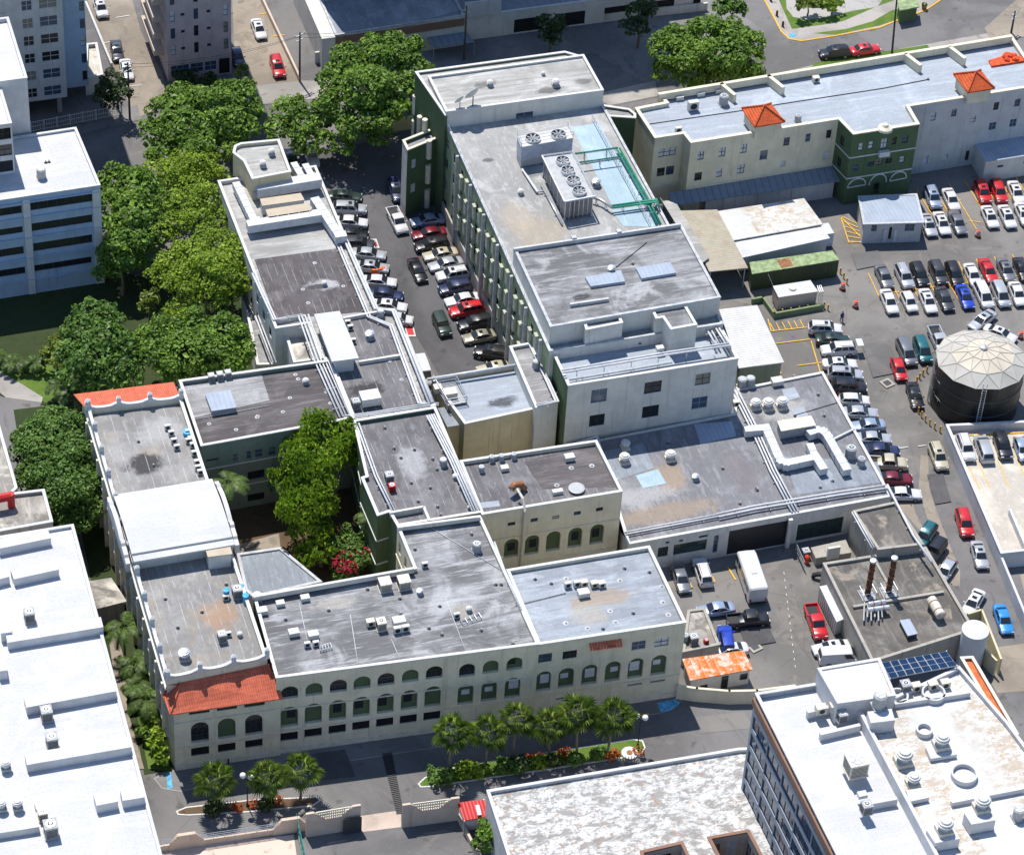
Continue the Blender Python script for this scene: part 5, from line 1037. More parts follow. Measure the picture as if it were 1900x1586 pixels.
for u in (.19, .92):
    c = a + d * (L * u); o = [(-2.0, 0), (2.0, 0), (2.0, .9), (1.0, 2.4), (-1.0, 2.4), (-2.0, .9)]; v = [c + d * x + Vector((d.y, -d.x, 0)) * s_ + Vector((0, 0, z)) for s_ in (-.2, .2) for x, z in o]
    m.add(v, [(0, 5, 4, 3, 2, 1), (6, 7, 8, 9, 10, 11)] + [(i, (i + 1) % 6, 6 + (i + 1) % 6, 6 + i) for i in range(6)])
m.build('pier', 'peach_wall', t)
t, P = wall_run('fence', 'teal mesh fence between the pink plaza and the gate parking', [(550, 1535), (572, 1640)], .5, 'green_trim', .15); m = MB()
d = P[1] - P[0]; [m.tube([P[0] + d * (i / 9), P[0] + d * (i / 9) + Vector((0, 0, 2.4))], .04, 5) for i in range(10)]; [m.tube([P[0] + Vector((0, 0, z)), P[1] + Vector((0, 0, z))], .03, 5) for z in (1.0, 1.7, 2.4)]; m.build('railing', 'teal', t)
wall_run('boundary_wall', 'curved cream boundary wall below the rusty shed roof', [(1256, 1296), (1290, 1301), (1350, 1306), (1401, 1305), (1470, 1296)], 2.3, 'cream_wall')
wall_run('boundary_wall', 'low pale wall between the red awning garden and the gate parking', [(850, 1521), (895, 1610)], 1.0, 'peach_wall')
wall_run('boundary_wall', 'short grey wall beside the white jeep in the driveway', [(586, 118), (620, 113)], 2.0, 'pale_wall')
wall_run('boundary_wall', 'tan and white wall dividing the tan lot from the driveway', [(484, 0), (556, 152)], 1.0, 'peach_wall')
wall_run('boundary_wall', 'grey parapet wall along the tan driveway by the grey apartments', [(160, 12), (207, 125)], .8, 'grey_wall')
wall_run('boundary_wall', 'white wall between forecourt parking and the top wing', [(862, 67), (1310, 20)], 1.4, 'pale_wall')
t, P = wall_run('gate_post_wall', 'tan wall and gate by the green building at the head of the aisle', [(705, 248), (770, 238)], 2.2, 'tan_wall')
# white bar fence, upper left
a, b = G(58, 246), G(226, 214); t = thing('bar_fence', 'white bar fence along the pavement below the grey apartments', 'fence', (a.x, a.y, 0)); d = b - a; m = MB(); L = d.length
[m.tube([a + d * (i / 40), a + d * (i / 40) + Vector((0, 0, 1.7))], .025, 4) for i in range(41)]; [m.tube([a + Vector((0, 0, z)), b + Vector((0, 0, z))], .045, 5) for z in (.2, .95, 1.7)]; m.build('bars', 'white_trim', t)
m = MB(); [m.tube([a + d * (i / 7), a + d * (i / 7) + Vector((0, 0, 1.85))], .09, 6) for i in range(8)]; m.build('fence_post', 'white_trim', t)
# red awning hut
t = thing('red_awning', 'small gate hut under a bright red ribbed roof with a white sign strip', 'hut', (*G(880, 1530)[:2], 0))
P4 = [G(*Q(1, 3, *p), z) for p, z in (((1428, 1218), 3.0), ((1615, 1195), 3.0), ((1672, 1310), 2.5), ((1478, 1343), 2.5))]; m = MB(); dn = Vector((0, 0, .12))
m.add(P4 + [p - dn for p in P4], ((3, 2, 1, 0), (4, 5, 6, 7), (0, 1, 5, 4), (1, 2, 6, 5), (2, 3, 7, 6), (3, 0, 4, 7))); m.build('awning', 'corr_red', t)
m = MB(); [m.tube([Vector((p.x, p.y, 0)), p], .07, 6) for p in P4]; m.build('post', 'galv', t)
c = sum(P4, Vector()) / 4; m = MB(); m.prism(offset(ccw([Vector((p.x, p.y, 0)) for p in P4]), .5), 0, 2.3); m.build('hut_wall', 'pale_wall', t)
S4 = [G(*Q(1, 3, *p), 2.9) for p in ((1555, 1235), (1582, 1230), (1600, 1300), (1572, 1305))]; m = MB(); m.prism(S4, 2.76, 2.9); m.build('sign', 'white_trim', t)
# ================================================================ vehicles
def paint(name, c, metal=.0, rough=.28):
    m, t, b = nodes('paint_' + name, rough, metal, .5); N = NT(t)
    N.l(N.mix(N.ramp(N.noise(N.coords(obj=True), 1.5, 5), .4, .75, 0, .25), c, [v * .7 + .02 for v in c]), b.inputs['Base Color'])
    b.inputs['Coat Weight'].default_value = .6; b.inputs['Coat Roughness'].default_value = .08
for n_, c_, mt in (('white', (.56, .56, .57), 0), ('silver', (.42, .44, .47), .3), ('grey', (.17, .18, .20), .3), ('dark', (.05, .052, .06), .2), ('black', (.012, .012, .015), 0), ('navy', (.02, .03, .085), .1), ('blue', (.015, .05, .38), .1), ('skyblue', (.03, .24, .62), .1), ('paleblue', (.30, .37, .50), .3), ('red', (.50, .012, .016), 0), ('maroon', (.15, .008, .02), .1), ('green', (.03, .05, .04), .2), ('teal', (.015, .12, .14), .2), ('beige', (.50, .45, .34), .2), ('olive', (.30, .28, .20), .3), ('cream', (.62, .58, .47), 0)): paint(n_, c_, mt)
plain('tyre', (.016, .016, .017), .85); plain('rim', (.35, .36, .38), .3, .7); plain('lamp_clear', (.6, .62, .65), .15); plain('lamp_red', (.35, .01, .01), .25); plain('car_trim', (.02, .02, .022), .5)
#        L    W    H   hood belt deck  xb0   xr0   xr1   xb1 (fractions of L from the nose)
SPEC = {'sedan': (4.7, 1.82, 1.46, .90, .98, 1.02, .27, .43, .70, .86), 'hatch': (4.0, 1.74, 1.50, .92, .98, 1.0, .25, .42, .84, .97), 'suv': (4.7, 1.9, 1.74, 1.05, 1.10, 1.1, .25, .39, .88, .985),
        'pickup': (5.4, 1.92, 1.78, 1.08, 1.12, 1.1, .25, .35, .56, .62), 'van': (5.1, 1.98, 2.05, 1.1, 1.15, 1.15, .13, .27, .96, .995), 'minivan': (4.9, 1.92, 1.72, 1.0, 1.06, 1.06, .17, .36, .90, .985), 'jeep': (4.2, 1.86, 1.82, 1.12, 1.14, 1.14, .33, .38, .95, .985)}
def sm(a, b, t): t = max(0, min(1, (t - a) / (b - a))); return t * t * (3 - 2 * t)
PROTO = {}
def proto(kind):
    L, Wd, H, hood, belt, deck, b0, r0, r1, b1 = SPEC[kind]; X = lambda f: L / 2 - f * L; hw = Wd / 2
    root = bpy.data.objects.new('parked_car', None); box_ = kind in ('jeep', 'van', 'pickup')
    st = [0, .012, .04, .09, .16, .24, .32, .45, .6, .72, .82, .9, .955, .985, 1]
    rings = []
    for f in st:
        e = min(1, sm(-.03, .12, f) * (.9 if not box_ else .6) + (.1 if not box_ else .4)); e2 = sm(1.03, .88, f) * .75 + .25
        w_ = hw * (.72 + .28 * min(e, e2) ** .5) if not box_ else hw * (.88 + .12 * min(e, e2) ** .5)
        top = (.62 + (hood - .62) * sm(-.02, .07, f)) if f < b0 else belt
        if f < b0: top = min(top, hood - (.10 if not box_ else .03) * (1 - f / b0))
        if f >= .3: top = belt + (deck - belt) * sm(.5, .9, f)
        if f > .9: top -= (.18 if kind != 'van' else .06) * sm(.94, 1.03, f)
        if kind == 'pickup' and f > .64: top = .72 if f < .97 else 1.0
        zb = .22 + .14 * (1 - min(1, f / .06)) + .14 * (1 - min(1, (1 - f) / .06))
        zm = zb + (top - zb) * .5
        half = [(0, zb), (w_ * .84, zb), (w_ * .97, zb + .08), (w_, zm), (w_ * .985, top - .16), (w_ * .93, top - .05), (w_ * .8, top), (0, top + .025)]
        rings.append([(X(f), -y, z) for y, z in half] + [(X(f), y, z) for y, z in reversed(half[1:-1])])
    m = MB(); n = len(rings[0]); m.add([p for r in rings for p in r], [(i * n + j, (i + 1) * n + j, (i + 1) * n + (j + 1) % n, i * n + (j + 1) % n) for i in range(len(rings) - 1) for j in range(n)] + [tuple(range(n)), tuple(reversed(range((len(rings) - 1) * n, len(rings) * n)))])
    # cabin
    wb, wr = hw * .90, hw * (.70 if not box_ else .80); zr = H - .06
    pb = [(b0, belt - .03), (r0, zr), (r1, zr - (.02 if kind != 'sedan' else .04)), (b1, (deck if kind != 'pickup' else belt) - .03)]
    cols = [(pb[0], wb * .92, 0), (pb[1], wr, 0), (((pb[1][0] + pb[2][0]) / 2, zr + .035), wr * 1.02, 0), (pb[2], wr * .97, 0), (pb[3], wb * .92, 0)]
    ca = []
    for (f, z), w_, _ in cols:
        zt = z; ca.append([(X(f), -w_, zt), (X(f), -w_ * .55, zt + (.05 if z > belt + .2 else .012)), (X(f), w_ * .55, zt + (.05 if z > belt + .2 else .012)), (X(f), w_, zt)])
    fs = [(i * 4 + j, i * 4 + j + 1, (i + 1) * 4 + j + 1, (i + 1) * 4 + j) for i in range(4) for j in range(3)]
    vs = [p for c in ca for p in c]; o = len(vs)
    for s_ in (-1, 1):
        vs += [(X(pb[0][0]), s_ * wb, belt - .05), (X(pb[1][0]), s_ * wb, belt - .05), (X((pb[1][0] + pb[2][0]) / 2), s_ * wb, belt - .05), (X(pb[2][0]), s_ * wb, belt - .05), (X(pb[3][0]), s_ * wb, belt - .05)]
    for i in range(4):
        fs += [(o + i, i * 4, (i + 1) * 4, o + i + 1), (o + 5 + i + 1, (i + 1) * 4 + 3, i * 4 + 3, o + 5 + i)]
    m.add(vs, fs)
    if kind == 'pickup':
        for s_ in (-1, 1): m.box((X(.81), s_ * (hw - .09), .92), (L * .36, .16, .36))
        m.box((X(.985), 0, .9), (.12, Wd * .86, .36))
    for s_ in (-1, 1): m.box((X(b0 + .06), s_ * (hw + .09), belt + .05), (.14, .2, .13))
    body = m.build('body', 'paint_white', root, True)
    bmx = bmesh.new(); bmx.from_mesh(body.data); bmesh.ops.recalc_face_normals(bmx, faces=bmx.faces)
    for e in bmx.edges: e.smooth = e.calc_face_angle(0) < .75
    bmx.to_mesh(body.data); bmx.free()
    def patch(c4, u0, u1, v0, v1, off, ax=2, sg=1):
        c4 = [Vector(p) for p in c4]; nr = (c4[1] - c4[0]).cross(c4[3] - c4[0]).normalized()
        if nr[ax] * sg < 0: nr = -nr
        bl = lambda u, v: (c4[0] * (1 - u) + c4[1] * u) * (1 - v) + (c4[3] * (1 - u) + c4[2] * u) * v
        return [bl(u, v) + nr * off for u, v in ((u0, v0), (u1, v0), (u1, v1), (u0, v1))]
    def glass(name, ps):
        g = MB(); [g.quad(*p) for p in ps]; return g.build(name, 'glass_dark', root)
    F0, F1 = X(b0), X(r0); R0_, R1_ = X(r1), X(b1)
    glass('windscreen', [patch(((F0, -wb * .92, belt), (F0, wb * .92, belt), (F1, wr, zr), (F1, -wr, zr)), .05, .95, .06, .93, .045)])
    zd = deck if kind != 'pickup' else belt
    glass('rear_window', [patch(((R1_, wb * .92, zd), (R1_, -wb * .92, zd), (R0_, -wr * .97, zr), (R0_, wr * .97, zr)), .07, .93, .15, .9, .045)])
    for s_ in (-1, 1):
        q4 = [(F0, wb, belt), (R1_, wb, belt), (R0_, wr, zr), (F1, wr, zr)]
        q4 = [(x, s_ * y, z) for x, y, z in q4]
        sp = ((.09, .47), (.51, .9)) if kind != 'pickup' else ((.1, .52), (.56, .92))
        if kind in ('suv', 'minivan', 'jeep'): sp = ((.09, .36), (.4, .66), (.7, .93))
        if kind == 'van': sp = ((.08, .3),)
        g = [patch(q4, a, b, .1, .88, .03, 1, s_) for a, b in sp]
        glass('side_window', g)
    if kind in ('suv', 'sedan') : 
        g = MB(); zz = zr + .07; g.quad((X(r0 + .05), -.32, zz), (X(r0 + .05), .32, zz), (X(r0 + .15), .32, zz + .02), (X(r0 + .15), -.32, zz + .02)); PROTO_SUN[kind] = g
    rw = .34 if kind in ('suv', 'pickup', 'jeep', 'van') else .31
    for f in (.18, .79):
        for s_ in (-1, 1):
            y = s_ * (hw - .09); w = MB(); w.tube([(X(f), y - .115, rw), (X(f), y + .115, rw)], rw, 16); t_ = w.build('wheel', 'tyre', root)
            w = MB(); yy = y + s_ * .118; w.tube([(X(f), yy - .004, rw), (X(f), yy + .004, rw)], rw * .62, 12); w.build('rim', 'rim', t_)
    for s_ in (-1, 1):
        w = MB(); w.box((X(.03), s_ * hw * .66, .66 if hood < 1 else .78), (.2, .38, .16)); w.build('headlight', 'lamp_clear', root)
        w = MB(); w.box((X(.985), s_ * hw * .72, .84 if kind != 'van' else 1.1), (.1, .3, .2 if kind == 'sedan' else .36)); w.build('tail_light', 'lamp_red', root)
    w = MB(); w.box((X(.0) - .03, 0, .42), (.1, Wd * .55, .16)); w.build('grille', 'car_trim', root)
    if kind in ('suv', 'jeep'):
        w = MB(); [w.tube([(X(r0 + .06), s_ * wr * .82, zr + .12), (X(r1 - .03), s_ * wr * .82, zr + .12)], .025, 5) for s_ in (-1, 1)]; w.build('roof_rail', 'car_trim', root)
    if kind == 'jeep': w = MB(); w.tube([(X(1) - .02, 0, 1.0), (X(1) - .22, 0, 1.0)], .34, 16); w.build('spare_wheel', 'tyre', root)
    if kind == 'pickup': w = MB(); w.box((X(.81), 0, .76), (L * .33, Wd * .74, .03)); w.build('cargo_bed', 'car_trim', root)
    ks = []
    for ch in [o_ for o_ in COL.objects if o_.parent is root]: ks.append((ch, [o_ for o_ in COL.objects if o_.parent is ch]))
    return root, ks
PROTO_SUN = {}
RC = random.Random(11)
def place_car(px, py, kind, colr, ndx, ndy, label, group, z=.02, cat=None, zref=.75):
    first = kind not in PROTO
    if first: PROTO[kind] = proto(kind)
    root, ks = PROTO[kind]
    nm = {'pickup': 'pickup_truck', 'van': 'parked_van', 'minivan': 'parked_van', 'jeep': 'parked_car'}.get(kind, 'parked_car')
    p = G(px, py, z + zref); rz = yaw_of(px, py, ndx, ndy) + RC.uniform(-.03, .03)
    if first: r = root; COL.objects.link(r)
    else: r = root.copy(); COL.objects.link(r)
    r.name = nm; r.location = (p.x, p.y, z); r.rotation_euler = (0, 0, rz); s_ = RC.uniform(.97, 1.03); r.scale = (s_, .95, RC.uniform(.94, 1.0))
    tag(r, label, cat or {'pickup': 'pickup truck', 'van': 'van', 'minivan': 'van'}.get(kind, 'car'), group)
    for ch, sub in ks:
        c = ch if first else ch.copy()
        if not first: COL.objects.link(c); c.parent = r
        if ch.name.split('.')[0] == 'body': c.material_slots[0].link = 'OBJECT'; c.material_slots[0].material = MATS['paint_' + colr]
        for g in sub:
            if not first: h = g.copy(); COL.objects.link(h); h.parent = c
    if kind in PROTO_SUN and RC.random() < .45: PROTO_SUN[kind].build('sunroof', 'glass_dark', r)
def cars(text, group, z=.02):
    for ln in text.strip().split('\n'):
        a, label = ln.split('|'); px, py, kind, colr, dx, dy = a.split()
        place_car(float(px), float(py), kind, colr, float(dx), float(dy), label.strip(), group, z)
cars('''793 408 sedan paleblue -60 9|silver blue sedan at the far end of the row below the green wall
796 432 sedan maroon -60 9|dark maroon sedan in the shade of the green building wall
801 453 suv black -60 10|black suv between the maroon and the beige sedan
817 471 sedan beige -60 11|beige sedan fourth in the row along the green wall
827 489 sedan silver -60 11|silver sedan with open sunroof behind the moving black car
840 509 suv white -60 11|white suv parked between silver sedan and navy pickup by the green wall
845 533 suv navy -60 11|navy blue suv in the row along the green wall
858 555 sedan white -60 11|pale white sedan next to the bright red suv
866 574 suv red -60 11|bright red suv parked along the green wall
882 599 suv black -60 11|black suv right below the bright red suv
890 623 sedan olive -60 11|olive beige sedan near the end of the green wall row
912 654 suv black -60 -9|black suv parked askew at the aisle end by the connector block
918 681 sedan beige -60 9|beige car half hidden behind the connector roof edge
649 387 suv silver 60 3|silver suv with nose out beside the white ducted roof
640 363 sedan green 60 3|dark green car in tree shade beside the white ducts
651 411 sedan white 60 3|white car half hidden behind the white duct roof
653 433 sedan black 60 4|black car in the shadow above the first red stall marking
665 452 suv dark 60 4|charcoal suv hidden between the white car and the first red stall marking
684 470 sedan silver 60 5|silver sedan beside the first red stall marking
690 494 sedan silver 60 5|grey silver sedan above the orange barrier
703 521 sedan white 60 6|white sedan just below the orange barrier
716 545 sedan navy 60 6|navy sedan nose out from the service wing
722 566 sedan white 60 6|white sedan below the navy sedan at the service wing
739 591 hatch white 60 6|white hatchback at the corner of the service wing roof
785 690 van white 16 40|white van at the aisle end beside the pipe bundle''', 'cars in the shaded parking aisle')
cars('''737 408 pickup white 26 50|white pickup driving down the narrow aisle
775 500 sedan black 26 52|black sedan standing in the middle of the aisle
820 602 jeep green 22 50|dark green boxy jeep standing in the aisle
735 352 suv navy 12 40|dark blue car in tree shade at the foot of the stair tower
578 290 jeep white 12 45|white topped jeep under the trees beside the stair tower
541 296 sedan dark 12 45|dark car hidden under the trees by the rounded stair tower''', 'cars standing in the narrow aisle')
cars('''1731 366 suv paleblue 20 45|grey blue suv at the left end of the far row by the green entrance
1765 369 sedan white 20 45|white sedan beside the grey blue suv in the far row
1823 356 suv red 20 45|left one of two red cars parked against the blue roofed outhouse
1853 355 suv red 20 45|right one of two red cars parked against the blue roofed outhouse
1886 356 sedan white 20 45|white sedan at the right edge beside the two red cars
1723 416 sedan silver 20 45|silver green sedan right against the grey gate office
1748 413 sedan white 20 45|white sedan second from the grey gate office
1777 412 sedan grey 20 45|grey blue sedan third from the grey gate office
1837 401 sedan white 20 45|white sedan with sunroof right of the empty stall
1869 401 sedan white 20 45|white sedan in front of the right red car
1899 396 sedan white 20 45|white sedan cut by the right edge in the second far row''', 'cars in the far rows of the rear lot')
cars('''1641 512 sedan grey 20 45|grey sedan at the left end of the middle double row
1678 512 suv silver 20 45|silver grey suv with sunroof second in the middle row
1706 509 suv black 20 45|glossy black suv third in the middle row
1741 506 suv dark 20 45|charcoal suv with roof bars in the middle row
1771 508 suv black 20 45|black suv right of the charcoal suv with roof bars
1805 509 sedan white 20 45|white sedan between black suv and red sedan in the middle row
1834 501 sedan red 20 45|red sedan in the middle row of the rear lot
1867 500 sedan grey 20 45|purple grey sedan right of the red sedan in the middle row
1897 498 sedan black 20 45|black sedan at the right end of the middle row
1650 558 sedan white 20 45|white sedan at the left end of the front row of the rear lot
1687 558 hatch white 20 45|tall white hatchback second in the front row
1722 557 sedan white 20 45|white sedan with sunroof third in the front row
1753 553 sedan dark 20 45|dark charcoal sedan in the front row of the rear lot
1791 549 sedan blue 20 45|bright blue sedan in the front row of the rear lot
1825 547 minivan white 20 45|white minivan right of the bright blue sedan
1857 545 minivan silver 20 45|silver minivan right of the white minivan
1888 544 sedan white 20 45|white sedan right of the silver minivan''', 'cars in the double row of the rear lot')
cars('''1823 593 sedan silver -45 32|silver sedan turning just behind the round tank
1856 618 sedan white 45 18|white car mostly hidden behind the round tank dome
1742 630 pickup silver 20 45|grey pickup tucked against the round tank
1682 652 minivan grey 20 46|grey blue minivan left of the teal minivan
1712 648 minivan teal 20 46|teal minivan beside the round tank
1668 684 hatch red 18 46|small bright red hatchback near the round tank
1698 732 sedan black 15 46|shiny black coupe alone beside the yellow bollards''', 'cars around the round tank')
cars('''1531 609 suv white 60 2|white crossover with dark glass roof at the top of the annex row
1545 629 sedan green 60 1|dark green sedan below the white crossover
1556 648 suv white -60 3|white suv with open tailgate in the annex row
1558 674 sedan white 60 0|white sedan below the suv with open tailgate
1569 694 suv silver 60 2|silver suv with black roof rails in the annex row
1576 717 suv black 60 2|black suv in the annex row
1585 741 hatch white 60 2|white hatchback below the black suv in the annex row
1595 764 sedan silver 60 2|silver sedan seventh along the annex row
1610 788 sedan paleblue -60 3|pale blue sedan facing the annex wall
1621 812 sedan silver 60 2|silver sedan below the pale blue sedan
1635 834 sedan navy 60 2|dark navy sedan in the lower annex row
1645 858 pickup beige 60 2|beige pickup in the lower annex row
1659 886 sedan maroon 60 2|dark red sedan near the lower end of the annex row
1675 915 sedan white 60 2|white sedan at the lower end of the annex row''', 'cars in the row along the low annex')
cars('''1741 846 suv beige 20 50|beige suv driving along the white deck wall
1790 969 suv red 16 50|red suv in the lane beside the deck wall
1818 1028 sedan silver 14 50|silver white sedan in the lane beside the deck wall
1717 992 suv teal -25 35|dark teal suv parked diagonally by the boiler house
1735 1022 jeep black -25 35|black jeep parked diagonally by the boiler house
1755 1058 hatch silver -25 35|pale grey hatchback parked diagonally by the boiler house
1806 1117 sedan white -26 40|white sedan parked diagonally above the white silo
1862 1147 sedan skyblue 18 50|sky blue sedan at the lower right of the lane
1893 1428 sedan blue 18 50|blue car peeking out beside the white tower''', 'cars in the lane by the deck')
cars('''1264 1072 sedan grey 16 45|dark grey sedan in the shaded corner of the service yard
1304 1060 suv white -16 -45|white suv parked tail out in the service yard
1328 1129 sedan paleblue -50 6|grey blue sedan beside the stained utility roof
1388 1148 pickup black 50 -4|black pickup beside the grey blue sedan in the yard
1348 1186 suv blue -8 -45|vivid blue suv next to the rusty shed
1352 1204 sedan white -50 6|white car hidden behind the rusty shed roof
1514 1152 pickup red 16 45|red pickup beside the slim generator box
1543 1200 sedan white -50 8|white sedan beside the white van at the tower
1559 1218 van white 50 -2|white van tight against the white tower''', 'cars in the service yard')
cars('''1792 830 suv white 17 45|white suv on the raised deck
1826 831 minivan silver -17 -45|silver wagon between white suv and black suv on the deck
1861 826 suv black 17 45|black suv on the raised deck
1897 832 hatch paleblue 17 45|pale car at the right edge of the raised deck''', 'cars on the raised parking deck', 1.58)
cars('''187 14 suv white 10 40|white suv at the top of the tan driveway
217 93 sedan dark 10 45|dark sedan with pale roof on the tan driveway
235 128 sedan white 10 45|white car half hidden by the dark street tree
441 104 hatch navy 12 40|blue car in the shade of the pink apartments
480 53 sedan white 14 42|white sedan in the tan lot right of the pink apartments
515 123 suv red 12 45|bright red suv in the tan lot by the divider wall
581 33 pickup black -10 -40|black pickup in the driveway beside the top wing
596 68 jeep white -12 -40|white jeep with spare wheel by the top wing''', 'cars at the apartment lots')
cars('''1549 97 suv black -50 5|black suv parked along the street by the cream wing
1605 91 sedan red 50 -7|red sedan parked behind the black suv on the street''', 'cars parked on the street')
for o in [o for o in COL.objects if 'open tailgate in the annex' in o.get('label', '')]: m = MB(); m.box((-2.7, 0, 1.78), (.85, 1.5, .06)); m.build('tailgate', 'paint_white', o)
# small bus
p = G(1394, 1072, 1.2); t = thing('parked_bus', 'white minibus with a roof hatch standing in the service yard', 'bus', (p.x, p.y, 0))
rz = yaw_of(1394, 1072, -22, -64); m = MB(); Lb, wb_, hb = 7.0, 2.35, 2.9
def bt(x, y, z): c, s_ = math.cos(rz), math.sin(rz); return (p.x + x * c - y * s_, p.y + x * s_ + y * c, z)
rs = []
for x, k, zt in ((-Lb / 2, .93, 2.72), (-Lb / 2 + .18, 1, 2.88), (Lb / 2 - .9, 1, 2.9), (Lb / 2 - .3, .97, 2.75), (Lb / 2, .9, 2.1)):
    h = wb_ / 2 * k; rs.append([bt(x, y, z) for y, z in ((-h, .45), (-h, zt - .25), (-h * .88, zt - .05), (0, zt), (h * .88, zt - .05), (h, zt - .25), (h, .45))])
m.add([q for r in rs for q in r], [(i * 7 + j, i * 7 + (j + 1) % 7, (i + 1) * 7 + (j + 1) % 7, (i + 1) * 7 + j) for i in range(4) for j in range(7)] + [tuple(reversed(range(7))), tuple(range(28, 35))]); m.build('body', 'paint_white', t)
m = MB()
for s_ in (-1, 1):
    for k in range(5): x = -2.9 + k * 1.25; y = s_ * (wb_ / 2 + .012); q = [bt(x, y, 1.55), bt(x + 1.05, y, 1.55), bt(x + 1.05, y, 2.35), bt(x, y, 2.35)]; m.quad(*q)
m.build('side_window', 'glass_dark', t); m = MB(); m.quad(bt(Lb / 2 + .02, -1, 1.3), bt(Lb / 2 + .02, 1, 1.3), bt(Lb / 2 - .2, .95, 2.4), bt(Lb / 2 - .2, -.95, 2.4)); m.build('windscreen', 'glass_dark', t)
for x in (-2.3, 2.5):
    for s_ in (-1, 1): m = MB(); m.tube([bt(x, s_ * 1.0, .42), bt(x, s_ * 1.19, .42)], .42, 14); m.build('wheel', 'tyre', t)
m = MB(); c = bt(-.6, 0, 2.93); m.box((c[0], c[1], 2.93), (.7, .7, .08), rz); m.build('roof_hatch', 'panel_white', t)
m = MB(); [m.box(bt(-Lb / 2 - .02, s_ * .95, .95), (.06, .22, .3), rz) for s_ in (-1, 1)]; m.build('tail_light', 'lamp_red', t)
m = MB(); m.box(bt(-Lb / 2 - .08, 0, .55), (.12, 2.1, .18), rz); m.build('bumper', 'car_trim', t)
# ================================================================ trees and plants
leafm('leaf_green', (.06, .125, .014), (.14, .26, .026), (.27, .40, .055)); leafm('leaf_light', (.11, .20, .012), (.24, .37, .02), (.40, .50, .06), .3)
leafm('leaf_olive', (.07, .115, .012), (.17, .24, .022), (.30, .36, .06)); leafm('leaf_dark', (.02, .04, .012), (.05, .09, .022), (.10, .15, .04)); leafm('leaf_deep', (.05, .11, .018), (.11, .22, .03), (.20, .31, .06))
leafm('frond', (.07, .12, .022), (.20, .30, .045), (.45, .50, .15), .15, .4); leafm('petal_red', (.30, .01, .03), (.45, .02, .06), (.6, .05, .1)); leafm('petal_orange', (.40, .06, .01), (.55, .10, .015), (.6, .2, .03))
leafm('leaf_weep', (.09, .17, .013), (.25, .41, .024), (.44, .56, .07), .3); leafm('frond_dark', (.03, .06, .014), (.08, .14, .028), (.18, .25, .06), .15, .45)
plain('bark', (.16, .13, .10), .95, var=.35, scale=6); plain('palm_bark', (.22, .19, .15), .95, var=.3, scale=8)
def cards(m, R, c, r, n, size, flat=.78, up=.65, aspect=1.0, droop=0.0, shell=.62):
    for _ in range(n):
        z = R.uniform(-.45, 1); a = R.uniform(0, 6.2832); q = math.sqrt(max(0, 1 - z * z)); d = Vector((q * math.cos(a), q * math.sin(a), z))
        rr = r * (shell + (1.04 - shell) * R.random() ** .5); p = c + Vector((d.x * rr, d.y * rr, d.z * rr * flat))
        nr = (d + Vector((R.gauss(0, .55), R.gauss(0, .55), up + R.gauss(0, .45)))).normalized()
        t1 = nr.cross(Vector((R.gauss(0, 1), R.gauss(0, 1), R.gauss(0, .4) - droop))).normalized(); t2 = nr.cross(t1)
        s_ = size * R.choice((.5, .75, 1, 1.1, 1.6)) * R.uniform(.8, 1.2); x, y = t1 * s_ * .5, t2 * s_ * .5 * aspect
        b = nr * s_ * .14
        m.add((p - x - b, p - y * .8 + x * .15, p + x - b - Vector((0, 0, droop * s_)), p + y * .8 - x * .1), ((0, 1, 2), (0, 2, 3)))
def tree(label, lobes, zc, mat='leaf_green', name='shade_tree', size=.5, dens=1.0, base=None, group=None, flat=.75, droop=0.0, sub=9, cat='tree', aspect=.8):
    R = random.Random(int(lobes[0][0] * 7 + lobes[0][1] * 13)); pts = []
    for l in lobes:
        x, y, rp = l[:3]; z = l[3] if len(l) > 3 else zc; r = rp / 12.6 * (1.12 if name == 'weeping_tree' else 1.22)
        pts.append((G(x, y, z), r))
    cx = sum(p.x for p, r in pts) / len(pts); cy = sum(p.y for p, r in pts) / len(pts)
    if base: cx, cy = G(*base)[:2]
    t = thing(name, label, cat, (cx, cy, 0), 0, group); m = MB()
    for c, r in pts:
        k = max(6, int(sub * 1.35 * (r / 4) ** 1.4) + 3)
        for _ in range(k):
            z = R.uniform(-.25, .95); a = R.uniform(0, 6.2832); q = math.sqrt(1 - z * z); rr = r * R.uniform(.5, .82)
            sc = c + Vector((q * math.cos(a) * rr, q * math.sin(a) * rr, z * rr * flat)); sr = r * R.uniform(.20, .42)
            cards(m, R, sc, sr, int(dens * 16 * sr * sr / (size * size)) + 8, size, flat, droop=droop, aspect=aspect)
        cards(m, R, c, r * .78, int(dens * 5 * r * r / (size * size)) + 6, size * 1.15, flat, droop=droop)
    tr = MB(); rad = max(.12, max(r for c, r in pts) * .075); hb = min(c.z - r * .5 for c, r in pts); hb = max(hb, zc * .35)
    tr.tube([(cx, cy, 0), (cx + .1, cy, hb * .5), (cx, cy + .1, hb)], rad * 1.3, 8, rad * .8)
    for c, r in pts:
        mid = Vector((cx * .5 + c.x * .5, cy * .5 + c.y * .5, (hb + c.z) / 2 + .2)); tr.tube([(cx, cy + .1, hb - .1), mid, c], rad * .6, 6, rad * .18)
        for _ in range(3): tr.tube([mid, c + Vector((R.gauss(0, r * .4), R.gauss(0, r * .4), R.uniform(0, r * .4)))], rad * .28, 5, rad * .08)
    tr.build('trunk', 'bark', t); m.build('crown', mat, t)
    return t
tree('big spreading tree with glossy green leaves left of the tall green building', [(700, 105, 42, 11), (745, 95, 36, 10), (655, 118, 40, 10), (770, 125, 26, 9), (625, 150, 34, 9), (680, 165, 50, 11), (735, 165, 40, 9), (625, 195, 36, 8), (690, 215, 42, 8), (735, 205, 28, 8), (650, 240, 30, 7), (705, 250, 24, 6)], 9, 'leaf_green', base=(700, 260))
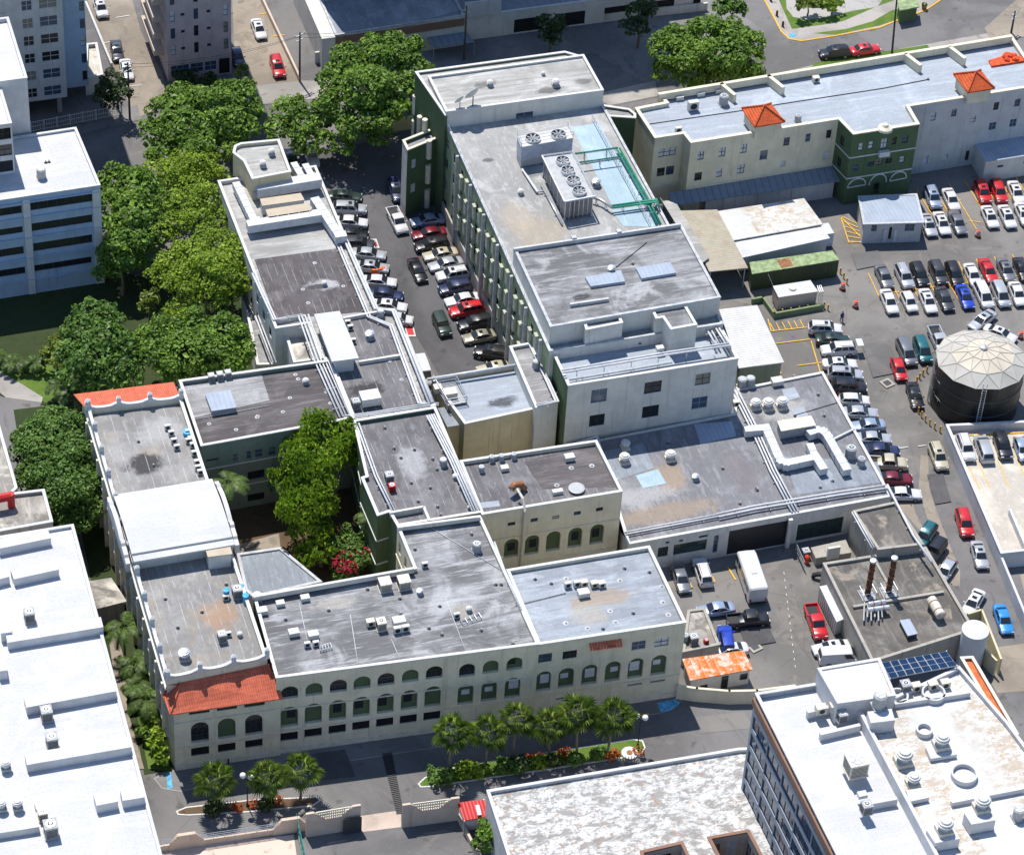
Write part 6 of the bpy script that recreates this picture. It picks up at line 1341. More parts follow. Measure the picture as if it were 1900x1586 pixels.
tree('thin crowned tree beside the rounded stair tower with pavement showing through', [(535, 205, 34, 7), (515, 235, 28, 6), (565, 240, 32, 6), (600, 225, 24, 6), (600, 265, 26, 5), (555, 270, 20, 5), (640, 275, 18, 5)], 6.5, 'leaf_green', dens=.75, base=(560, 275))
tree('broad dark tree over the street corner left of the stair tower', [(345, 195, 40, 8), (310, 215, 36, 8), (395, 190, 38, 9), (445, 185, 38, 8), (465, 205, 26, 7), (290, 250, 30, 7), (350, 240, 44, 8), (410, 230, 42, 8), (450, 240, 34, 7), (300, 285, 28, 6), (360, 280, 40, 7), (420, 275, 32, 6)], 8, 'leaf_green')
tree('feathery yellow green tree just left of the service wing roof', [(330, 325, 38, 8), (370, 310, 34, 8), (295, 315, 26, 7), (400, 330, 28, 7), (355, 350, 34, 8)], 8, 'leaf_light', size=.34, dens=.6)
tree('wide green tree beside the blue white office block', [(215, 340, 34, 8), (255, 350, 40, 9), (205, 385, 30, 8), (250, 400, 42, 9), (295, 385, 32, 8), (200, 430, 32, 7), (245, 445, 38, 8), (290, 430, 30, 7)], 8, 'leaf_green')
tree('yellow green fine leaved tree in the middle of the street tree group', [(345, 385, 34, 9), (385, 370, 32, 9), (410, 405, 26, 8), (365, 410, 32, 9), (320, 420, 28, 8)], 9, 'leaf_light', size=.34, dens=.6)
tree('dense rounded light green tree against the brown service wing roof', [(400, 460, 36, 9), (435, 475, 32, 9), (360, 470, 34, 9), (330, 490, 30, 8), (395, 505, 42, 9), (440, 515, 26, 8), (345, 525, 34, 8), (390, 545, 34, 7), (300, 510, 24, 7), (430, 545, 20, 6)], 8.5, 'leaf_light', size=.34, dens=.62, sub=12)
tree('dark shaded tree below the blue white office block', [(205, 475, 26, 6), (240, 480, 30, 6), (190, 505, 18, 5), (275, 475, 22, 6), (215, 500, 22, 5)], 6, 'leaf_green', dens=.8)
tree('small round light green tree in the shaded garden', [(278, 552, 17, 5), (272, 570, 14, 4)], 5, 'leaf_olive', size=.34)
tree('small feathery tree between the two big garden trees', [(330, 572, 24, 6), (350, 580, 20, 6), (315, 585, 16, 5)], 6, 'leaf_light', size=.32, dens=.6)
tree('small dark green tree against the service wing side wall', [(420, 545, 22, 5), (440, 535, 16, 5)], 5, 'leaf_green')
tree('tall blue green garden tree left of the long feathery canopy', [(165, 580, 26, 9), (195, 590, 26, 9), (150, 615, 28, 8), (195, 630, 32, 9), (230, 640, 26, 8), (130, 655, 28, 7), (175, 670, 36, 8), (225, 680, 32, 7), (140, 700, 26, 6), (195, 705, 34, 6), (245, 705, 22, 6)], 8, 'leaf_deep')
tree('wide flat topped tree in front of the brown rear wing', [(275, 625, 26, 7), (310, 615, 32, 8), (360, 610, 36, 8), (405, 615, 34, 8), (440, 625, 26, 7), (455, 650, 20, 7), (290, 655, 34, 7), (345, 655, 40, 8), (400, 655, 38, 8), (430, 668, 26, 6), (320, 685, 28, 6), (370, 685, 26, 6)], 7.5, 'leaf_green', size=.42)
tree('low bushy tree at the lawn edge left of the blue green tree', [(105, 640, 20, 4), (90, 655, 16, 3), (115, 670, 18, 4)], 4, 'leaf_olive')
tree('dense round dark green tree between the driveway and the left wing', [(95, 800, 40, 8), (60, 815, 30, 7), (135, 805, 34, 8), (80, 845, 44, 8), (130, 850, 40, 8), (170, 835, 26, 7), (65, 885, 34, 7), (115, 895, 44, 8), (160, 890, 34, 7), (100, 935, 34, 6), (150, 935, 38, 6), (185, 920, 22, 6), (140, 965, 28, 5)], 7.5, 'leaf_deep', size=.38, sub=12)
tree('tall weeping bright green tree in the courtyard', [(590, 800, 36, 11), (640, 800, 26, 11), (555, 815, 26, 10), (565, 850, 38, 11), (605, 845, 34, 10), (535, 885, 30, 9), (580, 895, 40, 9), (640, 845, 24, 8), (560, 940, 40, 8), (590, 940, 30, 7), (540, 950, 22, 7), (575, 985, 36, 5), (595, 1020, 26, 4), (570, 1030, 24, 3.5)], 9, 'leaf_weep', size=.42, dens=.8, droop=.6, base=(595, 1050), aspect=.6, name='weeping_tree')
tree('large round tree at the street corner above the cream wing', [(1260, 75, 36, 9), (1310, 60, 38, 10), (1355, 70, 38, 10), (1395, 80, 26, 9), (1235, 100, 30, 8), (1285, 105, 40, 9), (1340, 105, 44, 10), (1390, 110, 30, 8), (1240, 130, 30, 6), (1290, 140, 34, 6), (1345, 140, 36, 7), (1395, 135, 24, 6)], 8.5, 'leaf_green')
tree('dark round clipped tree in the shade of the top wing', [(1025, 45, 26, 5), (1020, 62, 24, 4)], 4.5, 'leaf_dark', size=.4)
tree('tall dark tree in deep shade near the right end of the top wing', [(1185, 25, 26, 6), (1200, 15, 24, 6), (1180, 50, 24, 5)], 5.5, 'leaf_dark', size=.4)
tree('small speckled tree at the top edge beside the street', [(1340, 12, 22, 4), (1365, 8, 20, 4), (1375, 20, 14, 3)], 4, 'leaf_deep')
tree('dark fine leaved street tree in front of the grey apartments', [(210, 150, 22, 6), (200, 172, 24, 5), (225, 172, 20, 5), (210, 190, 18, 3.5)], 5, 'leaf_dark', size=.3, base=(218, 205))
tree('small round shrub tree behind the pink apartments', [(447, 132, 14, 2.4)], 2.4, 'leaf_olive', base=(447, 140))
for px, py, r, nm in ((345, 145, 20, 'left'), (385, 150, 18, 'right')): tree('dark hedge bush in the shade at the %s foot of the pink apartments' % nm, [(px, py, r, 1.2), (px + 12, py + 8, r * .8, 1)], 1.2, 'leaf_dark', name='shrub', cat='shrub', size=.35)
tree('clipped bushy tree in the park plaza', [(1490, 8, 16, 2.6), (1512, 4, 14, 2.4)], 2.5, 'leaf_olive'); tree('bright green park bush beside the plaza', [(1538, 12, 14, 2.0), (1552, 4, 12, 2.0)], 2, 'leaf_light', name='shrub', cat='shrub')
# flowering shrub in the courtyard
t = tree('bougainvillea shrub with red flowers in the courtyard corner', [(640, 1010, 26, 3), (665, 1030, 26, 3), (645, 1050, 26, 2.2), (680, 1010, 18, 3), (625, 1030, 16, 2)], 3, 'leaf_deep', name='flowering_shrub', cat='shrub')
m = MB(); R = random.Random(5)
for x, y, r in ((640, 1040, 18), (658, 1018, 10), (672, 1025, 12), (632, 1048, 12), (650, 1052, 12)): cards(m, R, G(x, y, 3.6), r / 12, 60, .34)
tag(m.build('flowers', 'petal_red', t), kind='stuff')
# fan palms
def fan_palm(label, px, py, h, R_, seed, group=None, mat='frond', n=None, name='fan_palm'):
    R = random.Random(seed); n = n or R.randint(17, 24); R_ *= R.uniform(.92, 1.08); p = G(px, py); t = thing(name, label, 'palm tree', (p.x, p.y, 0), 0, group)
    m = MB(); top = Vector((p.x + R.uniform(-.4, .4), p.y + R.uniform(-.3, .3), h)); m.tube([(p.x, p.y, 0), (p.x * .5 + top.x * .5, p.y * .5 + top.y * .5, h * .5), top], .17, 8, .12); m.build('trunk', 'palm_bark', t)
    m = MB()
    for k in range(n):
        a = k * 2.39996 + R.uniform(-.2, .2); el = 1.25 - 1.75 * (k + .5) / n + R.uniform(-.1, .1); d = Vector((math.cos(a) * math.cos(el), math.sin(a) * math.cos(el), math.sin(el)))
        st = R_ * R.uniform(.42, .55); c = top + d * st; s_ = d.cross(Vector((0, 0, 1))).normalized(); u = s_.cross(d).normalized()
        m.tube([top, c], .03, 4)
        fr = R_ * R.uniform(.40, .52); L_ = 13
        for i in range(L_):
            th = (i / (L_ - 1) - .5) * 3.5; e = d * math.cos(th) + s_ * math.sin(th); w_ = s_ * math.cos(th) - d * math.sin(th); ln = fr * (1 - .25 * abs(th) / 1.8)
            b = c + e * ln * .55 + u * .06; tip = c + e * ln - Vector((0, 0, .22 * ln)) - u * .1
            m.add((c, b + w_ * .10, tip, b - w_ * .10), ((0, 1, 2), (0, 2, 3)))
    m.build('fronds', mat, t); return t
FP = [(833, 1432, 6.3, 'leftmost fan palm of the long planted island', 1.0), (901, 1420, 5.6, 'second fan palm from the left on the long planted island', 1.0), (951, 1402, 6.2, 'third fan palm from the left on the long planted island', .95), (1019, 1402, 5.2, 'fourth fan palm on the long island, above the orange flowers', .9), (1070, 1404, 6.6, 'fifth fan palm on the long island, taller than its left neighbour', 1.0), (1126, 1402, 6.6, 'rightmost fan palm of the long island near the globe lamp', 1.0), (402, 1499, 4.4, 'leftmost fan palm of the small island', 1.0), (488, 1494, 4.6, 'middle fan palm of the small island', .9), (558, 1486, 4.7, 'right fan palm of the small island', .95)]
for i, (x, y, h, lb, s_) in enumerate(FP): fan_palm(lb, x, y, h, 3.0 * s_, 20 + i, 'fan palms on the road islands')
def feather_palm(label, px, py, h, R_, seed, n=13, mat='frond_dark', trunk=True, name='palm', lean=0.0):
    R = random.Random(seed); p = G(px, py); t = thing(name, label, 'palm tree', (p.x, p.y, 0)); top = Vector((p.x + lean, p.y, h))
    if trunk: m = MB(); m.tube([(p.x, p.y, 0), (p.x + lean * .3, p.y, h * .5), top], .14, 7, .1); m.build('trunk', 'palm_bark', t)
    m = MB()
    for k in range(n):
        a = k * 2.39996 + R.uniform(-.3, .3); e0 = R.uniform(.25, 1.1); pts = [top]
        for i in range(1, 8): el = e0 - i * .24; pts.append(pts[-1] + Vector((math.cos(a) * math.cos(el), math.sin(a) * math.cos(el), math.sin(el))) * R_ / 7)
        m.tube(pts, .025, 4)
        s_ = Vector((-math.sin(a), math.cos(a), 0))
        for i in range(1, 7):
            for f in (0, .33, .66):
                q = pts[i] * (1 - f) + pts[i + 1] * f if i < 7 else pts[i]; ln = R_ * .27 * (1 - abs(i - 3) / 6)
                d = (pts[i + 1] - pts[i]).normalized()
                for sg_ in (-1, 1): tip = q + s_ * sg_ * ln + d * ln * .5 - Vector((0, 0, ln * .35)); m.add((q, q + d * .16, tip), ((0, 1, 2),))
    m.build('fronds', mat, t); return t
for i, (x, y, h, r_, lb) in enumerate(((140, 765, 3.2, 2.6, 'feathery palm at the lawn corner above the round dark tree'), (110, 745, 2.6, 2.2, 'smaller palm left of the feathery palm at the lawn corner'), (175, 745, 3.0, 2.4, 'palm against the rear red tile roof'), (425, 985, 8.0, 3.0, 'palm in the courtyard beside the white vault'), (525, 950, 5.5, 2.4, 'palm in the courtyard left of the weeping tree'), (690, 1030, 6.5, 2.6, 'slender palm in the courtyard right corner'),
        (232, 1220, 5.0, 3.0, 'upper palm in the narrow side alley'), (250, 1270, 3.6, 2.6, 'second palm from the top in the narrow side alley'), (272, 1340, 4.0, 3.0, 'dark palm in the middle of the side alley'), (255, 1300, 2.8, 2.2, 'short yellowish palm in the side alley'), (30, 690, 1.6, 2.2, 'left dark palm cluster at the edge of the shaded lawn'), (8, 680, 1.6, 2.0, 'palm cluster cut by the left edge at the shaded lawn'), (65, 690, 1.8, 1.8, 'pale leaved palm at the edge of the shaded lawn'))): feather_palm(lb, x, y, h, r_, 60 + i)
tree('leafy bush beside the side wall in the alley', [(285, 1335, 16, 2), (275, 1355, 14, 1.5)], 2, 'leaf_green', name='shrub', cat='shrub'); tree('bright large leaved shrub at the lower end of the alley', [(292, 1360, 10, 3.5), (290, 1380, 12, 2.5), (298, 1400, 14, 1.5)], 2.5, 'leaf_light', name='shrub', cat='shrub', size=.6)
tree('green tree beside the red awning hut', [(905, 1545, 18, 3), (895, 1560, 14, 2.4), (912, 1565, 14, 2)], 2.6, 'leaf_green', base=(905, 1560))
SH = [('round clipped green bush at the left tip of the long island', 815, 1440, 18, 'leaf_deep'), ('bright leafy bush second from the left on the long island', 858, 1428, 15, 'leaf_light'), ('bright leafy bush between the first two island palms', 885, 1428, 14, 'leaf_light'), ('dark bush below the second palm of the long island', 940, 1420, 16, 'leaf_deep'), ('dark bush below the third palm of the long island', 965, 1418, 15, 'leaf_dark'), ('spiky yellow green plant below the fourth island palm', 1000, 1415, 12, 'leaf_light'), ('dark bush right of the yellow green island plant', 1025, 1412, 13, 'leaf_dark'), ('low dark bush near the fifth island palm', 1065, 1408, 12, 'leaf_deep'), ('low bush with red leaves near the right island palm', 1108, 1398, 12, 'leaf_deep'), ('dark bush under the left palm of the small island', 395, 1498, 14, 'leaf_dark'), ('dark bush under the middle palm of the small island', 490, 1492, 12, 'leaf_dark')]
for lb, x, y, r, mt in SH: tree(lb, [(x, y, r, .8), (x + r * .7, y - 2, r * .7, .7)], .8, mat=mt, name='shrub', cat='shrub', size=.36)
for lb, px in (('orange flower patch between the third and fourth island palms', ((985, 1408), (1000, 1405), (1042, 1398), (1052, 1395))), ('orange flower patch below the right island palm', ((1120, 1400), (1140, 1398), (1130, 1404), (1185, 1392))), ('orange flower patch on the small island', ((515, 1485), (500, 1487), (470, 1490), (440, 1497)))):
    t = thing('flower_bed', lb, 'flowers', (*G(*px[0])[:2], 0)); m = MB(); R = random.Random(px[0][0]); [cards(m, R, G(x, y, .4), .7, 50, .3) for x, y in px]; tag(m.build('flowers', 'petal_orange', t), kind='stuff')
# ================================================================ rooftop equipment
EQ = {}
def eq_proto(kind):
    if kind in EQ: return EQ[kind]
    root = bpy.data.objects.new('unit', None); nm = {}; mb = MB
    if kind in ('ac', 'acb', 'acbig', 'acred', 'acround'):
        w_, h_ = {'acbig': (1.35, 1.15)}.get(kind, (.85, .95)); mat = {'ac': 'housing_grey', 'acb': 'housing_beige', 'acbig': 'housing_beige', 'acred': 'red_paint', 'acround': 'housing_grey'}[kind]
        m = mb()
        if kind == 'acround': m.lathe((0, 0, .1), ((.46, 0), (.46, h_), (.4, h_ + .04)), 16)
        else: m.box((0, 0, .1 + h_ / 2), (w_, w_, h_)); m.box((0, 0, .1 + h_ + .03), (w_ + .06, w_ + .06, .06))
        m.box((0, 0, .05), (w_ * 1.1, w_ * 1.1, .1)); hs = m.build('housing', mat, root)
        m = mb(); m.lathe((0, 0, .1 + h_ + .062), ((w_ * .38, 0), (w_ * .38, .02)), 18); f = m.build('fan_well', 'fan_black', root)
        m = mb()
        for r in (.2, .38): m.lathe((0, 0, .1 + h_ + .075), ((w_ * r - .02, 0), (w_ * r + .02, 0), (w_ * r + .02, .02), (w_ * r - .02, .02)), 18)
        for k in range(5): a = k * 1.2566; m.tube([(0, 0, .1 + h_ + .1), (math.cos(a) * w_ * .38, math.sin(a) * w_ * .38, .1 + h_ + .1)], .02, 4)
        m.lathe((0, 0, .1 + h_ + .08), ((w_ * .12, 0), (w_ * .12, .04)), 10); m.build('fan_guard', 'galv', f)
        if kind != 'acround':
            m = mb()
            for k in range(7): z = .22 + k * (h_ - .2) / 7; [m.box((sx * (w_ / 2 + .006), 0, z), (.012, w_ * .86, .05)) for sx in (-1, 1)]; [m.box((0, sx * (w_ / 2 + .006), z), (w_ * .86, .012, .05)) for sx in (-1, 1)]
            m.build('louvre', 'fan_black', hs)
    elif kind in ('box', 'boxw', 'boxt'):
        w_, d_, h_ = {'box': (.95, .7, .75), 'boxw': (1.2, .9, .6), 'boxt': (.9, .45, .85)}[kind]; m = mb(); m.box((0, 0, .12 + h_ / 2), (w_, d_, h_)); m.build('housing', 'housing_white' if kind != 'box' else 'housing_beige', root)
        m = mb(); [m.box((sx * w_ * .42, sy * d_ * .42, .07), (.08, .08, .14)) for sx in (-1, 1) for sy in (-1, 1)]; m.build('foot', 'galv', root)
        m = mb(); m.tube([(0, -d_ / 2 - .005, .12 + h_ / 2), (0, -d_ / 2 - .02, .12 + h_ / 2)], h_ * .36, 14)
        if kind != 'boxw': m.build('fan_grille', 'fan_black', root)
    elif kind in ('vent', 'ventd', 'ventbig'):
        k = 1.5 if kind == 'ventbig' else 1.0; m = mb(); m.box((0, 0, .12 * k), (.8 * k, .8 * k, .24 * k)); m.build('curb', 'housing_grey' if kind != 'ventbig' else 'housing_beige', root)
        m = mb(); m.lathe((0, 0, .24 * k), ((.3 * k, 0), (.3 * k, .42 * k)), 16); m.build('stack', 'pipe_grey', root)
        m = mb(); m.lathe((0, 0, .6 * k), ((.44 * k, 0), (.46 * k, .1 * k), (.40 * k, .12 * k), (.40 * k, .22 * k), (.31 * k, .24 * k), (.29 * k, .33 * k), (.02, .37 * k)), 18); m.build('cap', 'galv' if kind == 'ventd' else 'housing_white', root)
    elif kind == 'stub':
        m = mb(); m.tube([(0, 0, 0), (0, 0, .4)], .09, 8); m.build('pipe', 'pipe_grey', root); m = mb(); m.lathe((0, 0, 0), ((.24, .004), (.18, .05), (.1, .09)), 12); m.build('collar', 'dark_trim', root)
    elif kind == 'drain':
        m = mb(); m.lathe((0, 0, 0), ((.36, .004), (.3, .03), (.2, .04)), 16); m.build('flashing', 'grey_trim', root); m = mb(); m.lathe((0, 0, .05), ((.14, 0), (.14, .12), (.03, .16)), 10); m.build('strainer', 'pipe_grey', root)
    elif kind == 'dish':
        m = mb(); m.tube([(0, 0, 0), (0, 0, 1.5)], .07, 8); m.build('mast', 'black_metal', root); m = mb(); m.lathe((0, 0, 0), [(.02, 0)] + [(r, r * r * .3) for r in (.3, .55, .8, 1.0)] + [(1.0, .33), (.6, .08), (.02, -.03)][0:2], 20)
        d = m.build('dish', 'housing_white', root, True); d.rotation_euler = (math.radians(62), 0, math.radians(205)); d.location = (0, 0, 1.7)
    ks = [(c, [g for g in COL.objects if g.parent is c]) for c in COL.objects if c.parent is root]
    EQ[kind] = [root, ks, True]; return EQ[kind]
ENAME = {'ac': ('air_conditioner', 'air conditioner'), 'acb': ('air_conditioner', 'air conditioner'), 'acbig': ('air_conditioner', 'air conditioner'), 'acred': ('air_conditioner', 'air conditioner'), 'acround': ('air_conditioner', 'air conditioner'), 'box': ('condenser_unit', 'condenser'), 'boxw': ('condenser_unit', 'condenser'), 'boxt': ('condenser_unit', 'condenser'), 'vent': ('roof_ventilator', 'roof vent'), 'ventd': ('roof_ventilator', 'roof vent'), 'ventbig': ('roof_ventilator', 'roof vent'), 'stub': ('vent_pipe', 'vent pipe'), 'drain': ('roof_drain', 'roof drain'), 'dish': ('satellite_dish', 'satellite dish')}
def put(kind, px, py, z, label, group=None, s_=1.0, rz=0.0):
    e = eq_proto(kind); p = G(px, py, z)
    if e[2]: r = e[0]; e[2] = False; first = True; COL.objects.link(r)
    else: r = e[0].copy(); COL.objects.link(r); first = False
    r.name = ENAME[kind][0]; r.location = (p.x, p.y, z + .004); r.scale = (s_,) * 3; r.rotation_euler = (0, 0, rz)
    for k in ('group',):
        if k in r and not group: del r[k]
    tag(r, label, ENAME[kind][1], group)
    if not first:
        for c, gs in e[1]:
            d = c.copy(); COL.objects.link(d); d.parent = r
            for g in gs: h = g.copy(); COL.objects.link(h); h.parent = d
    return r
def puts(z, text, group=None):
    for ln in text.strip().split('\n'):
        a, lb = ln.split('|'); k, x, y, *s_ = a.split(); put(k, float(x), float(y), z, lb.strip(), group, float(s_[0]) if s_ else 1.0)
puts(12.0, '''acbig 714 1092|left one of two big square condensers at the rear of the front roof
acbig 749 1088|right one of two big square condensers at the rear of the front roof
ventd 779 1102 .9|shiny round ventilator right of the two big square condensers
acround 884 1022 1.15|lone dark condenser with fan on the narrow part of the front roof
vent 477 1113 1.2|white mushroom vent at the left rear corner of the front roof
boxw 486 1138|white box left at the rear corner of the front roof
boxw 520 1123 .8|small white box second from the rear left corner of the front roof
boxw 566 1113 .85|small white box third from the rear left corner of the front roof
boxw 545 1178|white box alone on the left part of the front roof
boxw 581 1182|white box beside the pipework on the left front roof
boxt 570 1200 .8|narrow white unit below the lone left boxes of the front roof
boxt 586 1198 .8|small unit with pipe tray on the left front roof
box 687 1160|small unit left of the rusty box on the middle front roof
acb 707 1166 1.2|rusty topped box unit in the middle of the front roof
boxw 740 1158 1.2|large flat beige box in the middle of the front roof
boxt 737 1174|grey unit in front of the large flat beige box
boxt 752 1171|slim grey unit right of the flat beige box
boxt 788 1052 .8|slim white unit on the front roof near the inner corner
vent 870 1134 .8|grey ventilator behind the pipe tray on the right front roof
boxt 847 1146 .8|small grey unit beside the pipe tray on the right front roof''')
for x, y in ((499, 1204), (770, 1020), (796, 1166), (820, 1178), (682, 1094), (610, 1133), (744, 1140), (816, 1125), (893, 1170), (875, 992), (930, 1085), (920, 1085), (952, 1195), (742, 1111), (530, 1150)): put('stub', x, y, 12.0, 'small dark vent stub on the slate grey front roof', 'vent stubs on the front roof')
puts(11.85, '''boxt 1053 1090 .9|left blue topped unit of the condenser cluster on the pale front roof
boxt 1070 1088 .9|second unit of the condenser cluster on the pale front roof
box 1083 1086 .9|third unit of the condenser cluster on the pale front roof
box 1102 1088 .9|fourth unit of the condenser cluster on the pale front roof
box 1116 1088 .9|rightmost unit of the condenser cluster on the pale front roof
boxw 1082 1105 1.1|white box in front of the condenser cluster on the pale front roof''')
for x, y in ((993, 1075), (1050, 1073), (1159, 1055), (1205, 1062), (1228, 1088), (1230, 1117), (1023, 1083), (1150, 1077), (1175, 1138), (1050, 1156), (1119, 1167), (1142, 1154), (1240, 1140), (1090, 1165), (1132, 1133)): put('stub' if x % 2 else 'drain', x, y, 11.85, 'small vent stub or drain on the pale front roof', 'vent stubs on the pale front roof')
puts(12.25, '''ac 440 1106 1.25|black topped condenser beside the blue tank on the left wing roof
boxt 419 1113 .8|small rusty unit left of the blue tank on the left wing roof
ac 412 1188 1.1|dark condenser near the front of the left wing roof
boxt 424 1180 .7|slim white unit beside the dark condenser at the front of the left wing
vent 445 1180 .7|small round vent at the front right of the left wing roof
ventd 342 1222 1.5|silver dome ventilator beside the front crest of the left wing''')
for i, (x, y) in enumerate(((311, 797), (318, 808), (323, 822), (328, 834), (349, 806), (354, 818), (358, 830), (361, 845), (366, 862), (372, 880), (350, 822), (367, 872))): put('boxt', x, y, 12.25, 'small white condenser in the double row on the rear left wing roof', 'small condensers on the rear left wing', .8)
for x, y in ((375, 1136), (307, 1112), (257, 820), (420, 1085), (285, 865), (330, 1165)): put('stub', x, y, 12.25, 'small vent stub on the left wing roof', 'vent stubs on the left wing')
puts(11.05, '''ac 392 706 .9|left one of three condensers behind the grey hatch on the brown wing
ac 408 703 .9|middle one of three condensers behind the grey hatch on the brown wing
ac 423 700 .9|right one of three condensers behind the grey hatch on the brown wing
vent 567 712 .9|grey ventilator on the right half of the brown wing roof''')
for x, y in ((352, 720), (388, 786), (438, 797), (477, 774), (548, 695), (553, 703), (538, 738), (525, 764), (478, 772), (605, 727), (613, 748)): put('drain', x, y, 11.05, 'small pale drain flashing on the brown wing roof', 'drains on the brown wing', .75)
puts(11.0, '''ac 722 893 1.15|black condenser behind the red one on the middle wing
acred 727 910 .9|bright red condenser on the middle wing roof
acround 822 864|grey round condenser beside the pipes on the middle wing
vent 845 888 .8|vent on a white pad at the right edge of the middle wing
vent 871 944 .6|small vent on the pale blue patch at the front of the middle wing''')
for x, y in ((714, 795), (731, 833), (769, 835), (744, 850), (803, 853), (763, 897), (798, 906), (776, 931), (812, 941), (818, 957), (811, 872)): put('stub', x, y, 11.02, 'dark vent stub on the middle wing roof', 'vent stubs on the middle wing')
puts(10.95, '''acround 893 875 .8|small round vent at the left rear of the arched block roof
acround 912 856 .8|left one of four round vents along the rear edge of the arched block
acround 930 854 .8|second of four round vents along the rear edge of the arched block
acround 953 851 .8|third of four round vents along the rear edge of the arched block
boxw 936 872 .8|small white box behind the round vents of the arched block
boxw 1056 853|white hatch on the dark roof of the arched block
drain 1060 868|pale drain on the dark roof of the arched block
drain 1098 864|pale drain near the right edge of the arched block
drain 1033 900|pale drain near the duct on the arched block''')
puts(10.75, '''vent 602 530 .8|small white vent at the dark scorch mark on the service wing
acround 706 588|round condenser at the corner jog of the service wing
ventd 686 628 1.3|shiny blue grey mushroom vent right of the white roof slab
ac 660 756 1.1|dark condenser beside the white box at the front of the service wing
boxw 686 748 2.0|large white box at the front end of the service wing
boxt 645 603 .8|upper white unit against the white roof slab
boxt 650 612 .8|middle white unit against the white roof slab
boxt 655 637 .8|lower white unit against the white roof slab''')
for x, y in ((584, 488), (562, 537), (572, 562), (637, 531), (626, 530), (745, 704), (723, 670)): put('drain', x, y, 10.78, 'pale drain flashing on the service wing roof', 'drains on the service wing', .75)
puts(14.0, '''vent 488 309 1.0|left ventilator on the stair tower roof
vent 504 287 1.0|right ventilator on the stair tower roof''')
puts(4.93, '''ventbig 1158 858|left one of two white mushroom fans on the annex roof
ventbig 1243 853|right one of two white mushroom fans on the annex roof
ventd 1290 890 1.0|small blue stained ventilator in the middle of the annex roof
ventbig 1160 832 .9|shaded mushroom fan close to the pale end wall
acround 1376 718 1.3|left black fan near the corner of the pale end wall
acround 1391 716 1.3|right black fan near the corner of the pale end wall
ventbig 1401 757 1.0|dark topped mushroom fan in the trio by the pipes
ventbig 1424 758 1.1|white topped mushroom fan in the middle of the trio
ventbig 1450 756 1.1|white topped mushroom fan at the right of the trio
boxw 1441 713 1.2|grey box near the rear edge of the annex roof
acround 1577 848 1.5|dark round condenser at the right side of the annex roof
acround 1597 863 1.1|smaller pale condenser right of the dark round condenser
box 1365 752 .9|small unit at the foot of the pale end wall''')
for x, y in ((1473, 700), (1518, 733), (1529, 772), (1475, 772), (1437, 829), (1441, 871), (1404, 907), (1436, 881), (1405, 910), (1373, 935), (1240, 822), (1341, 870), (1522, 905), (1545, 893)): put('stub', x, y, 4.93, 'small dark vent stub on the annex roof', 'vent stubs on the annex')
puts(14.75, '''vent 966 361 .9|small vent on a pad on the bare tan part of the green building roof
ventd 1106 345 1.3|shiny ventilator beside the chiller on the green building
stub 1030 262|dark vent stub left of the cooling tower''')
puts(17.25, '''vent 909 160 1.0|small vent near the middle of the rear penthouse roof
vent 1031 160 1.2|dark vent with a stain on the rear penthouse roof
vent 1008 140 .6|tiny white vent at the back of the rear penthouse roof
dish 853 202 .75|left smaller satellite dish on the rear penthouse edge
dish 877 198 1.1|right larger satellite dish on the rear penthouse edge''')
puts(17.64, '''ventd 1134 505 1.1|shiny vent beside the left skylight on the front penthouse
stub 1174 490|small pipe between the two skylights on the front penthouse''')
puts(13.95, '''stub 1187 637|white pipe stub in the sunny part of the terrace
boxw 1224 650 .8|small white box beside the right stair head on the terrace
boxt 1047 645 .9|small dark unit in the shaded left end of the terrace''')
put('acround', 994, 682, 10.25, 'round black barrel like vent on the narrow roof left of the green building')
puts(11.65, '''boxw 1260 185 .9|left one of three white boxes along the rear parapet of the cream wing
boxw 1299 178 .9|middle one of three white boxes along the rear parapet of the cream wing
boxw 1333 172 .9|right one of three white boxes along the rear parapet of the cream wing
acround 1342 194 1.4|dark condenser with fan near the first fin wall of the cream wing
boxt 1285 205 1.6|square cream chimney box on the cream wing roof
boxt 1258 247 1.0|small white unit at the front corner of the cream wing
acround 1480 226 1.0|rusty round vent on the front edge of the cream wing
box 1513 152 1.0|small unit with duct by the rear parapet of the cream wing
stub 1722 148|black pipe at the end of the long roof cable''')
puts(22.15, '''ac 1561 1336 1.1|small square condenser on the left terrace of the white tower
box 1522 1322 1.2|left grey fan unit on the left terrace of the white tower
box 1548 1318 1.2|right grey fan unit on the left terrace of the white tower
acbig 1586 1430 1.5|pinkish square exhaust fan on the left roof of the white tower
ac 1606 1506 1.2|dark condenser at the middle left of the white tower roof
boxw 1599 1478 .8|small beige skylight box on the left roof of the white tower
ac 1678 1282 1.2|left condenser in the row below the solar panels
box 1698 1280 1.1|second condenser in the row below the solar panels
box 1729 1277 1.1|third condenser in the row below the solar panels
box 1752 1274 1.1|right condenser in the row below the solar panels
ventbig 1675 1415 1.4|mushroom fan with dark top left of the ringed curb
ventbig 1693 1455 1.1|stacked white mushroom fan on a low curb
acround 1888 1518 1.3|dark round fan at the right edge of the white tower''')
puts(22.75, '''ventbig 1745 1384 1.3|white mushroom fan on the wide low curb of the tower roof''')
puts(24.05, '''acround 1630 1310 1.6|open dark fan on the tall white curb with the brown ladder''')
puts(23.8, '''ventbig 1820 1500 1.3|white mushroom fan on the right tall curb of the white tower''')
puts(23.6, '''ventbig 1751 1542 1.3|white mushroom fan on the lower tall curb of the white tower''')
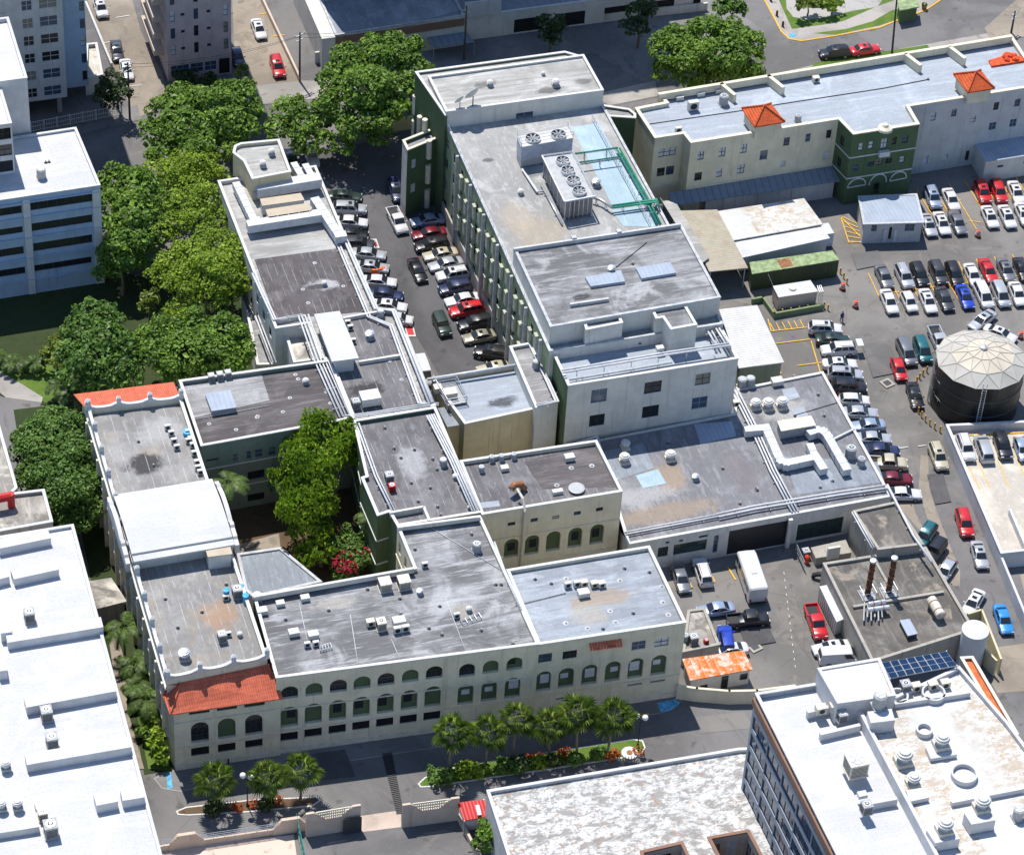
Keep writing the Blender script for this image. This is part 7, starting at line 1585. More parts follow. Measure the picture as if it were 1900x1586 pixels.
for x, y, r, lb in ((1666, 1296, 1.1, 'low round white drum near the solar panels'), (1731, 1290, 1.3, 'white ring curb beside the low drum under the solar panels'), (1788, 1440, 1.4, 'large open white ring curb on the right of the tower roof'), (1714, 1358, .9, 'small half buried white ring on the tower roof')):
    p = G(x, y, 22.2); t = thing('roof_curb_ring', lb, 'roof curb', (p.x, p.y, 22.1)); m = MB(); m.lathe((p.x, p.y, 22.1), ((r, 0), (r, .7), (r - .2, .7), (r - .2, .15)), 22); m.build('ring', 'bright_white', t)
p = G(1641, 1345, 22.2); t = thing('roof_ladder', 'short brown ladder leaning on the tall white curb', 'ladder', (p.x, p.y, 22.1)); m = MB(); [m.tube([(p.x + s_ * .25, p.y, 22.1), (p.x + s_ * .25, p.y + .5, 24.3)], .04, 5) for s_ in (-1, 1)]; [m.tube([(p.x - .25, p.y + .5 * k / 7, 22.1 + 2.2 * k / 7), (p.x + .25, p.y + .5 * k / 7, 22.1 + 2.2 * k / 7)], .03, 5) for k in range(1, 7)]; m.build('ladder', 'rust', t)
puts(12.78, '''ac 55 1150 1.3|white condenser with fan on the upper strip of the lower left white roof
ac 87 1333 1.4|upper condenser on the middle strip of the lower left white roof
ac 97 1383 1.4|lower condenser on the middle strip of the lower left white roof
vent 73 1420 1.3|dark vent unit under the fourth white strip
ac 95 1548 1.6|large dark unit near the bottom of the lower left white roof
acb 80 1518 1.1|small brown unit above the large dark unit
vent 60 1500 .8|tiny white vent by the red rusty spot''')
puts(14.0, '''vent 11 1425 1.3|ventilator near the left edge of the lower left white roof
vent 3 1500 1.3|lowest left ventilator cut by the image edge
vent 33 1498 1.3|ventilator right of the lowest left one''')
puts(16.08, '''acround 77 330 1.3|dark round ventilator on the blue white office roof
stub 85 302|left small pipe on the blue white office roof
stub 91 301|right small pipe on the blue white office roof''')
puts(2.35, '''ac 1286 1192 1.1|pale condenser on the stained utility roof
acround 1271 1188 .9|grey fan left of the pale condenser on the utility roof
acred 1310 1193 .6|red gas box on the stained utility roof''')
puts(0.1, '''ac 1494 1032 1.0|condenser standing on the yard pavement by the ramp wall''')
# blue tanks
for x, y, z, r, h, lb in ((420, 1107, 12.25, .35, 1.1, 'small blue tank on the left wing roof'), (456, 1117, 12.25, .35, 1.1, 'blue cylinder beside the black topped condenser'), (448, 1096, 12.25, .3, .8, 'little blue tank behind the black topped condenser'), (348, 806, 12.25, .55, .5, 'blue lidded water drum on the rear left wing')):
    p = G(x, y, z); t = thing('water_drum', lb, 'tank', (p.x, p.y, z)); m = MB(); m.lathe((p.x, p.y, z), ((r, 0), (r, h)), 14); m.build('drum', 'blue_plastic', t); m = MB(); m.lathe((p.x, p.y, z + h), ((r + .03, 0), (r + .03, .06), (.05, .12)), 14); m.build('lid', 'blue_plastic', t)
# roof hatch on the brown wing
t = thing('roof_hatch', 'big pale grey skylight hatch on the brown rear wing', 'hatch', (*G(410, 745, 11)[:2], 11.05)); P4 = [G(*Q(0, 1, *p), 11.9) for p in ((1440, 1285), (1610, 1262), (1655, 1380), (1485, 1405))]; m = MB(); m.prism(P4, 11.0, 11.8); m.build('curb', 'housing_grey', t); m = MB(); m.prism(offset(ccw([Vector((p.x, p.y, 0)) for p in P4]), -.06), 11.8, 11.92); m.build('lid', 'corr_blue', t)
# ------------------------------------------------ pipe runs
def pipes(label, runs, z, r, mat='pipe_white', gap=.34, n=1, name='pipe_run', brackets=True, h=.35):
    t = thing(name, label, 'pipes', (*G(*runs[0], z)[:2], z)); P = [G(x, y, z + h) for x, y in runs]
    for k in range(n):
        o = (k - (n - 1) / 2) * gap; Q_ = []
        for i, p in enumerate(P):
            d = (P[min(i + 1, len(P) - 1)] - P[max(i - 1, 0)]).normalized(); Q_.append(p + Vector((-d.y, d.x, 0)) * o)
        m = MB(); m.tube(Q_, r, 8); m.build('pipe', mat, t, True)
    if brackets:
        m = MB()
        for a, b in zip(P, P[1:]):
            L = (b - a).length; d = (b - a).normalized() if L else Vector((1, 0, 0)); ang = math.atan2(d.y, d.x)
            for i in range(max(1, int(L / 3))): c = a + (b - a) * ((i + .5) / max(1, int(L / 3))); m.box((c.x, c.y, c.z - r - .04), (.1, gap * n + .3, .08), ang); m.box(((a.x + b.x) / 2, (a.y + b.y) / 2, a.z - r - .1), (L, .06, .05), ang) if i == 0 else None; [m.box((c.x - d.y * s_ * (gap * n / 2), c.y + d.x * s_ * (gap * n / 2), c.z - r - h / 2), (.08, .08, h)) for s_ in (-1, 1)]
        m.build('bracket', 'grey_trim', t)
    return t
pipes('bundle of white pipes along the right edge of the service wing roof', [Q(1, 1, 590, 225), Q(1, 1, 810, 745), Q(1, 1, 965, 810), Q(1, 1, 1165, 1350), Q(1, 1, 1300, 1360)], 10.8, .13, n=2)
pipes('second white pipe line beside the right bundle of the service wing', [Q(1, 1, 655, 225), Q(1, 1, 860, 690), Q(1, 1, 985, 705), Q(1, 1, 1240, 1350)], 11.3, .15, n=2, h=.15)
pipes('large white duct pipe on the right rim of the service wing', [Q(1, 1, 1070, 880), Q(1, 1, 1255, 1350)], 11.0, .3, h=.35)
pipes('bundle of four white pipes crossing from the service wing to the brown wing', [Q(1, 1, 350, 735), Q(1, 1, 460, 1040), Q(1, 1, 640, 1445)], 11.1, .11, n=4, gap=.42)
pipes('pipe pair around the left rim of the service wing', [Q(1, 1, 0, 440), Q(1, 1, 150, 765), Q(1, 1, 350, 735)], 11.35, .1, n=2, h=.12)
pipes('white pipes along the front edge of the service wing', [Q(1, 1, 640, 1445), Q(1, 1, 720, 1440), Q(1, 1, 1240, 1360)], 11.4, .1, n=2, h=.2)
pipes('pipe bundle along the right edge of the middle wing', [Q(1, 2, 1240, -40), Q(1, 2, 1400, 270), Q(1, 2, 1560, 630)], 11.3, .12, n=4, gap=.3)
pipes('pipe bundle along the left edge of the middle wing', [Q(1, 2, 730, 20), Q(1, 2, 860, 385), Q(1, 2, 985, 640)], 11.3, .1, n=2, gap=.35)
pipes('white pipe along the right edge of the narrow front roof', [Q(1, 2, 1690, 850), Q(1, 2, 1765, 1060), Q(1, 2, 1880, 1330)], 12.3, .1, h=.3)
pipes('thin cable pipe crossing the narrow front roof diagonally', [Q(1, 2, 1230, 740), Q(1, 2, 1740, 1050)], 12.0, .035, h=.08, brackets=False)
pipes('three parallel pipes running down the annex roof', [Q(2, 1, 1590, 1245), Q(2, 1, 1740, 1540), Q(3, 2, 130, 350), Q(3, 2, 285, 640)], 4.95, .13, n=3, gap=.4)
pipes('double white pipe along the front rim of the annex', [Q(2, 2, 1480, 665), Q(3, 2, 0, 610), Q(3, 2, 600, 510), Q(3, 2, 920, 465)], 5.2, .14, n=2, gap=.55, h=.2)
pipes('long front rim pipe of the annex over the yard', [Q(2, 2, 830, 790), Q(2, 2, 1480, 665)], 5.1, .1, n=2, gap=.4, h=.2)
pipes('pale pipe pair over the boiler house left wall', [Q(3, 2, 690, 640), Q(3, 2, 830, 890)], 5.5, .09, n=2, gap=.3, h=.15)
pipes('white pipe running down the right rim of the boiler house', [Q(3, 2, 930, 450), Q(3, 2, 1110, 800), Q(3, 2, 1240, 990)], 5.5, .16, h=.2)
pipes('two white handrail like pipes along the terrace front of the green building', [Q(2, 1, 390, 1130), Q(2, 1, 1150, 1000), Q(2, 1, 1560, 940)], 14.35, .13, n=2, gap=.45, h=.7)
pipes('low grey pipe along the terrace front', [Q(2, 1, 440, 1185), Q(2, 1, 1160, 1065)], 14.0, .09, h=.3)
pipes('vertical pipe rack on the right side of the terrace', [Q(2, 1, 1380, 770), Q(2, 1, 1480, 945)], 14.0, .12, n=2, gap=.5, h=.4)
pipes('right hand pipe pair of the terrace', [Q(2, 1, 1455, 790), Q(2, 1, 1560, 960)], 14.3, .13, n=2, gap=.4, h=.3)
pipes('white pipe and rail along the connector block right edge', [Q(2, 1, 210, 1365), Q(2, 1, 355, 1340), Q(2, 1, 240, 1090)], 10.6, .1, n=2, gap=.35, h=.2)
pipes('white pipe along the rear edge of the connector block', [Q(1, 1, 1220, 1185), Q(1, 1, 1840, 1085)], 9.6, .2, h=.25, brackets=False)
pipes('white downpipe lines along the service wing lower left wall', [Q(1, 1, 25, 740), Q(1, 1, 150, 1070)], 6.0, .12, n=2, gap=.4, h=.1, brackets=False)
pipes('long dark cable lying across the cream wing roof', [Q(2, 0, 1000, 870), Q(2, 0, 1650, 775), Q(3, 0, 150, 735), Q(3, 0, 900, 620), Q(3, 0, 1215, 558)], 11.66, .05, 'black_metal', h=.06, brackets=False)
# green pipework of the chiller
pipes('thick green chilled water pipe pair along the right edge of the green building', [Q(2, 0, 780, 1040), Q(2, 0, 980, 1390), Q(2, 1, 1070, 100)], 15.0, .135, 'pipe_green', n=2, gap=.42, h=.4)
pipes('upper green pipe crossing from the chiller to the right edge', [Q(2, 0, 470, 1078), Q(2, 0, 780, 1035)], 15.0, .10, 'pipe_green', h=1.2)
pipes('second green pipe crossing from the chiller to the right edge', [Q(2, 0, 510, 1138), Q(2, 0, 800, 1098)], 15.0, .10, 'pipe_green', h=1.0)
pipes('lower green pipe pair turning at the bottom of the chiller yard', [Q(2, 0, 735, 1450), Q(2, 0, 1055, 1405), Q(2, 0, 1060, 1450)], 15.0, .13, 'pipe_green', n=2, gap=.45, h=.7)
pipes('grey pipe linking chiller and green pipes', [Q(2, 0, 600, 1380), Q(2, 0, 660, 1400), Q(2, 0, 735, 1450)], 15.0, .16, 'galv', h=.7)
pipes('white pipe line left of the chiller', [Q(2, 0, 110, 1185), Q(2, 0, 215, 1345), Q(2, 0, 255, 1340)], 14.8, .15, h=.3, brackets=False)
pipes('grey pipe along the left foot of the chiller', [Q(2, 0, 240, 1290), Q(2, 0, 390, 1570)], 14.8, .13, 'galv', h=.3)
# white rail around the aqua strip
t = thing('roof_railing', 'galvanised railing along the aqua strip of the green building roof', 'railing', (*G(1100, 212, 15)[:2], 14.8)); m = MB(); a, b = G(*Q(2, 0, 600, 800), 15.8), G(*Q(2, 0, 1010, 1560), 15.8)
[m.tube([a - Vector((0, 0, z)), b - Vector((0, 0, z))], .035, 5) for z in (0, .45)]; [m.tube([a + (b - a) * (i / 26), a + (b - a) * (i / 26) - Vector((0, 0, 1.0))], .03, 5) for i in range(27)]; m.build('rail', 'galv', t)
# cooling tower with two fans
def quadP(c, r, pts, z): return ccw([Vector((*G(*Q(c, r, *p), z)[:2], 0)) for p in pts])
t = thing('cooling_tower', 'pale cooling tower with two big round fans on the green building roof', 'cooling tower', (*G(1010, 280, 15)[:2], 14.75))
P4 = quadP(2, 0, ((75, 960), (430, 890), (465, 965), (105, 1030)), 18.3); m = MB(); m.prism(P4, 16.0, 18.2); m.build('casing', 'cool_casing', t)
m = MB(); m.prism(offset(P4, .05), 14.9, 16.0); m.build('louvre_base', 'louvre_box', t); m = MB(); m.prism(offset(P4, -.05), 18.2, 18.3); m.build('deck', 'housing_white', t)
def fan(t, c, z, r, deep=.35):
    m = MB(); m.lathe((c.x, c.y, z), ((r, 0), (r, deep), (r - .09, deep), (r - .09, .02)), 28); f = m.build('fan_ring', 'galv', t); m = MB(); m.lathe((c.x, c.y, z + .03), ((r - .1, 0), (r - .1, .02)), 28); m.build('fan_well', 'fan_black', f)
    m = MB()
    for k in range(8):
        a = k * .7854; d = Vector((math.cos(a), math.sin(a), 0)); e = Vector((-d.y, d.x, 0)); p = c + Vector((0, 0, z + deep * .6)); m.add((p + d * r * .15 - e * .08, p + d * r * .88 - e * .05 * r, p + d * r * .88 + e * .2 * r + Vector((0, 0, .08)), p + d * r * .15 + e * .1), ((0, 1, 2, 3),))
    m.lathe((c.x, c.y, z + deep * .5), ((r * .2, 0), (r * .2, .12), (.04, .2)), 12); m.build('fan_blades', 'housing_grey', f)
    m = MB(); [m.tube([(c.x - r * .97, c.y, z + deep + .02), (c.x + r * .97, c.y, z + deep + .02)], .03, 4), m.tube([(c.x, c.y - r * .97, z + deep + .02), (c.x, c.y + r * .97, z + deep + .02)], .03, 4)]; m.build('fan_guard', 'galv', f)
for p in ((183, 978), (362, 952)): c = G(*Q(2, 0, *p), 18.3); c.z = 0; fan(t, c, 18.3, 1.05)
m = MB()
for i in range(4):
    a, b = P4[i], P4[(i + 1) % 4]
    for z in (18.8, 19.3): m.tube([(a.x, a.y, z), (b.x, b.y, z)], .03, 5)
    m.tube([(a.x, a.y, 18.2), (a.x, a.y, 19.3)], .035, 5)
m.build('railing', 'galv', t)
# air cooled chiller with four fans
t = thing('chiller', 'tall chiller bank with four round fans in a row on the green building roof', 'chiller', (*G(1050, 380, 15)[:2], 14.75))
P4 = quadP(2, 0, ((265, 1105), (455, 1080), (605, 1375), (415, 1410)), 18.0); m = MB(); m.prism(P4, 15.2, 17.9); m.build('casing', 'chiller_side', t); m = MB(); m.prism(offset(P4, -.06), 17.9, 18.0); m.build('deck', 'pipe_grey', t)
m = MB(); [m.box((p.x, p.y, 15.0), (.25, .25, .5)) for p in P4]; m.build('foot', 'galv', t)
for p in ((392, 1140), (428, 1208), (468, 1278), (508, 1352)): c = G(*Q(2, 0, *p), 18.0); c.z = 0; fan(t, c, 18.0, .92, .5)
m = MB(); PO = offset(P4, -.25)
for i in range(4): a, b = PO[i], PO[(i + 1) % 4]; m.tube([(a.x, a.y, 18.15), (b.x, b.y, 18.15)], .13, 7)
m.build('header_pipe', 'galv', t)
m = MB()
for i in range(4): a, b = P4[i], P4[(i + 1) % 4]; [m.tube([(a.x + (b.x - a.x) * k / 6, a.y + (b.y - a.y) * k / 6, 15), (a.x + (b.x - a.x) * k / 6, a.y + (b.y - a.y) * k / 6, 17.9)], .07, 5) for k in range(6)]
m.build('frame', 'galv', t)
# white box ducts: service wing and annex
def duct(label, px, z0, z1, w_, mat='duct_white'):
    P = [G(x, y, z1) for x, y in px]; t = thing('air_duct', label, 'duct', (P[0].x, P[0].y, z0)); m = MB()
    for i, (a, b) in enumerate(zip(P, P[1:])): d = b - a; m.box(((a.x + b.x) / 2, (a.y + b.y) / 2, (z0 + z1) / 2 + .003 * i), (d.length + w_ * .98, w_ - .006 * i, z1 - z0), math.atan2(d.y, d.x))
    m.build('duct', mat, t); m = MB()
    for a, b in zip(P, P[1:]):
        d = b - a; k = max(1, int(d.length / 1.3))
        for i in range(k): c = a + d * ((i + .5) / k); m.box((c.x, c.y, (z0 + z1) / 2), (.05, w_ + .08, z1 - z0 + .08), math.atan2(d.y, d.x))
    m.build('flange', 'galv', t); m = MB()
    for p in P: m.box((p.x, p.y, (z0 + z1) / 2 - (z1 - z0) / 2 - .12), (.12, .12, .24))
    m.build('support', 'galv', t); return t
duct('u shaped white duct with a branch on the annex roof', [Q(3, 2, -40, 55), Q(3, 2, 80, 45), Q(3, 2, 165, 240), Q(3, 2, 188, 278), Q(3, 2, 225, 290), Q(3, 2, 265, 285), Q(3, 2, 430, 250), Q(3, 2, 475, 320)], 5.2, 6.2, 1.1)
duct('straight white duct ending near the right side of the annex roof', [Q(3, 2, 400, 75), Q(3, 2, 440, 62), Q(3, 2, 480, 70), Q(3, 2, 510, 100), Q(3, 2, 640, 325)], 5.2, 6.2, 1.1)
duct('short white duct branch in the middle of the annex ducts', [Q(3, 2, 395, 175), Q(3, 2, 425, 245)], 5.22, 6.1, .95)
t = thing('air_handler', 'tan topped air handler between the two annex ducts', 'air handler', (*G(1475, 800, 5)[:2], 4.93)); P4 = quadP(3, 2, ((165, 5), (395, -30), (425, 30), (190, 70)), 6.6); m = MB(); m.prism(P4, 5.1, 6.5); m.build('casing', 'housing_grey', t); m = MB(); m.prism(offset(P4, -.1), 6.5, 6.6); m.build('lid', 'housing_beige', t)
duct('wide white duct across the far end of the service wing', [Q(1, 0, 60, 1300), Q(1, 0, 430, 1240)], 11.6, 13.0, 1.6)
duct('lower wide white duct across the service wing in front of the tan units', [Q(1, 0, -10, 1560), Q(1, 0, 440, 1490)], 11.4, 12.6, 1.3)
duct('white duct along the right side of the ducted roof', [Q(1, 0, 440, 1400), Q(1, 0, 600, 1640), Q(1, 1, 620, 165)], 11.3, 12.4, 1.2)
duct('first slanted white duct at the stair tower', [Q(1, 0, 290, 1150), Q(1, 0, 350, 1250)], 11.2, 12.5, .9)
duct('second slanted white duct at the stair tower', [Q(1, 0, 370, 1160), Q(1, 0, 420, 1250)], 11.2, 12.4, .9)
duct('long white duct along the left side of the ducted roof', [Q(0, 0, 1660, 1290), Q(0, 0, 1790, 1560), Q(1, 1, 20, 60)], 11.3, 12.3, 1.0)
duct('short white duct joining the left duct and the rear tan unit', [Q(0, 0, 1790, 1330), Q(0, 0, 1860, 1310)], 11.3, 12.2, 1.0)
for i, (q4, lb) in enumerate(((((50, 1395), (330, 1355), (355, 1400), (65, 1440)), 'rear one of two tan ribbed air handlers among the white ducts'), (((90, 1470), (380, 1425), (405, 1480), (110, 1525)), 'front one of two tan ribbed air handlers among the white ducts'))):
    P4 = quadP(1, 0, q4, 12.6); t = thing('air_handler', lb, 'air handler', (P4[0].x, P4[0].y, 10.75)); m = MB(); m.prism(P4, 11.0, 12.5); m.build('casing', 'housing_white', t); m = MB(); m.prism(offset(P4, -.06), 12.5, 12.6); m.build('ribbed_lid', 'corr_beige', t)
# boiler house roof: stacks, tank
for x, y, lb in ((1609, 1105, 'left brown smokestack of the boiler house'), (1648, 1100, 'right brown smokestack of the boiler house')):
    p = G(x, y, 4.0); t = thing('smokestack', lb, 'chimney', (p.x, p.y, 4)); m = MB(); m.lathe((p.x, p.y, 4.1), ((.36, 0), (.34, 5.6)), 16); m.build('stack', 'rust_dark', t); m = MB(); [m.lathe((p.x, p.y, 4.1 + z), ((.35, 0), (.42, .02), (.42, .12), (.35, .14)), 16) for z in (1.4, 2.8, 4.2)]; m.build('band', 'rust', t); m = MB(); m.lathe((p.x, p.y, 9.7), ((.4, 0), (.4, .3), (.3, .32)), 16); m.build('rim', 'galv', t); m = MB(); m.box((p.x, p.y, 4.1), (1.9, 1.9, .25)); m.build('base_plate', 'housing_grey', t)
    m = MB(); [m.tube([(p.x + .8 * a, p.y + .8 * b, 4.2), (p.x + .8 * a, p.y + .8 * b, 5.1)], .04, 5) for a in (-1, 1) for b in (-1, 1)]; [m.tube([(p.x - .8, p.y + .8 * b, 5.1), (p.x + .8, p.y + .8 * b, 5.1)], .04, 5) for b in (-1, 1)]; [m.tube([(p.x + .8 * b, p.y - .8, 5.1), (p.x + .8 * b, p.y + .8, 5.1)], .04, 5) for b in (-1, 1)]; m.build('guard_rail', 'galv', t)
def htank(label, a, b, r, z, mat='housing_beige'):
    p, q = G(*a, z), G(*b, z); t = thing('horizontal_tank', label, 'tank', (p.x, p.y, 4)); d = (q - p).normalized(); m = MB(); m.tube([p - d * .3, p - d * .22, p, q, q + d * .22, q + d * .3], r, 16); m.v = [tuple(v) for v in m.v]; m.build('tank', mat, t, True)
    m = MB()
    for k in (.2, .8): c = p + (q - p) * k; [m.tube([c + Vector((-d.y * s_ * r, d.x * s_ * r, 0)), Vector((c.x - d.y * s_ * r, c.y + d.x * s_ * r, 4.0))], .07, 5) for s_ in (-1, 1)]; m.tube([c - d * .05, c + d * .05], r + .04, 16)
    m.build('cradle', 'rust', t)
htank('large beige horizontal tank in a rusty cradle on the boiler house roof', Q(3, 2, 1245, 1265), Q(3, 2, 1300, 1355), .62, 5.1); htank('upper silver horizontal vessel by the smokestacks', Q(3, 2, 815, 1285), Q(3, 2, 900, 1270), .32, 5.3, 'galv'); htank('lower silver horizontal vessel by the smokestacks', Q(3, 2, 810, 1325), Q(3, 2, 925, 1310), .34, 5.0, 'galv')
t = thing('boiler_pipework', 'tangle of pipes on a frame below the left smokestack', 'pipes', (*G(1610, 1135, 4)[:2], 4)); m = MB()
for i in range(6): a, b = G(*Q(3, 2, 770 + i * 24, 1270 + (i % 3) * 20), 5.2 - .1 * (i % 2)), G(*Q(3, 2, 765 + i * 26, 1400 - (i % 2) * 25), 4.6); m.tube([a, b, Vector((b.x, b.y, 4.0))], .08, 6)
m.build('pipe', 'pipe_grey', t)
t = thing('roof_hatch', 'pale blue skylight box on the boiler house roof', 'skylight', (*G(1685, 1165, 4)[:2], 4)); P4 = quadP(3, 2, ((1020, 1400), (1085, 1390), (1140, 1490), (1075, 1505)), 4.8); m = MB(); m.prism(P4, 4.0, 4.7); m.build('curb', 'dark_trim', t); m = MB(); m.prism(offset(P4, -.05), 4.7, 4.8); m.build('lid', 'corr_blue', t)
# exhaust duct on the arched block, rolled sheet, cables
p = [G(*Q(1, 2, 1830, 480), 12.0), G(*Q(2, 2, 30, 480), 12.2), G(*Q(2, 2, 60, 450), 12.4), G(*Q(2, 2, 100, 445), 12.0), G(*Q(2, 2, 125, 480), 11.2)]; t = thing('exhaust_elbow', 'rusty beige exhaust elbow at the front edge of the arched block roof', 'duct', (p[0].x, p[0].y, 10.95)); m = MB(); m.tube(p[1:], .42, 12); m.build('elbow', 'rust', t, True); m = MB(); m.tube(p[:2], .3, 10); m.build('pipe', 'housing_beige', t)
t = thing('sheet_dish', 'flattened silver dish lying at the front of the arched block roof', 'dish', (*G(1068, 908, 11)[:2], 10.95)); p = G(*Q(2, 2, 490, 480), 11.1); m = MB(); m.lathe((p.x, p.y, 10.98), ((.2, 0), (.8, .1), (1.0, .3), (.8, .35)), 16); o = m.build('sheet', 'pipe_grey', t); m = MB(); m.box((p.x - 2.4, p.y, 11.2), (1.3, .6, .5)); m.build('box', 'housing_white', t)
t = thing('steel_platform', 'grey steel stair and unit platform beside the connector block', 'platform', (*G(825, 735, 9)[:2], 8)); m = MB(); a = [G(x, y, 9.2) for x, y in ((808, 715), (846, 708), (866, 745), (830, 752))]; [m.tube([Vector((p.x, p.y, 5)), Vector((p.x, p.y, 10.2))], .07, 5) for p in a]; [m.tube([a[i] + Vector((0, 0, z)), a[(i + 1) % 4] + Vector((0, 0, z))], .05, 5) for i in range(4) for z in (0, .5, 1.0)]; m.build('frame', 'galv', t); m = MB(); m.prism(a, 9.0, 9.1); m.build('deck', 'housing_grey', t); m = MB(); c = G(835, 735, 9.2); m.box((c.x, c.y, 9.6), (1.6, 1.2, 1.0)); m.box((c.x - 1.2, c.y + 1.4, 9.5), (1, 1, .8)); m.build('unit', 'housing_beige', t)
t = thing('parasol_bundle', 'orange and black tarpaulin heap on the cream wing roof', 'tarp', (*G(1865, 115, 12)[:2], 11.65)); m = MB(); a = [G(*Q(3, 0, *p), 11.9) for p in ((1640, 425), (1720, 400), (1800, 385), (1885, 400), (1885, 430), (1660, 465))]; m.prism(a, 11.66, 11.95); m.build('tarp', 'orange_tarp', t); m = MB(); R = random.Random(4)
for i in range(9): c = G(*Q(3, 0, 1770 + R.uniform(-20, 70), 400 + R.uniform(-22, 22)), 12.1); m.lathe((c.x, c.y, 11.95), ((.5, 0), (.42, .3), (.1, .5)), 7)
m.build('bundle', 'orange_tarp', t)
for lb, a, b, z in (('thin white cable across the left part of the front roof', (555, 1118), (572, 1195), 12.0), ('thin white cable near the middle of the front roof', (650, 1140), (665, 1236), 12.0), ('thin white cable from the beige box to the front parapet', (726, 1185), (742, 1222), 12.0), ('long white cable on the right part of the front roof', (825, 1105), (866, 1212), 12.0), ('thin cable joining the condenser cluster to the corner', (970, 1120), (1050, 1100), 11.9), ('pale cable across the brown wing roof', (360, 778), (500, 752), 11.08), ('dark cable crossing the annex roof', (1475, 770), (1560, 745), 4.94), ('thin dark cable on the front penthouse roof', (1138, 500), (1200, 450), 17.65)): pipes(lb, [a, b], z, .04, 'pipe_white' if 'white' in lb or 'pale' in lb else 'black_metal', h=.05, brackets=False)
for lb, q4, z in (('grey pipe tray behind the small vent on the right front roof', ((1450, 1395), (1580, 1345), (1600, 1380), (1470, 1425)), 12.3), ('white pipe tray beside the left box units of the front roof', ((465, 1580), (540, 1555), (550, 1590), (470, 1610)), 12.3)):
    P4 = quadP(1, 2, q4, z); t = thing('pipe_tray', lb, 'tray', (P4[0].x, P4[0].y, 12)); m = MB(); [m.tube([P4[i] + Vector((0, 0, z)), P4[(i + 1) % 4] + Vector((0, 0, z))], .05, 5) for i in range(4)]; [m.tube([P4[0] * (1 - k) + P4[1] * k + Vector((0, 0, z)), P4[3] * (1 - k) + P4[2] * k + Vector((0, 0, z))], .04, 5) for k in (.25, .5, .75)]; [m.tube([p + Vector((0, 0, 12)), p + Vector((0, 0, z))], .05, 5) for p in P4]; m.build('tray', 'galv', t)
# ================================================================ street furniture, barrels, bollards, people
def barrel(px, py, label):
    p = G(px, py); t = thing('traffic_barrel', label, 'traffic barrel', (p.x, p.y, 0)); m = MB(); m.lathe((p.x, p.y, .03), ((.34, 0), (.31, .5), (.30, .55), (.27, 1.0), (.1, 1.04)), 14); m.build('barrel', 'orange_red', t)
    m = MB(); [m.lathe((p.x, p.y, z), ((r, 0), (r, .14)), 14) for z, r in ((.38, .345), (.72, .325))]; m.build('stripe', 'white_trim', t); m = MB(); m.lathe((p.x, p.y, 0), ((.45, 0), (.45, .08), (.36, .1)), 14); m.build('base', 'tyre', t)
for x, y, lb in ((1814, 439, 'orange striped barrel beside the far car row'), (1563, 537, 'orange striped barrel at the end of the green container'), (1587, 570, 'orange striped barrel standing alone in front of the double row'), (1893, 627, 'orange striped barrel right of the round tank')): barrel(x, y, lb)
BOL = [(1435 + i * 15.6, 587 - i * 2.6) for i in range(7)] + [(1536, 576), (1559, 508), (1565, 517), (1571, 527)]
R = random.Random(9); c, R_ = TANK
ring = []
for i in range(34):
    a = math.radians(118 + i * 6.4); ring.append((c.x + (R_ + 1.9) * math.cos(a), c.y + (R_ + 1.9) * math.sin(a)))
src = None
def bollard(x, y, label, group):
    global src
    if src is None:
        src = bpy.data.objects.new('bollard', None); m = MB(); m.lathe((0, 0, 0), ((.11, 0), (.11, .95), (.09, 1.03), (.02, 1.06)), 10); m.build('post', 'yellow_paint', src); m = MB(); m.lathe((0, 0, .7), ((.113, 0), (.113, .12)), 10); m.build('band', 'dark_trim', src); COL.objects.link(src); r = src
    else:
        r = src.copy(); COL.objects.link(r)
        for ch in BCH: d = ch.copy(); COL.objects.link(d); d.parent = r
    r.location = (x, y, 0); tag(r, label, 'bollard', group)
BCH = []
p = G(*BOL[0]); bollard(p.x, p.y, 'yellow bollard in the line guarding the beige fuel tank', 'bollards by the fuel tank'); BCH = [o for o in COL.objects if o.parent is src]
for x, y in BOL[1:]: p = G(x, y); bollard(p.x, p.y, 'yellow bollard in the line guarding the beige fuel tank', 'bollards by the fuel tank')
for x, y in ring: bollard(x, y, 'yellow bollard in the curved line around the round water tank', 'bollards around the round tank')
def pole(label, px, py, h, name='utility_pole', arm=True, mat='wood_pole', lean=(0, 0)):
    p = G(px, py); t = thing(name, label, 'pole', (p.x, p.y, 0)); top = Vector((p.x + lean[0], p.y + lean[1], h)); m = MB(); m.tube([p, top], .17, 8, .11); m.build('pole', mat, t)
    if arm: m = MB(); m.box((top.x, top.y, h - .5), (1.8, .12, .14), .5); m.box((top.x, top.y, h - 1.3), (1.4, .12, .12), .5); [m.lathe((top.x + x, top.y + x * .5, h - .43), ((.07, 0), (.07, .2)), 6) for x in (-.7, .7)]; m.build('crossarm', 'galv', t)
pole('wooden utility pole by the dark tree at the tan driveway', 241, 222, 9.8); pole('dark utility pole at the driveway entrance', 556, 152, 8.6); pole('tall slim lamp pole on the verge behind the cream wing', 1655, 99, 13, 'lamp_pole', False, 'black_metal', (-.8, 0)); pole('slim pole in front of the top wing', 861, 112, 9.5, 'utility_pole', True); pole('short lamp pole in the forecourt at the upper right', 1876, 62, 4, 'lamp_pole', True, 'black_metal')
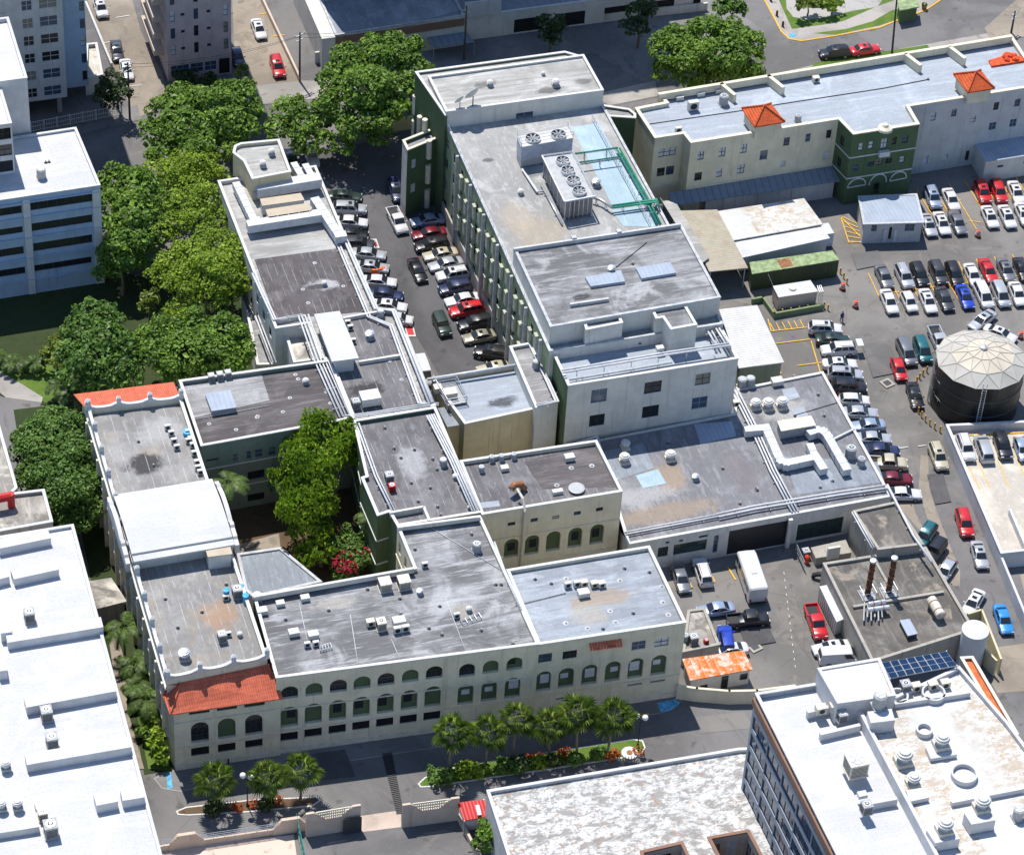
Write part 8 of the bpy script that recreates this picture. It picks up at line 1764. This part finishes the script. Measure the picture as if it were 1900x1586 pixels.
for lb, a, b, za, zb in (('overhead cable from the tan driveway pole to the driveway entrance pole', (241, 222), (556, 152), 9.3, 8.0), ('overhead cable from the driveway entrance pole to the top wing pole', (556, 152), (861, 112), 8.0, 8.9)):
    p, q = G(*a) + Vector((0, 0, za)), G(*b) + Vector((0, 0, zb)); t = thing('overhead_cable', lb, 'cable', p); m = MB()
    for o in (-.6, .6): m.tube([p * (1 - k) + q * k + Vector((o, o * .5, -1.2 * 4 * k * (1 - k))) for k in [i / 10 for i in range(11)]], .03, 4)
    m.build('cable', 'black_metal', t)
def globe_lamp(label, px, py, h):
    p = G(px, py); t = thing('globe_lamp', label, 'street lamp', (p.x, p.y, 0)); m = MB(); m.tube([p, p + Vector((0, 0, h))], .08, 8, .06); m.lathe((p.x, p.y, 0), ((.18, 0), (.16, .5), (.08, .6)), 10); m.tube([p + Vector((-.45, 0, h - .15)), p + Vector((.45, 0, h - .15))], .04, 6); m.build('post', 'black_metal', t)
    for s_ in (-1, 1): m = MB(); m.lathe((p.x + s_ * .42, p.y - s_ * .25, h - .1), [(.02, 0)] + [(.36 * math.sin(a), .36 - .36 * math.cos(a)) for a in [math.pi * k / 9 for k in range(1, 9)]] + [(.02, .72)], 16); m.build('globe', 'globe', t, True)
globe_lamp('black twin globe lamp at the right end of the long planted island', 1183, 1386, 4.9); globe_lamp('black twin globe lamp on the small planted island', 459, 1497, 4.9)
for x, y, lb in ((1430, 4, 'left one of three dark posts on the park kerb'), (1441, 31, 'middle one of three dark posts on the park kerb'), (1452, 51, 'lowest of three dark posts on the park kerb')): p = G(x, y); t = thing('kerb_post', lb, 'post', (p.x, p.y, 0)); m = MB(); m.lathe((p.x, p.y, .1), ((.2, 0), (.16, .9), (.05, 1.0)), 10); m.build('post', 'rust_dark', t)
t = thing('park_kiosk', 'small dark green kiosk beside the park pavement', 'kiosk', (*G(1685, 20)[:2], 0)); P4 = ccw([Vector((*G(x, y, 2.6)[:2], 0)) for x, y in ((1668, 4), (1700, -2), (1702, 12), (1672, 18))]); m = MB(); m.prism(P4, 0, 2.5); m.build('wall', 'green_wall', t); m = MB(); m.prism(offset(P4, -.3), 2.5, 2.7); m.build('roof', 'green_lid', t)
for i, (x, y) in enumerate(((1672, 36), (1694, 26), (1714, 18))): p = G(x, y); t = thing('planter', ('left', 'middle', 'right')[i] + ' rust coloured planter along the park kerb', 'planter', (p.x, p.y, 0)); m = MB(); m.lathe((p.x, p.y, .1), ((.3, 0), (.42, .6), (.36, .6)), 12); m.build('pot', 'rust', t); m = MB(); cards(m, R, Vector((p.x, p.y, .9)), .45, 50, .25); m.build('plant', 'leaf_deep', t)
for x, y, z, lb in ((1646, 712, .03, 'square drain cover in the lot left of the black coupe'), (1400, 1201, .03, 'square drain cover in the service yard')):
    p = G(x, y); t = thing('drain_cover', lb, 'drain', (p.x, p.y, 0)); m = MB(); m.box((p.x, p.y, z + .1), (1.5, 1.5, .05), .3); m.build('frame', 'concrete_wall', t); m = MB(); m.box((p.x, p.y, z + .13), (.9, .9, .03), .3); m.build('grate', 'dark_trim', t)
p = G(1168, 1397, .2); t = thing('round_emblem', 'round white stone with a small orange centre in the long island', 'ornament', (p.x, p.y, .2)); m = MB(); m.lathe((p.x, p.y, .2), ((.95, 0), (.95, .12)), 22); m.build('stone', 'white_trim', t); m = MB(); m.lathe((p.x, p.y, .32), ((.35, 0), (.35, .05)), 14); m.build('centre', 'rust', t)
t = thing('dock_wall', 'low concrete loading dock with a rail in the corner of the service yard', 'wall', (*G(1510, 1040)[:2], 0)); m = MB()
a = [G(*Q(3, 2, *p), 1.4) for p in ((395, 885), (640, 830), (680, 920), (430, 960))]; m.prism(a, 0, 1.3); m.build('dock', 'concrete_wall', t); m = MB(); q = G(*Q(3, 2, 570, 900), 3); m.box((q.x, q.y + .5, 1.9), (1.6, .3, 1.9)); m.build('end_wall', 'pale_wall', t)
m = MB(); b = [G(*Q(3, 2, *p), 1.0) for p in ((290, 880), (350, 1015))]; [m.tube([b[0] + Vector((0, 0, z)), b[1] + Vector((0, 0, z))], .05, 5) for z in (-.4, .1, .5)]; m.build('rail', 'galv', t)
t = thing('metal_pillar', 'white pillar at the corner of the annex carport', 'pillar', (*G(1465, 1000)[:2], 0)); m = MB(); p = G(*Q(3, 2, 255, 690), 4.8); m.box((p.x, p.y, 2.4), (.5, .4, 4.75)); m.build('post', 'pale_wall', t)
t = thing('orange_barrier', 'orange plastic barrier between two silver cars in the aisle', 'barrier', (*G(700, 505)[:2], 0)); m = MB(); p = G(*Q(1, 1, 870, 430), .5); m.box((p.x, p.y, .5), (1.5, .4, 1.0)); m.box((p.x + .9, p.y + .2, .45), (.4, .4, .9)); m.build('panel', 'orange', t)
t = thing('gas_meter', 'red and grey gas bottle next to the ramp rail in the service yard', 'gas bottle', (*G(1497, 1045)[:2], 0)); m = MB(); p = G(*Q(3, 2, 365, 985), .3); m.lathe((p.x, p.y, 0), ((.3, 0), (.3, 1.1), (.1, 1.3)), 12); m.build('bottle', 'orange_red', t)
t = thing('scooter', 'black covered motor scooter beside the boiler house wall', 'scooter', (*G(1522, 1070)[:2], 0)); p = G(1521, 1068, .5); m = MB(); m.tube([p + Vector((-.8, .3, 0)), p + Vector((-.2, 0, .35)), p + Vector((.5, -.3, .3)), p + Vector((.8, -.5, .6))], .3, 8); m.build('body', 'black_metal', t); [MB().tube([p + Vector((x, y - .06, -.2)), p + Vector((x, y + .06, -.2))], .28, 12).build('wheel', 'tyre', t) for x, y in ((-.7, .25), (.7, -.4))]
t = thing('dark_awning', 'blue tarpaulin shelter leaning in front of the top wing', 'canopy', (*G(820, 80)[:2], 0)); P4 = [G(*Q(1, 0, *p), 2.4) for p in ((1215, 260), (1490, 225), (1550, 295), (1265, 335))]; m = MB(); m.prism(P4, 2.3, 2.4); m.build('roof', 'corr_steel', t); m = MB(); [m.tube([Vector((p.x, p.y, 0)), p], .06, 5) for p in P4]; m.build('post', 'galv', t)
# people
def person(label, px, py, shirt, trousers, face, swing=.35, z=0.0):
    p = G(px, py, z); r = yaw_of(px, py, *face)
    me = bpy.data.meshes.new('person'); J = {'pelvis': (0, 0, .95, .14), 'belly': (0, 0, 1.12, .135), 'chest': (.01, 0, 1.34, .15), 'neck': (.02, 0, 1.5, .055), 'head': (.03, 0, 1.6, .085), 'crown': (.03, 0, 1.7, .08)}
    for s_, k in ((1, 'l'), (-1, 'r')):
        g = swing * s_
        J.update({k + 'hip': (0, .1 * s_, .9, .1), k + 'knee': (.22 * g + .04, .11 * s_, .5, .07), k + 'ankle': (.5 * g - .03, .11 * s_, .09, .05), k + 'toe': (.5 * g + .15, .12 * s_, .045, .04), k + 'sh': (.01, .19 * s_, 1.42, .065), k + 'elb': (-.12 * g, .26 * s_, 1.13, .048), k + 'wri': (-.15 * g + .1, .26 * s_, .9, .036), k + 'hand': (-.15 * g + .14, .26 * s_, .82, .04)})
    N_ = list(J); E_ = [('pelvis', 'belly'), ('belly', 'chest'), ('chest', 'neck'), ('neck', 'head'), ('head', 'crown')]
    for k in 'lr': E_ += [('pelvis', k + 'hip'), (k + 'hip', k + 'knee'), (k + 'knee', k + 'ankle'), (k + 'ankle', k + 'toe'), ('chest', k + 'sh'), (k + 'sh', k + 'elb'), (k + 'elb', k + 'wri'), (k + 'wri', k + 'hand')]
    me.from_pydata([J[k][:3] for k in N_], [(N_.index(a), N_.index(b)) for a, b in E_], [])
    o = bpy.data.objects.new('person', me); COL.objects.link(o); md = o.modifiers.new('skin', 'SKIN'); md.use_smooth_shade = True
    for i, k in enumerate(N_): me.skin_vertices[0].data[i].radius = (J[k][3],) * 2; me.skin_vertices[0].data[i].use_root = k == 'pelvis'
    s2 = o.modifiers.new('sub', 'SUBSURF'); s2.levels = s2.render_levels = 1
    o.location = (p.x, p.y, z); o.rotation_euler = (0, 0, r); me.materials.append(MATS[shirt]); tag(o, label, 'person')
    t = bpy.data.objects.new('trousers', None)
    def ch(name, mb, mat): mb_o = mb.build(name, mat, None, True); mb_o.parent = o
    for k, s_ in (('l', 1), ('r', -1)): m = MB(); m.tube([J[k + 'hip'][:3], J[k + 'knee'][:3], J[k + 'ankle'][:3]], .105, 9, .07); ch('trouser_leg', m, trousers)
    for k in 'lr': m = MB(); m.lathe(J[k + 'hand'][:3], ((.02, -.07), (.048, 0), (.03, .07)), 8); ch('hand', m, 'skin')
    m = MB(); m.lathe((.035, 0, 1.53), ((.04, 0), (.085, .06), (.098, .13), (.08, .2), (.02, .23)), 12); ch('face', m, 'skin'); m = MB(); m.lathe((.015, 0, 1.64), ((.105, 0), (.105, .06), (.07, .13), (.02, .15)), 12); ch('hair', m, 'hair')
    bpy.data.objects.remove(t)
person('person in dark blue clothes walking near the white crossover', 1561, 597, 'cloth_blue', 'cloth_dark', (20, 30)); person('person in dark clothes on the pavement at the left end of the arcaded front', 424, 1427, 'cloth_dark', 'cloth_blue', (30, -4), z=.13)
